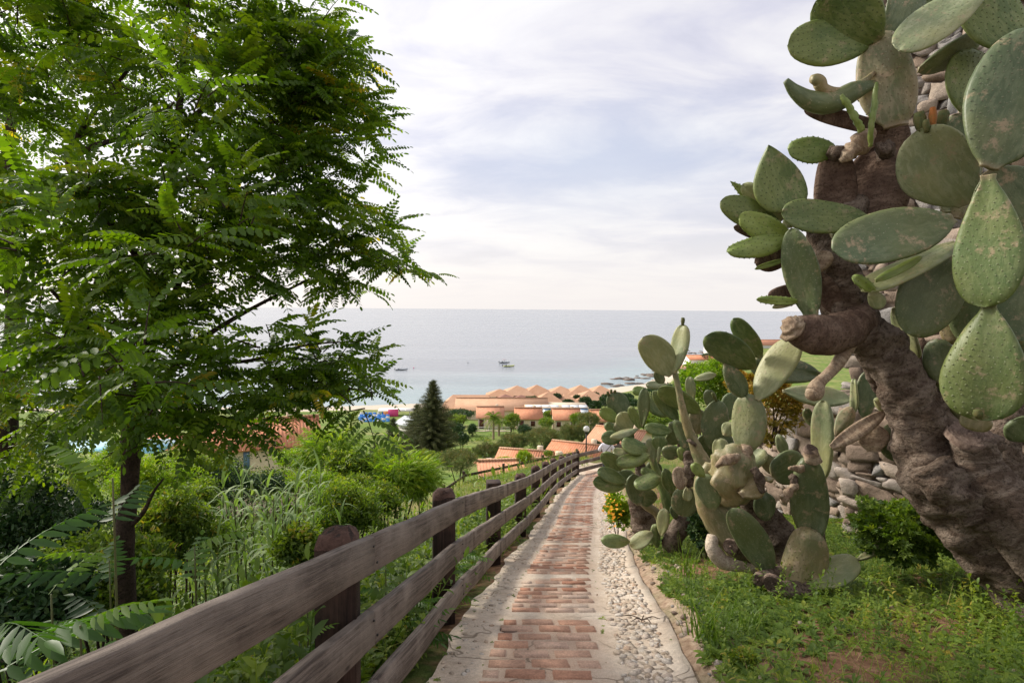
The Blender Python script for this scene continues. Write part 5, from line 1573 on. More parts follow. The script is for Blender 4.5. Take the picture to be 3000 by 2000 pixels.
# ------------------------------------------------------------------ undergrowth on the slope left of the fence
def scatter(n, xr, yr, keep, T, sz, vmu, vsd, mat, mb, lift=0.0, tilt=0.2):
    x = rng.uniform(*xr, n); y = yr[0] + (yr[1] - yr[0]) * rng.uniform(0, 1, n) ** 1.3
    m = keep(x, y); x, y = x[m], y[m]
    z = terrain(x, y) + lift
    P = np.stack([x, y, z], -1)
    k = len(P)
    a = rng.uniform(0, 6.28, k)
    D = np.stack([np.cos(a), np.sin(a), rng.normal(0, tilt, k)], -1)
    B = basis(D, roll=rng.normal(0, tilt, k))
    S = rng.uniform(sz[0], sz[1], k)
    VV = np.clip(rng.normal(vmu, vsd, k) + 0.12 * np.sin(x * 2.1 + 1) * np.sin(y * 1.7), 0.02, 0.98)
    K = rng.integers(0, len(T), k)
    for q in range(len(T)):
        mm = K == q
        place(mb, T[q], P[mm], B[mm], S[mm], VV[mm])
fx = _fx
mb = MB()
left = lambda x, y: (x < fx(np.clip(y, -8, 27)) - 0.22)
scatter(6000, (-7.5, 0.6), (1.0, 15), lambda x, y: left(x, y) & (x > -1.05 * y - 1.5), T_WEED, (0.45, 1.0), 0.40, 0.2, None, mb, -0.03)
scatter(22000, (-7.5, 0.6), (1.0, 15), lambda x, y: left(x, y) & (x > -1.05 * y - 1.5), T_ROS, (0.04, 0.10), 0.45, 0.2, None, mb, 0.25, 0.6)
scatter(16000, (-7.5, 0.6), (1.0, 15), lambda x, y: left(x, y) & (x > -1.05 * y - 1.5) & (x < fx(y) - .6), T_ROS, (0.04, 0.10), 0.5, 0.2, None, mb, 0.55, 0.6)
scatter(1800, (-16, 1), (9, 26), left, T_WEED, (0.7, 1.4), 0.55, 0.2, None, mb, -0.05)
scatter(1500, (-1.6, 1.6), (1.5, 14), lambda x, y: (x < fx(y) - .12) & (x > fx(y) - 0.65), T_WEED, (0.3, 0.85), 0.55, 0.2, None, mb, -0.03)
tag(mb.build('undergrowth', GREEN['weed']), 'tangled leafy weeds covering the slope left of the fence', 'undergrowth', kind='stuff')
mb = MB()
scatter(26000, (-7, 3.2), (2.0, 27), left, T_BLADE, (0.25, 0.6), 0.55, 0.22, None, mb, -0.02, 0.3)
scatter(9000, (-3, 4), (26.5, 40), lambda x, y: y > 28.2, T_BLADE, (0.25, 0.6), 0.6, 0.22, None, mb, -0.02, 0.3)
scatter(2500, (4, 12), (25, 32), lambda x, y: y > 30.6, T_BLADE, (0.25, 0.6), 0.6, 0.22, None, mb, -0.02, 0.3)
tag(mb.build('long_grass', GREEN['grass']), 'long yellow green grass on the slope beside the fence', 'grass', kind='stuff')

# ------------------------------------------------------------------ right bank: soil with weeds and grass
mb = MB()
rb = lambda x, y: (x > fx(np.clip(y, -8, 27)) + 1.98 + 0.10 * np.sin(y * 3)) & (np.sin(x * 1.7 + 0.6 * np.sin(y * 2.2)) + np.sin(y * 1.9 - x * .8) > -1.15 + rng.normal(0, .6, np.shape(x)))
scatter(34000, (1.0, 9.0), (1.2, 13), rb, T_ROS, (0.03, 0.11), 0.52, 0.2, None, mb, 0.01)
scatter(5200, (1.0, 9.0), (1.2, 9), lambda x, y: rb(x, y) & (np.sin(x * 2.3) * np.sin(y * 1.9 + 1) > -0.35), T_WEED, (0.12, 0.38), 0.55, 0.2, None, mb, 0.0)
scatter(260, (2.0, 5.0), (1.6, 4.2), rb, T_ROS, (0.09, 0.14), 0.55, 0.15, None, mb, 0.02)
scatter(900, (2.3, 6.5), (1.4, 4.4), lambda x, y: x > fx(y) + 2.3, T_WEED, (0.22, 0.46), 0.62, 0.18, None, mb, 0.0)
tag(mb.build('ground_cover', GREEN['weed']), 'low green weeds and seedlings over the brown soil right of the path', 'weeds', kind='stuff')
mb = MB()
scatter(30000, (1.0, 9.0), (1.2, 15), lambda x, y: (x > fx(np.clip(y, -8, 27)) + 1.93) & (np.sin(x * 2.1) + np.sin(y * 1.6 + x) > -1.1), T_BLADE, (0.05, 0.17), 0.55, 0.25, None, mb, 0.0, 0.35)
scatter(5000, (1.0, 9.0), (1.2, 14), lambda x, y: (x > fx(np.clip(y, -8, 27)) + 1.88) & (x < fx(np.clip(y, -8, 27)) + 2.5), T_BLADE, (0.04, 0.10), 0.9, 0.12, None, mb, 0.0, 0.5)
scatter(9000, (2.5, 16), (13, 32), lambda x, y: (x > fx(np.clip(y, -8, 27)) + 1.98), T_BLADE, (0.15, 0.4), 0.6, 0.2, None, mb, -0.01, 0.3)
tag(mb.build('short_grass', GREEN['grass']), 'short patchy grass on the soil right of the path', 'grass', kind='stuff')
mb = MB()
scatter(420, (-1.3, 6), (3, 26), lambda x, y: (np.abs(x - fx(y) - 0.36) < .05) | (np.abs(x - fx(y) - 1.24) < .04) | (np.abs(x - fx(y) - 1.80) < .06) | (np.abs(x - fx(y) - .06) < .08), T_ROS, (0.02, 0.05), 0.5, 0.2, None, mb, 0.03)
scatter(5000, (-1.3, 6), (2.5, 26), lambda x, y: (np.abs(x - fx(y) - 0.36) < .02) | (np.abs(x - fx(y) - 1.24) < .02) | (np.abs(x - fx(y) - .04) < .06), T_ROS, (0.015, 0.03), 0.5, 0.2, None, mb, 0.03)
tag(mb.build('crack_weeds', GREEN['weed']), 'tiny weeds sprouting from the joints of the path', 'weeds', kind='stuff')
# fallen leaves and dry bits on the paving
mb = MB()
scatter(420, (-1.0, 5), (2.4, 22), lambda x, y: (x > fx(y) + .05) & (x < fx(y) + 1.8) & ((rng.random(len(x)) < .3) | (x > fx(y) + 1.3) | (x < fx(y) + .35)), [T_LEAF], (0.015, 0.04), 0.5, 0.3, None, mb, 0.045, 0.1)
tag(mb.build('leaf_litter', m_plain('dry brown leaf', (0.22, 0.13, 0.07), (0.12, 0.07, 0.04), 8, .9, .2)), 'scattered dry brown leaves lying on the paved path', 'leaf litter', kind='stuff')
tp = at(1880, 1835, 4.9)
tw0 = thing('dry_twig', 'small dry brown twig lying on the cobbled strip of the path', 'twig', [tp[0], tp[1], float(path_z(tp[1]))])
for (a_, l_) in ((0.2, .17), (2.6, .20), (1.2, .10), (3.6, .12), (5.2, .12), (4.4, .07)):
    mb = MB(); o_ = np.array([tp[0], tp[1], float(path_z(tp[1])) + .03]); e_ = o_ + [math.cos(a_) * l_, math.sin(a_) * l_, -.25 * math.sin(a_) * l_]
    tube(mb, [o_, (o_ + e_) / 2 + [0.01, .01, .02], e_], [.006, .005, .002], 5, 3, .3, 40); mb.build('stick', BARK, tw0)
# stones and clods along the bank
mb = MB()
for i in range(420):
    y = rnd.uniform(2, 14); u = rnd.uniform(1.86, 2.3) if rnd.random() < .7 else rnd.uniform(1.9, 4.5)
    x = float(fx(y)) + u
    lump(mb, [x, y, float(terrain(x, y)) + 0.0], rnd.uniform(.008, .045), 0.6, rnd.random(), i)
tag(mb.build('bank_stones', STONE, smooth=True), 'small loose stones along the earth bank right of the path', 'stones', kind='stuff')

def tuft(label, px, py, Z, h, n, name='grass_tuft', mat='grass', vmu=0.35, T=None, spread=0.10):
    p = at(px, py, Z); z = float(ground_z(p[0], p[1]))
    root = thing(name, label, 'grass', (p[0], p[1], z))
    P = np.tile([p[0], p[1], z], (n, 1)) + rng.normal(0, spread, (n, 3)) * [1, 1, 0]
    a = rng.uniform(0, 6.28, n)
    D = np.stack([np.cos(a), np.sin(a), rng.normal(0, .1, n)], -1)
    mb = MB()
    K = rng.integers(0, 3, n)
    for k in range(3):
        m = K == k
        place(mb, (T or T_BLADE)[k], P[m], basis(D[m]), rng.uniform(.6, 1.1, m.sum()) * h, np.clip(rng.normal(vmu, .12, m.sum()), 0, 1))
    mb.build('blades', GREEN[mat], root)
tuft('tall bright green grass tuft on the bank in front of the prickly pears', 2060, 1830, 4.3, 0.42, 46, spread=.05)
tuft('smaller grass tuft beside the tall one on the bank', 2110, 1870, 4.1, 0.3, 26, spread=.04)
tuft('loose grass tuft below the pale dead cactus limb', 2190, 1810, 4.4, 0.28, 24, spread=.07)
tuft('grass tuft at the foot of the pale trunk of the clump', 2010, 1650, 6.6, 0.4, 30, spread=.08)

# bushes with small leaves
def bush(label, c, r, n, T, mat, vmu=0.5, vsd=0.2, sz=(0.08, 0.14), name='shrub', cat='shrub', group=None, stems=6, vary=0.25, flatten=1.0, base=None, stem_mat=None, loose=False):
    c = np.asarray(c, float); r = np.asarray(r, float)
    bz = float(ground_z(c[0], c[1])) if base is None else base
    root = thing(name, label, cat, (c[0], c[1], bz), group)
    q = unit(rng.normal(size=(n, 3)))
    q[:, 2] = np.abs(q[:, 2]) * np.where(rng.random(n) < .75, 1, -1)
    ph = rng.uniform(0, 6, 3)
    lump_ = 1 + vary * (np.sin(q[:, 0] * 5 + ph[0]) * np.sin(q[:, 1] * 5 + ph[1]) + 0.6 * np.sin(q[:, 2] * 9 + ph[2] + q[:, 0] * 7))
    P = c + q * r * (rng.uniform(0.55, 1.0, n) ** 0.5 * lump_)[:, None]
    if loose:
        nc = 14
        cc = rng.normal(0, .48, (nc, 3)) * r
        k_ = rng.integers(0, nc, n)
        P = c + cc[k_] + rng.normal(0, .26, (n, 3)) * r * [1, 1, 1.15]
        q = unit(P - c)
    D = unit(q + rng.normal(0, .55, (n, 3)) + [0, 0, .3])
    B = basis(D, roll=rng.uniform(-1, 1, n))
    S = rng.uniform(*sz, n)
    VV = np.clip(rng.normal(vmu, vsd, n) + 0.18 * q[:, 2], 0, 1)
    mb = MB()
    K = rng.integers(0, len(T), n)
    for k in range(len(T)):
        m = K == k
        place(mb, T[k], P[m], B[m], S[m], VV[m])
    mb.build('foliage', GREEN[mat], root)
    if stems:
        mb = MB()
        for i in range(stems):
            e = c + unit(rng.normal(size=3) + [0, 0, .8]) * r * 0.7
            s = np.array([c[0] + rng.normal(0, r[0] * .12), c[1] + rng.normal(0, r[1] * .12), bz - .05])
            tube(mb, [s, (s + e) / 2 + rng.normal(0, .05, 3) * r[0], e], [0.035 * r[0] + .004, 0.025 * r[0] + .003, 0.008], 5, 3)
        mb.build('stems', stem_mat or BARKD, root, smooth=True)
    return root
def bush_px(label, px, py, rx, ry, Z, n, T, mat, **kw):
    c = at(px, py, Z)
    rz = ry / FOC * Z
    if kw.pop('ontop', False): kw['base'] = c[2] - rz
    return bush(label, c, (rx / FOC * Z, kw.pop('depth', rx / FOC * Z), rz), n, T, mat, **kw)

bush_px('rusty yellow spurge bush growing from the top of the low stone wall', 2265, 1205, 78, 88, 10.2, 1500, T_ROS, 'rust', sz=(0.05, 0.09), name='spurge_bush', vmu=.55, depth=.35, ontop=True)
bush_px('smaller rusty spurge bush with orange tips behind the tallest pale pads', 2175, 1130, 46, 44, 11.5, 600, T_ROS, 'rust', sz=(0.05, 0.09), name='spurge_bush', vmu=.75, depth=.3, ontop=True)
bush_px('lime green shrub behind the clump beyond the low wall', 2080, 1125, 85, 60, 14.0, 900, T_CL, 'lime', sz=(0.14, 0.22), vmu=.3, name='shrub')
bush_px('yellow flowering plant under the clump beside the path', 1812, 1500, 34, 44, 9.6, 460, T_ROS, 'lime', sz=(0.06, 0.10), name='flowering_plant', cat='plant', vmu=.4, stems=2, loose=True)
yc = at(1790, 1478, 9.4)
fl = [o for o in scene.objects if o.name.startswith('flowering_plant')][0]
mb = MB()
n = 70
P = at(1792, 1490, 9.3) + rng.normal(size=(n, 3)) * [.09, .10, .13]
place(mb, T_ROUND, P, basis(rng.normal(size=(n, 3))), rng.uniform(.03, .055, n), rng.random(n))
mb.build('flowers', GREEN['yellow'], fl)['kind'] = 'stuff'
bush_px('dark leafy weed in the shade behind the grass tuft under the clump', 2062, 1560, 40, 55, 7.6, 500, T_ROS, 'dark', sz=(0.05, 0.09), name='leafy_weed', cat='plant', stems=3, vmu=.6)
bush_px('mass of green weeds at the foot of the leaning cactus trunk', 2640, 1560, 120, 80, 5.6, 2600, T_ROS, 'weed', sz=(0.035, 0.08), name='leafy_weed', cat='plant', vmu=.35, stems=0)
bush_px('small leafy weed by the concrete edging near the bottom of the view', 2175, 1935, 36, 26, 3.7, 260, T_ROS, 'weed', sz=(0.03, 0.05), name='leafy_weed', cat='plant', vmu=.6, stems=2)
# big shrubs that fill the slope under the locust trees
for px, py, rx, ry, Z, mt, lab in [
    (120, 1560, 190, 110, 6.5, 'dark', 'dark shrub filling the shade at the left edge below the far tree'),
    (480, 1560, 110, 70, 7.0, 'weed', 'green shrub right behind the thin tree trunk'),
    (300, 1680, 150, 70, 5.0, 'weed', 'leafy shrub at the foot of the thin tree trunk'),
    (60, 1780, 120, 90, 3.6, 'dark', 'dark shrub behind the saplings in the bottom left corner'),
    (1020, 1500, 90, 50, 9.0, 'weed', 'green shrub with yellowish leaves behind the second post'),
    (1130, 1470, 70, 40, 11.0, 'weed', 'small shrub with orange leaf tips left of the second post'),
    (430, 1420, 90, 60, 12.0, 'lime', 'sunlit lime shrub seen right of the thin tree trunk'),
    (300, 1390, 70, 50, 13.0, 'lime', 'sunlit lime shrub seen left of the thin tree trunk'),
    (560, 1370, 90, 50, 14.0, 'weed', 'green bush hiding the left end of the red roof'),
    (820, 1405, 110, 30, 16.0, 'weed', 'broad green bush between the reeds and the cream house'),
    (680, 1400, 90, 50, 17.0, 'dark', 'dark bush against the base of the cream house'),
    (960, 1440, 80, 40, 13.0, 'lime', 'pale lime bush just right of the reeds'),
    (1060, 1420, 60, 30, 15.0, 'weed', 'low green bush left of the second fence post top'),
    (180, 1470, 120, 60, 10.0, 'weed', 'leafy bush left of the thin tree trunk above the saplings'),
    (540, 1480, 70, 50, 9.0, 'weed', 'bush between the thin tree trunk and the reeds'),
    (900, 1610, 70, 30, 5.4, 'weed', 'weedy bush just left of the nearest rounded post'),
    (740, 1420, 90, 30, 14.0, 'dark', 'dark hedge below the cream house'),
]:
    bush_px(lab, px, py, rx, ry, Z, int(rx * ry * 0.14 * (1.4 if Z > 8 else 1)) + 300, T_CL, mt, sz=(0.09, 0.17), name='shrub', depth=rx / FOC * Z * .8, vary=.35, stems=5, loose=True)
# ------------------------------------------------------------------ resort buildings on the coastal plain
def quadp(mb, P, v=0.0, uvs=None):
    P = np.asarray(P, float)
    o = P[0]; x = unit(P[1] - P[0]); n = unit(np.cross(P[1] - P[0], P[-1] - P[0])); y = np.cross(n, x)
    pm = np.stack([(P - o) @ x, (P - o) @ y, 0 * P[:, 0]], -1)
    mb.add(P, np.arange(len(P))[None, :], v, pm)

def slab(mb, P, t=0.12):
    """roof slope: four corners, given thickness downward, own texture axes"""
    P = np.asarray(P, float)
    x = unit(P[1] - P[0]); n = unit(np.cross(P[1] - P[0], P[-1] - P[0])); y = np.cross(n, x)
    Q = np.vstack([P, P - [0, 0, t]])
    pm = np.stack([(Q - P[0]) @ x, (Q - P[0]) @ y, 0 * Q[:, 0]], -1)
    k = len(P)
    sides = np.array([[i, i + k, (i + 1) % k + k, (i + 1) % k] for i in range(k)])
    mb.add(Q, [np.arange(k)[None], (np.arange(k)[::-1] + k)[None], sides], 0, pm)

def house(label, c, w, d, h, rise, rot=0.0, kind='gable', over=0.45, roofm=None, wallm=None, feats=(), name='bungalow', cat='bungalow', group=None, ridge=None, porch=0.0, sink=1.2):
    """c = middle of the front wall on the ground; front faces the viewer; w wide, d deep. kind gable (ridge side to side), gablef (ridge front to back) or hip"""
    c = np.asarray(c, float)
    ct, st = math.cos(rot), math.sin(rot)
    X, Y, Z = np.array([ct, st, 0]), np.array([-st, ct, 0]), np.array([0, 0, 1.0])
    root = thing(name, label, cat, c, group)
    W = lambda x, y, z: c + X * x + Y * y + Z * z
    mb = MB()
    a, b = w / 2, d
    rect = [(-a, 0), (a, 0), (a, b), (-a, b)]
    for i in range(4):
        (x0, y0), (x1, y1) = rect[i], rect[(i + 1) % 4]
        quadp(mb, [W(x0, y0, -sink), W(x1, y1, -sink), W(x1, y1, h), W(x0, y0, h)])
    if kind == 'gable':
        for s in (-1, 1):
            mb.add([W(s * a, 0, h), W(s * a, b, h), W(s * a, b / 2, h + rise)], np.array([[0, 1, 2]]))
    if kind == 'gablef':
        for y in (0, b):
            mb.add([W(-a, y, h), W(a, y, h), W(0, y, h + rise)], np.array([[0, 1, 2]]))
    mb.build('wall', wallm or WALLC, root)
    rf = MB()
    o = over; k = rise * o / (b / 2 if kind == 'gable' else a)
    e = 0.06
    if kind == 'gable':
        slab(rf, [W(-a - o, -o - porch, h - k - porch * rise / b * 2 + e), W(a + o, -o - porch, h - k - porch * rise / b * 2 + e), W(a + o, b / 2, h + rise + e), W(-a - o, b / 2, h + rise + e)])
        slab(rf, [W(a + o, b + o, h - k + e), W(-a - o, b + o, h - k + e), W(-a - o, b / 2, h + rise + e - .003), W(a + o, b / 2, h + rise + e - .003)])
    elif kind == 'gablef':
        slab(rf, [W(-a - o, b + o, h - k + e), W(-a - o, -o, h - k + e), W(0, -o, h + rise + e), W(0, b + o, h + rise + e)])
        slab(rf, [W(a + o, -o, h - k + e), W(a + o, b + o, h - k + e), W(0, b + o, h + rise + e - .003), W(0, -o, h + rise + e - .003)])
    elif kind == 'hip':
        r0 = ridge if ridge is not None else 0.0
        k = rise * o / (b / 2)
        E = [W(-a - o, -o, h - k + e), W(a + o, -o, h - k + e), W(a + o, b + o, h - k + e), W(-a - o, b + o, h - k + e)]
        T0, T1 = W(-r0, b / 2, h + rise + e), W(r0 + 1e-3, b / 2, h + rise + e)
        quadp(rf, [E[0], E[1], T1, T0]); quadp(rf, [E[2], E[3], T0, T1]); quadp(rf, [E[1], E[2], T1]); quadp(rf, [E[3], E[0], T0])
        quadp(rf, [E[3], E[2], E[1], E[0]])
    ro = rf.build('roof', roofm or TILE, root)
    if kind == 'gable' and w > 4:
        MB().box(W(0, b / 2, h + rise + e + .03), (w + 2 * o, .28, .16), rot).build('ridge', TILEP, ro)
    if kind != 'hip' and w < 20:
        MB().box(W(w * .27, b * .62, h + rise * .9), (.6, .5, 1.1), rot).build('chimney', wallm or WALLC, ro)
    if kind == 'hip' and w < 12:
        MB().box(W(0, -.05, h * .45), (w * .3, .1, h * .7), rot).build('window', DOORB, root)
    for f in feats:
        kd, fx_, fz, fw, fh = f[:5]
        m = {'door': DOORB, 'window': DOORB, 'shutter': BLUEP, 'terrace': WALLW, 'post': WALLC, 'rail': WALLW}[kd]
        yy_ = f[5] if len(f) > 5 else -0.03
        mb = MB().box(W(fx_, yy_, fz + fh / 2), (fw, 0.08 if kd not in ('terrace',) else 1.6, fh), rot)
        o_ = mb.build({'shutter': 'window', 'rail': 'railing'}.get(kd, kd), m, root)
        if kd in ('door', 'window'):
            fr = MB()
            for dx in (-1, 1):
                fr.box(W(fx_ + dx * (fw / 2 + .05), yy_ - .02, fz + fh / 2), (.1, .1, fh + .1), rot)
            fr.build('frame', WALLW, o_)
    return root
def gnd(px, Z, dy=0.0):
    """ground point under photo column px at depth Z"""
    p = at(px, 1200, Z)
    return np.array([p[0], p[1], float(terrain(p[0], p[1]))])
def raise_to(p, px, py, Z):
    q = at(px, py, Z); return np.array([q[0], q[1], q[2]])

BG = 'row of small orange-roofed bungalows'
for px, py, wpx, lab, fe in [
    (1436, 1262, 84, 'leftmost orange-roofed bungalow of the row, behind the palm, with a long white terrace railing', [('door', -1.9, 0, 1.0, 2.1), ('terrace', 0.4, -0.2, 8.0, .25, -1.0), ('rail', 0.6, .75, 7.8, .08, -1.8), ('rail', 0.6, .35, 7.8, .08, -1.8), ('post', -.6, 0, .2, 2.3, -1.8), ('post', 3.3, 0, .2, 2.3, -1.8)]),
    (1549, 1260, 84, 'orange-roofed bungalow with brown door and square brown window facing the garden', [('door', -1.6, 0, 1.0, 2.1), ('window', .9, .9, .95, 1.1), ('terrace', -1.5, -0.2, 4.0, .25, -1.0)]),
    (1662, 1262, 86, 'orange-roofed bungalow half hidden by round shrubs in the middle of the row', [('window', -1.9, .9, .95, 1.1), ('door', 1.3, 0, 1.0, 2.1)]),
    (1772, 1266, 80, 'rightmost orange-roofed bungalow of the row, cut off by the prickly pears', [('door', -.8, 0, 1.0, 2.1), ('terrace', -1.0, -0.2, 4.0, .25, -1.0), ('post', -2.6, 0, .2, 2.2, -1.6)])]:
    Z = 124
    p = raise_to(None, px, py, Z)
    p[2] = max(p[2], float(terrain(p[0], p[1])) - .1) if abs(p[2] - float(terrain(p[0], p[1]))) < .6 else p[2]
    house(lab, p, wpx / FOC * Z - 0.9, 6.0, 2.7, 1.7, 0.03, 'gable', feats=fe, group=BG, porch=0.0, sink=2.5)

# long low roofs behind them
house('long low building with a pale orange roof behind the row of bungalows', at(1470, 1213, 150), 24.0, 9.0, 1.2, 2.4, 0.02, 'gable', roofm=TILEP, name='long_building', cat='building', sink=4)
house('wide pale orange hipped roof left of the dark terrace edge', at(1375, 1208, 158), 15.0, 12.0, 1.3, 2.7, 0.03, 'hip', roofm=TILEP, name='pavilion', cat='building', ridge=5.0, sink=5)
rg = thing('panel_roof', 'flat-roofed building carrying two rows of white and blue roof panels', 'building', at(1632, 1216, 147))
c = at(1632, 1216, 147)
MB().box(c + [0, 5, .4], (16.6, 8, 3.0)).build('wall', WALLC, rg)
for q, (x0, x1) in enumerate([(1541, 1640), (1648, 1725)]):
    A, Bb = at(x0, 1209, 146), at(x1, 1209, 146)
    n = 4 if q == 0 else 3
    for i in range(n):
        a = A + (Bb - A) * (i + .03) / n; b = A + (Bb - A) * (i + .97) / n
        mb = MB(); slab(mb, [a, b, b + [0, 3.4, 1.45], a + [0, 3.4, 1.45]], .1)
        o = mb.build('panel', GLASSP, rg)
        mb = MB(); slab(mb, [a + [0, 1.25, .60], b + [0, 1.25, .60], b + [0, 2.0, .92], a + [0, 2.0, .92]], .05)
        mb.build('stripe', BLUES, o)
tw_ = thing('terrace_wall', 'long dark-edged terrace wall below the seaside pavilions', 'wall', at(1560, 1190, 168))
MB().box(at(1560, 1191, 168) + [0, 0, -1.2], (36, .4, 2.4)).build('wall', GREYB, tw_)
MB().box(at(1560, 1188, 168) + [0, -.1, .1], (36.4, .7, .3)).build('coping', DARKM, tw_)

HG = 'hip-roofed pavilions along the beach'
for i, (px, py, w, d, z, rise, lab, rm) in enumerate([
    (1463, 1168, 7.5, 6, 186, 1.5, 'smallest pavilion with a bleached roof at the left end of the beach row', TILEP),
    (1517, 1166, 10, 9, 188, 2.3, 'pavilion with a peaked orange roof behind the dark red canopies', TILEP),
    (1578, 1166, 10, 9, 190, 2.6, 'tallest-roofed pavilion left of the middle of the beach row', TILEP),
    (1645, 1166, 9, 9, 192, 2.2, 'pavilion with an orange roof behind a small dark tree, middle of the row', TILEP),
    (1707, 1166, 10, 9, 192, 2.6, 'pavilion with a wide orange roof at the right of the beach row', TILEP),
    (1768, 1164, 9, 9, 192, 2.2, 'last pavilion of the beach row, partly behind a budding cactus pad', TILEP),
    (1608, 1190, 9.0, 8, 174, 2.6, 'white-walled pavilion with a big orange roof, nearest of all pavilions', TILEP),
    (1660, 1188, 7.0, 7, 176, 1.6, 'low front pavilion with a flat orange hip roof, behind the roof panels', TILEP),
    (1735, 1180, 9.0, 8, 180, 2.2, 'front pavilion with an orange hip roof between two round trees', TILEP)]):
    house(lab, at(px, py, z), w, d, 1.3, rise, 0.05 * (i % 3), 'hip', roofm=rm, wallm=WALLW, name='pavilion', cat='pavilion', group=HG, sink=4.5, over=.9)
for px, py, w, lab in [(1481, 1172, 8.0, 'dark red canopy roof over the open bar, left one of two'), (1527, 1174, 8.5, 'dark red canopy roof with white curtains, right one of two')]:
    root = thing('canopy', lab, 'canopy', at(px, py + 14, 176), 'dark red canopies by the beach')
    c = at(px, py, 176)
    rf = MB()
    E = [c + [-w / 2, -3, 0], c + [w / 2, -3, 0], c + [w / 2, 3, 0], c + [-w / 2, 3, 0]]
    for a, b in ((0, 1), (1, 2), (2, 3), (3, 0)):
        quadp(rf, [E[a], E[b], c + [0, 0, 1.9]])
    rf.build('roof', TILED, root)
    for sx in (-1, 1):
        for sy in (-1, 1):
            MB().box(c + [sx * (w / 2 - .3), sy * 2.7, -1.3], (.18, .18, 2.6)).build('post', DARKM if px < 1500 else WALLW, root)
    if px > 1500:
        for i in range(4):
            MB().box(c + [-2.6 + i * 1.7, -2.8, -1.2], (.5, .08, 2.2)).build('curtain', WALLW, root)

# nearer roofs in the garden
house('orange-roofed bungalow with a pale curved gable wall near the street lamp', at(1665, 1400, 62), 5.6, 7.5, 1.9, 1.1, -0.42, 'gable', name='bungalow', group='garden bungalows near the path', sink=3, over=.5)
house('low orange-tiled bungalow roof behind the bright yellow green shrubs', at(1525, 1408, 62), 5.4, 5.5, 1.7, 1.0, -0.25, 'gable', name='bungalow', group='garden bungalows near the path', sink=3, over=.5)
house('long narrow orange-tiled roof just beyond the lower fence', at(1575, 1428, 50), 9.6, 4.4, 1.2, 0.75, 0.16, 'gable', name='long_bungalow', group='garden bungalows near the path', sink=3, over=.4)
house('orange-roofed bungalow right of the street lamp, mostly hidden by cactus', at(1785, 1345, 72), 6.0, 9, 1.9, 1.2, -0.5, 'gable', name='bungalow', group='garden bungalows near the path', sink=3, over=.5)
# red-roofed house on the left, seen under the tree
house('red-roofed cream house with blue shutters below the locust tree', at(775, 1385, 46), 8.0, 6, 2.3, 1.5, 0.42, 'gable', roofm=TILE, name='house', cat='house', over=.5, feats=[('shutter', -1.3, .5, .45, 1.5), ('shutter', 2.6, .6, .45, 1.5)], sink=6)
house('white house with an orange roof glimpsed left of the thin tree trunk', at(470, 1385, 80), 9, 8, 2.4, 2.0, -0.2, 'gable', name='house', cat='house', wallm=WALLW, sink=8)
house('white house with a flat orange roof on the rocky shore far right', at(2075, 1068, 330), 22, 12, 3.0, 2.2, 0.1, 'gable', wallm=WALLW, name='house', cat='house', sink=8, roofm=TILE)
house('long orange-roofed house on the headland behind the tall pads', at(2200, 1022, 420), 60, 14, 3.0, 3.5, 0.15, 'gable', wallm=WALLW, name='house', cat='house', sink=10)
house('pale flat house between cactus pads right of the bay', at(2010, 1095, 300), 16, 10, 3.0, 1.2, 0.0, 'gable', wallm=WALLW, name='house', cat='house', sink=8, roofm=TILEP)

# beach gear at the left
bl = thing('beach_shelter', 'low white-roofed beach shelter with a bright pink panel behind the conifers', 'shelter', at(1150, 1235, 150))
MB().box(at(1165, 1200, 152), (10, 4, .25), .1).build('roof', WALLW, bl)
MB().box(at(1152, 1213, 149), (2.6, .15, 2.6), .2).build('pink_panel', PINK, bl)
MB().box(at(1136, 1216, 149.5), (2.2, .15, 2.0), .2).build('orange_panel', ORNG, bl)
for x in (1120, 1160, 1200):
    MB().box(at(x, 1214, 151), (.2, .2, 2.6)).build('post', WALLW, bl)
for i in range(5):
    sg = thing('lounger_row', ['farthest', 'second farthest', 'middle', 'second nearest', 'nearest'][i] + ' row of blue beach loungers seen under the tree branches', 'loungers', at(1095, 1216 + i * 6, 150 - i * 3), 'rows of blue beach loungers')
    for j in range(7):
        c = at(1056 + j * 13, 1217 + i * 6, 150 - i * 3)
        mb = MB(); mb.box(c, (.9, 1.7, .3)); mb.box(c + [0, .9, .35], (.9, .25, .7)); mb.build('lounger', BLUEC if (i + j) % 4 else WALLW, sg)
sh = thing('boat_shed', 'grey sheet-roofed shed beside the small conifer', 'shed', at(1185, 1250, 120))
mb = MB(); A = at(1150, 1240, 122); B_ = at(1215, 1250, 112)
slab(mb, [A, B_, B_ + [2, 3, 1.2], A + [2, 3, 1.2]], .15); mb.build('roof', GREYB, sh)
MB().box((A + B_) / 2 + [1, 1.5, -1.4], (5, 2, 2.4), -.8).build('wall', WALLW, sh)
ps = at(310, 1470, 76)
tag(MB().box([ps[0], ps[1], float(terrain(ps[0], ps[1])) + .45], (16, 8, .5), .1).build('swimming_pool', POOLW), 'pale blue swimming pool glimpsed between leaves left of the trunk', 'pool')
pz = gnd(1640, 84)
for lab, A_, B_, w in [('concrete garden path in front of the bungalows', gnd(1380, 118), gnd(1500, 118), 1.2), ('curving pale garden path right of the street lamp', gnd(1600, 100), gnd(1790, 92), 1.6), ('short pale garden path by the low shrubs', gnd(1425, 66), gnd(1470, 64), 1.0)]:
    mb = MB()
    t = np.linspace(0, 1, 24)[:, None]
    C_ = A_ * (1 - t) + B_ * t
    C_[:, 2] = terrain(C_[:, 0], C_[:, 1]) + .12
    C2 = C_ + [0, w, 0]; C2[:, 2] = terrain(C2[:, 0], C2[:, 1]) + .12
    i = np.arange(23)
    mb.add(np.vstack([C_, C2]), np.stack([i, i + 1, i + 25, i + 24], -1))
    tag(mb.build('garden_path', CONC), kind='structure')

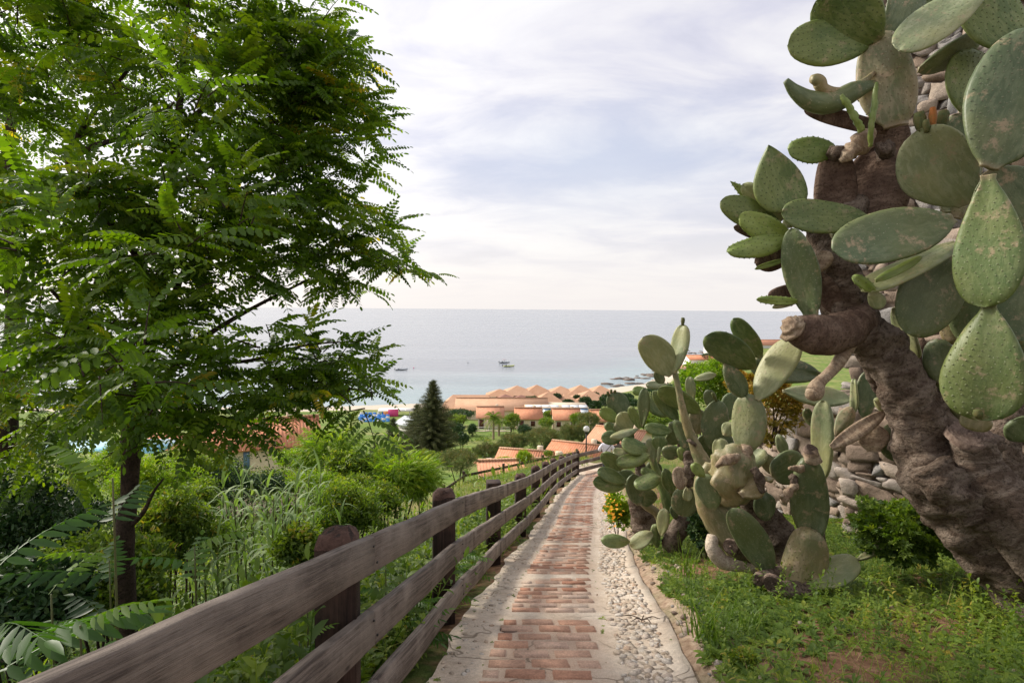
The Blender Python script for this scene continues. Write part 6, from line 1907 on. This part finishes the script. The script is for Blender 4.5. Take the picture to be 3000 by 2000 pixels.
# street lamp
Lp = at(1716, 1400, 31.5)
lamp = thing('street_lamp', 'street lamp with a glass globe on a thin dark post beyond the landing', 'lamp', Lp)
mb = MB(); top = at(1716, 1268, 31.5); top[0], top[1] = Lp[0], Lp[1]
tube(mb, [Lp - [0, 0, .6], Lp + [0, 0, .5], top], [.055, .045, .035], 10, 3); mb.build('pole', DARKM, lamp, smooth=True)
mb = MB(); tube(mb, [top, top + [0, 0, .05], top + [0, 0, .12]], [.05, .09, .10], 12, 2); mb.build('collar', DARKM, lamp, smooth=True)
mb = MB(); gc = top + [0, 0, .26]
a = np.linspace(-1, 1, 10)
tube(mb, [gc + [0, 0, .17 * q] for q in np.sin(a * 1.5)], [.17 * math.cos(q * 1.5) + .004 for q in a], 18, 2); mb.build('globe', GLOBE, lamp, smooth=True)
mb = MB(); tube(mb, [gc - [0, 0, .08], gc, gc + [0, 0, .05]], [.03, .045, .02], 8, 2); mb.build('bulb', WALLW, lamp, smooth=True)

# ------------------------------------------------------------------ boats
def boat(label, px, py, Z, L, hd, tube_m, extra):
    c = at(px, py, Z); c[2] = 0.0
    root = thing('inflatable_boat', label, 'boat', c, 'small boats moored off the beach')
    u = np.array([math.cos(hd), math.sin(hd), 0]); v = np.array([-u[1], u[0], 0])
    mb = MB()
    hull = []
    ks = np.linspace(0, 1, 7)
    for q in ks:
        w = L * .17 * (1 - q ** 3) + .02
        for s, z in ((-1, .45), (-.55, .05), (0, -.1), (.55, .05), (1, .45)):
            hull.append(c + u * L * (q - .5) + v * w * s + [0, 0, z + .25 * q ** 2])
    k = np.arange(35).reshape(7, 5)
    mb.add(hull, [np.stack([k[:-1, :-1], k[:-1, 1:], k[1:, 1:], k[1:, :-1]], -1).reshape(-1, 4), k[0][None]])
    mb.add([h for h in (np.array(hull)[k[:, 0]] * .9 + np.array(hull)[k[:, 4]] * .1)] + [h for h in (np.array(hull)[k[:, 4]] * .9 + np.array(hull)[k[:, 0]] * .1)], np.stack([np.arange(6), np.arange(6) + 7, np.arange(6) + 8, np.arange(6) + 1], -1))
    mb.build('hull', WHITEM, root)
    for s in (-1, 1):
        mb = MB(); tube(mb, [c + u * L * (-.52) + v * s * L * .18 + [0, 0, .45], c + u * L * .2 + v * s * L * .18 + [0, 0, .5], c + u * L * .42 + v * s * L * .10 + [0, 0, .65], c + u * L * .54 + [0, 0, .8]], [.16, .25, .24, .2], 8, 4)
        mb.build('tube', tube_m, root, smooth=True)
    mb = MB(); mb.box(c + u * (-.05 * L) + [0, 0, .95], (.7, .6, .9), hd); mb.box(c + u * (.0 * L) + [0, 0, 1.5], (.08, .6, .4), hd); mb.build('console', WHITEM, root)
    mb = MB(); mb.box(c + u * (-.22 * L) + [0, 0, .75], (.7, .7, .55), hd); mb.build('seat', DARKM, root)
    mb = MB(); mb.box(c + u * (-.55 * L) + [0, 0, .8], (.45, .4, .65), hd); mb.box(c + u * (-.56 * L) + [0, 0, .3], (.2, .16, .7), hd); mb.build('outboard_motor', DARKM, root)
    if extra:
        mb = MB()
        for s in (-1, 1):
            for q in (-.2, .1):
                mb.box(c + u * q * L + v * s * .6 + [0, 0, 1.3], (.06, .06, 1.7), hd)
        mb.build('canopy_frame', WHITEM, root)
        mb = MB(); mb.box(c + u * (-.05 * L) + [0, 0, 2.15], (L * .34, 1.5, .1), hd); mb.build('canopy', extra, root)
boat('grey and white motor boat alone on the left of the bay', 1176, 1087, 312, 6.4, .18, GREYT, None)
boat('white boat with a pinkish canopy, farther of the two moored together', 1478, 1061, 358, 6.2, .05, GREYT, m_plain('pink canopy', (.55, .3, .33)))
boat('low boat with yellow green tubes, nearer of the two moored together', 1490, 1072, 335, 6.6, .25, YELLT, None)
for px, py, lab in [(1212, 1078, 'small red buoy right of the lone boat'), (1371, 1062, 'dark buoy floating left of the two moored boats')]:
    p = at(px, py, 33.8 / ((py - 904) / FOC)); p[2] = 0
    mb = MB(); tube(mb, [p + [0, 0, -.2], p + [0, 0, .2], p + [0, 0, .5]], [.2, .3, .1], 10, 3); tag(mb.build('buoy', PINK if px < 1300 else DARKM, smooth=True), lab, 'buoy')

# rocks off the right shore
mb = MB()
for i in range(150):
    q = rnd.random()
    x = 40 + q * 190; y = float(shore_y(x)) + rnd.uniform(-8, 26) + (rnd.random() < .4) * rnd.uniform(0, 50) * q
    lump(mb, [x, y, -.2], rnd.uniform(.7, 3.2), 0.35, rnd.random(), i)
for px, py in [(1895, 1095), (1905, 1094), (1886, 1095), (1890, 1121), (2180, 1003), (2200, 1002), (2260, 1003), (2240, 1005), (2020, 1030), (2060, 1029), (2045, 1040), (2010, 1043), (2030, 1030)]:
    for j in range(4):
        p = at(px, py, 33.5 / ((py - 906) / FOC)); lump(mb, [p[0] + rnd.uniform(-4, 4), p[1] + rnd.uniform(-3, 3), 0], rnd.uniform(1.0, 2.4), .4, .2, j + px)
tag(mb.build('sea_rocks', ROCK, smooth=False), 'dark rocks breaking the water along the right shore', 'rocks', kind='stuff')

# ------------------------------------------------------------------ garden trees and shrubs
def conifer(label, px, ytop, ybase, Z, rad, mat='conifer', name='conifer', tiers=17, dens=1.0, vmu=.5, bare=0.10, droop=-.05):
    t, b = at(px, ytop, Z), at(px, ybase, Z)
    b[0] = t[0]; b[1] = t[1]; b[2] = min(b[2], t[2] - 2)
    H = t[2] - b[2]
    root = thing(name, label, 'tree', b)
    mb = MB(); tube(mb, [b - [0, 0, 1.5], b + [0, 0, H * .5], t], [H * .022, H * .014, .02], 8, 4); mb.build('trunk', BARKD, root, smooth=True)
    P, D, S, VV = [], [], [], []
    br = MB()
    for i in range(tiers):
        q = bare + (1 - bare) * (i / tiers) ** 0.92
        R0_ = rad * ((1 - q) ** 0.85) * (0.75 + .25 * math.sin(min(1, (q - bare) * 6 + .6) * 1.57)) + .08 * H / 10
        nb = max(4, int((11 - 6 * q) * dens))
        for j in range(nb):
            a = 6.283 * (j + .5 * (i % 2)) / nb + rng.uniform(-.25, .25)
            L = R0_ * rng.uniform(.72, 1.12)
            u = np.array([math.cos(a), math.sin(a), droop + .12 * q])
            s = b + [0, 0, H * q + rng.uniform(-.1, .1)]
            tube(br, [s, s + u * L * .5, s + u * L + [0, 0, .07 * L]], [.05, .035, .012], 4, 1, caps=False)
            m = max(3, int(L / (.22 * H / 10)))
            for k in range(m):
                f = (k + .6) / m
                side = np.array([-u[1], u[0], 0])
                for sg in (-1, 1, 0):
                    P.append(s + u * L * f + [0, 0, .07 * L * f * f] + rng.normal(0, .04 * H / 10, 3)); D.append(u * .7 + side * sg * .8 + [0, 0, .15 + rng.normal(0, .1)]); S.append(.05 * H * rng.uniform(.7, 1.1) * (1.15 - .5 * f)); VV.append(np.clip(rng.normal(vmu, .17) + .2 * (f - .5), 0, 1))
    P, D, S, VV = map(np.array, (P, D, S, VV))
    B = basis(D)
    K = rng.integers(0, 3, len(P))
    mb = MB()
    for k in range(3):
        m = K == k
        place(mb, T_CLN[k], P[m], B[m] * 1.0, S[m], VV[m])
    mb.build('crown', GREEN[mat], root)
    br.build('branches', BARKD, root)
    return root
conifer('tall dark conifer with level tiers and a pointed tip, centre left', 1268, 1112, 1335, 75, 4.7, tiers=21, dens=1.3, vmu=.62)
conifer('small dark conifer left of the tall one', 1152, 1222, 1420, 68, 3.4, tiers=15, dens=1.2, vmu=.4)
conifer('broad brownish conifer behind and left of the tall one', 1222, 1180, 1350, 84, 5.0, tiers=13, dens=1.4, vmu=.75, name='cypress')
conifer('dark bushy conifer low between the small conifer and the lime shrub', 1100, 1290, 1450, 55, 3.2, tiers=12, dens=1.2, vmu=.35)

OG = 'round oleander shrubs in the resort garden'
SH = [
    (1505, 1292, 48, 30, 86, 'olive', 'oleander with a rusty top below the bungalow with the square window', 'oleander'),
    (1590, 1280, 62, 36, 86, 'olive', 'largest round oleander, with an orange-tinged top, in the middle of the garden', 'oleander'),
    (1665, 1268, 30, 34, 92, 'olive', 'oleander left of the street lamp with a bare stem', 'oleander'),
    (1702, 1262, 34, 34, 94, 'olive', 'oleander directly behind the street lamp', 'oleander'),
    (1725, 1228, 36, 26, 104, 'olive', 'oleander with an orange crown in front of the rightmost bungalow', 'oleander'),
    (1420, 1322, 36, 30, 70, 'olive', 'grey green oleander on the lawn left of the yellow shrubs', 'oleander'),
    (1458, 1318, 26, 26, 74, 'olive', 'small dark oleander right beside the grey green one', 'oleander'),
    (1333, 1253, 34, 18, 112, 'dark', 'clipped dark hedge left of the round ball shrub', 'hedge'),
    (1384, 1256, 15, 18, 112, 'dark', 'narrow clipped hedge block beside the first bungalow', 'hedge'),
    (1353, 1283, 25, 22, 92, 'dark', 'clipped round dark green ball shrub on the lawn', 'ball_shrub'),
    (1536, 1258, 22, 16, 108, 'dark', 'small round dark shrub in front of the brown door', 'shrub'),
    (1600, 1236, 26, 14, 116, 'weed', 'bushy palm-like shrub between two bungalows', 'shrub'),
    (1608, 1213, 18, 12, 132, 'weed', 'bright shrub filling the gap between two bungalow roofs', 'shrub'),
    (1692, 1224, 26, 18, 112, 'weed', 'green shrub in front of the middle bungalow', 'shrub'),
    (1500, 1230, 26, 24, 112, 'weed', 'green tree right of the palm', 'shrub'),
    (1345, 1212, 52, 12, 132, 'dark', 'dark hedge below the wide pale roof', 'hedge'),
    (1340, 1228, 30, 16, 122, 'weed', 'loose green shrubs left of the first bungalow', 'shrub'),
    (1480, 1352, 34, 14, 54, 'lime', 'bright yellow green shrub at the left of the low roof', 'shrub'),
    (1535, 1338, 26, 24, 52, 'lime', 'bright yellow green shrub covering the low roof', 'shrub'),
    (1606, 1328, 14, 8, 56, 'weed', 'small green shrub under the curved gable wall', 'shrub'),
    (1750, 1310, 24, 22, 66, 'dark', 'dark shrub right of the street lamp', 'shrub'),
    (1340, 1345, 66, 36, 44, 'olive', 'feathery pale shrub left of the low roofs', 'shrub'),
    (1240, 1345, 52, 30, 50, 'weed', 'soft green shrub under the tall conifer', 'shrub'),
    (1300, 1305, 32, 16, 80, 'weed', 'low grey shrub on the lawn right of the tall conifer', 'shrub'),
    (1170, 1382, 92, 62, 17, 'lime', 'large bright lime green bush rising behind the second post', 'lime_shrub'),
    (1240, 1400, 50, 42, 18, 'lime', 'right-hand shoulder of lime green bush near the lower fence', 'lime_shrub'),
    (960, 1310, 100, 50, 19, 'lime', 'lime green young locust shrub in front of the red-roofed house', 'lime_shrub'),
    (1020, 1370, 60, 36, 17, 'weed', 'green shrub with yellow tips left of the big lime bush', 'shrub'),
    (860, 1350, 50, 24, 20, 'lime', 'small lime shrub at the foot of the cream house wall', 'lime_shrub'),
    (1330, 1215, 1, 1, 150, 'dark', '', None),
]
for i, (px, py, rx, ry, Z, mt, lab, nm) in enumerate(SH):
    if nm is None: continue
    near_ = Z < 30
    area = rx * ry
    if near_:
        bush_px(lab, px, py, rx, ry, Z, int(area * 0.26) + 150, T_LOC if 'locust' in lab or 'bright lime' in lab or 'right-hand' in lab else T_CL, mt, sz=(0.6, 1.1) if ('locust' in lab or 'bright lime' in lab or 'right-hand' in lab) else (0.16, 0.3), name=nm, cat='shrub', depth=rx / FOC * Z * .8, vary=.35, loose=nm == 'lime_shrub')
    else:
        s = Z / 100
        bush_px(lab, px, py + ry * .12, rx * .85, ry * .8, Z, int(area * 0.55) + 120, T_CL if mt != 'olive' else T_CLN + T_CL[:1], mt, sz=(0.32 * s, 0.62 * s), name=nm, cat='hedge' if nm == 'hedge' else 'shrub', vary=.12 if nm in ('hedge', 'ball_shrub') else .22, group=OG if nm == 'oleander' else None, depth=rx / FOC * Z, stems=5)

TG = 'dark round trees by the beach pavilions'
for px, py, rx, ry, Z, lab in [(1560, 1176, 24, 13, 172, 'round dark tree beside the right red canopy'), (1631, 1162, 14, 7, 178, 'small dark tree against the orange roofs in the middle'), (1690, 1164, 10, 5, 182, 'smallest dark treetop right of the middle roofs'),
                               (1716, 1176, 19, 12, 170, 'round dark tree left of the front right pavilion'), (1745, 1188, 18, 12, 165, 'dark tree at the right end of the roof panels'), (1778, 1172, 22, 16, 172, 'wide dark tree left of the cactus buds'),
                               (1830, 1162, 26, 8, 180, 'flat dark tree right of the cactus buds'), (1745, 1156, 9, 4, 186, 'tiny dark treetop between the last two beach roofs'), (1665, 1180, 16, 8, 170, 'low bush in front of the low pavilion'),
                               (2070, 1042, 16, 7, 330, 'dark tree on the rocky point'), (1850, 1180, 30, 10, 168, 'brownish trees on the slope right of the resort'), (1900, 1230, 60, 20, 120, 'green trees behind the cactus clump'), (1960, 1150, 60, 22, 150, 'green treetops beyond the cactus clump'), (2060, 1100, 50, 16, 200, 'treetops below the pale house by the bay'), (2250, 1060, 80, 14, 260, 'long band of trees on the headland')]:
    bush_px(lab, px, py, rx, ry, Z, int(rx * ry * 1.0) + 120, T_CL, 'dark' if py < 1195 else 'weed', sz=(.5, 1.0), name='round_tree', cat='tree', vary=.15, group=TG, stems=2)

def palm(label, px, ycrown, ybase, Z, fl, n=24):
    t = at(px, ycrown, Z); b = at(px, ybase, Z); b[0], b[1] = t[0], t[1]
    root = thing('palm_tree', label, 'palm', b, 'palm trees in front of the first bungalow')
    mb = MB(); tube(mb, [b - [0, 0, 1], (b + t) / 2, t], [.24, .2, .2], 8, 4, .2, 3); mb.build('trunk', BARKL, root, smooth=True)
    mb = MB(); P, D, S, V_ = [], [], [], []
    for i in range(n):
        a = i * 2.4; e = rng.uniform(-.5, 1.2)
        u = np.array([math.cos(a) * math.cos(e), math.sin(a) * math.cos(e), math.sin(e)])
        for k in range(7):
            f = k / 6
            p = t + u * fl * f - np.array([0, 0, .45 * fl * f * f])
            for s in (-1, 1):
                P.append(p); D.append(u * .6 + np.array([-u[1], u[0], 0]) * s * .8 - [0, 0, .5 * f]); S.append(.48 * fl); V_.append(rng.uniform(.3, .9))
    P, D, S, V_ = map(np.array, (P, D, S, V_))
    place(mb, small_leaf(1.0, .14), P, basis(D), S, V_)
    mb.build('fronds', GREEN['weed'], root)
palm('taller palm tree with a ragged crown in front of the first bungalow', 1446, 1222, 1282, 108, 1.9)
palm('shorter palm tree right behind the taller one', 1462, 1236, 1275, 112, 1.4)

# scrub filling the slope
mb = MB()
def scrub(n, xr, yr, T, sz, v, keep):
    x = rng.uniform(*xr, n); y = rng.uniform(*yr, n)
    m = keep(x, y); x, y = x[m], y[m]
    sel = (np.sin(x * .35 + 1) * np.sin(y * .28) + np.sin(x * .9) * np.sin(y * .8 + 2) * .7 + rng.normal(0, .35, len(x))) > .05
    x, y = x[sel], y[sel]; k = len(x)
    P = np.stack([x, y, terrain(x, y) + rng.uniform(-.1, .6, k) * sz[0]], -1)
    D = rng.normal(size=(k, 3)) + [0, 0, .7]
    K = rng.integers(0, len(T), k); S = rng.uniform(*sz, k); V_ = np.clip(rng.normal(v, .2, k) + .2 * np.sin(x * .5) * np.sin(y * .4), 0, 1)
    B = basis(D)
    for q in range(len(T)):
        mm = K == q
        place(mb, T[q], P[mm], B[mm], S[mm], V_[mm])
scrub(26000, (-22, 4), (8, 45), T_CL, (.2, .55), .5, lambda x, y: ((x < fx(np.clip(y, 0, 27)) - 1.6 - .05 * y) & (x < -.2 * y + 1)) | (y > 34))
scrub(5200, (-60, 30), (42, 110), T_CL, (.4, 1.0), .45, lambda x, y: x < 3 + rng.uniform(-6, 3, len(x)))
scrub(1500, (0, 60), (45, 120), T_CL, (.4, .9), .4, lambda x, y: x > 14)
tag(mb.build('scrub', GREEN['weed']), 'mixed green scrub covering the slope below the fence', 'scrub', kind='stuff')

# ------------------------------------------------------------------ person on the landing
def person():
    f = at(1776, 1389, 27.6)
    zf = float(path_z(27.6)) - .02
    f = np.array([f[0], f[1], zf])
    root = thing('person', 'person in a loose white shirt with a dark shoulder strap beyond the cactus clump', 'person', f)
    def skinned(name, pts, edges, rad, mat):
        me = bpy.data.meshes.new(name)
        me.from_pydata([tuple(p) for p in pts], edges, [])
        o = bpy.data.objects.new(name, me); scene.collection.objects.link(o); o.parent = root
        sk = o.modifiers.new('skin', 'SKIN'); sk.use_smooth_shade = True
        if not me.skin_vertices: me.skin_vertices.new()
        for v, r in zip(me.skin_vertices[0].data, rad):
            v.radius = (r, r) if not isinstance(r, tuple) else r
        me.skin_vertices[0].data[0].use_root = True
        ss = o.modifiers.new('sub', 'SUBSURF'); ss.levels = ss.render_levels = 2
        me.materials.append(mat)
        return o
    body = [(0, 0, .95), (0, 0, 1.15), (0, 0.02, 1.38), (0, 0.01, 1.50), (0, 0, 1.57), (0, 0, 1.66), (0, 0, 1.76),
            (.10, 0, .88), (.12, .10, .50), (.13, .05, .08), (.13, .18, .04), (-.10, 0, .88), (-.12, -.12, .52), (-.13, -.30, .14), (-.13, -.20, .04),
            (.19, 0, 1.42), (.33, -.02, 1.20), (.36, .12, 1.00), (.36, .18, .92), (-.19, 0, 1.42), (-.34, -.02, 1.20), (-.30, .16, 1.04), (-.27, .22, .98)]
    ed = [(0, 1), (1, 2), (2, 3), (3, 4), (4, 5), (5, 6), (0, 7), (7, 8), (8, 9), (9, 10), (0, 11), (11, 12), (12, 13), (13, 14), (2, 15), (15, 16), (16, 17), (17, 18), (2, 19), (19, 20), (20, 21), (21, 22)]
    rd = [(.14, .10), (.13, .10), (.16, .10), .06, .055, (.085, .10), (.05, .06), .09, .065, .045, .035, .09, .065, .045, .035, .055, .045, .036, .03, .055, .045, .036, .03]
    skinned('body', body, ed, rd, SKIN)
    skinned('shirt', [(0, 0, .88), (0, 0, 1.1), (0, .02, 1.36), (.21, 0, 1.42), (.34, -.02, 1.20), (.365, .08, 1.06), (-.21, 0, 1.42), (-.35, -.02, 1.20), (-.32, .10, 1.09), (0, .01, 1.47)],
            [(0, 1), (1, 2), (2, 3), (3, 4), (4, 5), (2, 6), (6, 7), (7, 8), (2, 9)], [(.22, .15), (.20, .14), (.20, .13), .085, .09, .085, .085, .09, .085, (.075, .07)], SHIRT)
    skinned('trousers', [(0, 0, .93), (.105, 0, .84), (.125, .10, .50), (.13, .05, .12), (-.105, 0, .84), (-.125, -.12, .52), (-.13, -.29, .17)], [(0, 1), (1, 2), (2, 3), (0, 4), (4, 5), (5, 6)], [(.165, .12), .11, .085, .07, .11, .085, .07], TROUS)
    skinned('hair', [(0, -.02, 1.73), (0, -.05, 1.70), (0, -.075, 1.64)], [(0, 1), (1, 2)], [(.095, .09), (.09, .07), (.06, .045)], HAIR)
    pts = []
    mb = MB()
    for q in np.linspace(0, 1, 14):
        a = q * 2 * math.pi
        pts.append(f + [math.cos(a) * .235 * (1 if True else 1), math.sin(a) * .185, 1.17 + .28 * math.cos(a + .2)])
    tube(mb, pts, [.016] * 14, 6, 2); mb.build('shoulder_strap', DARKM, root, smooth=True)
person()
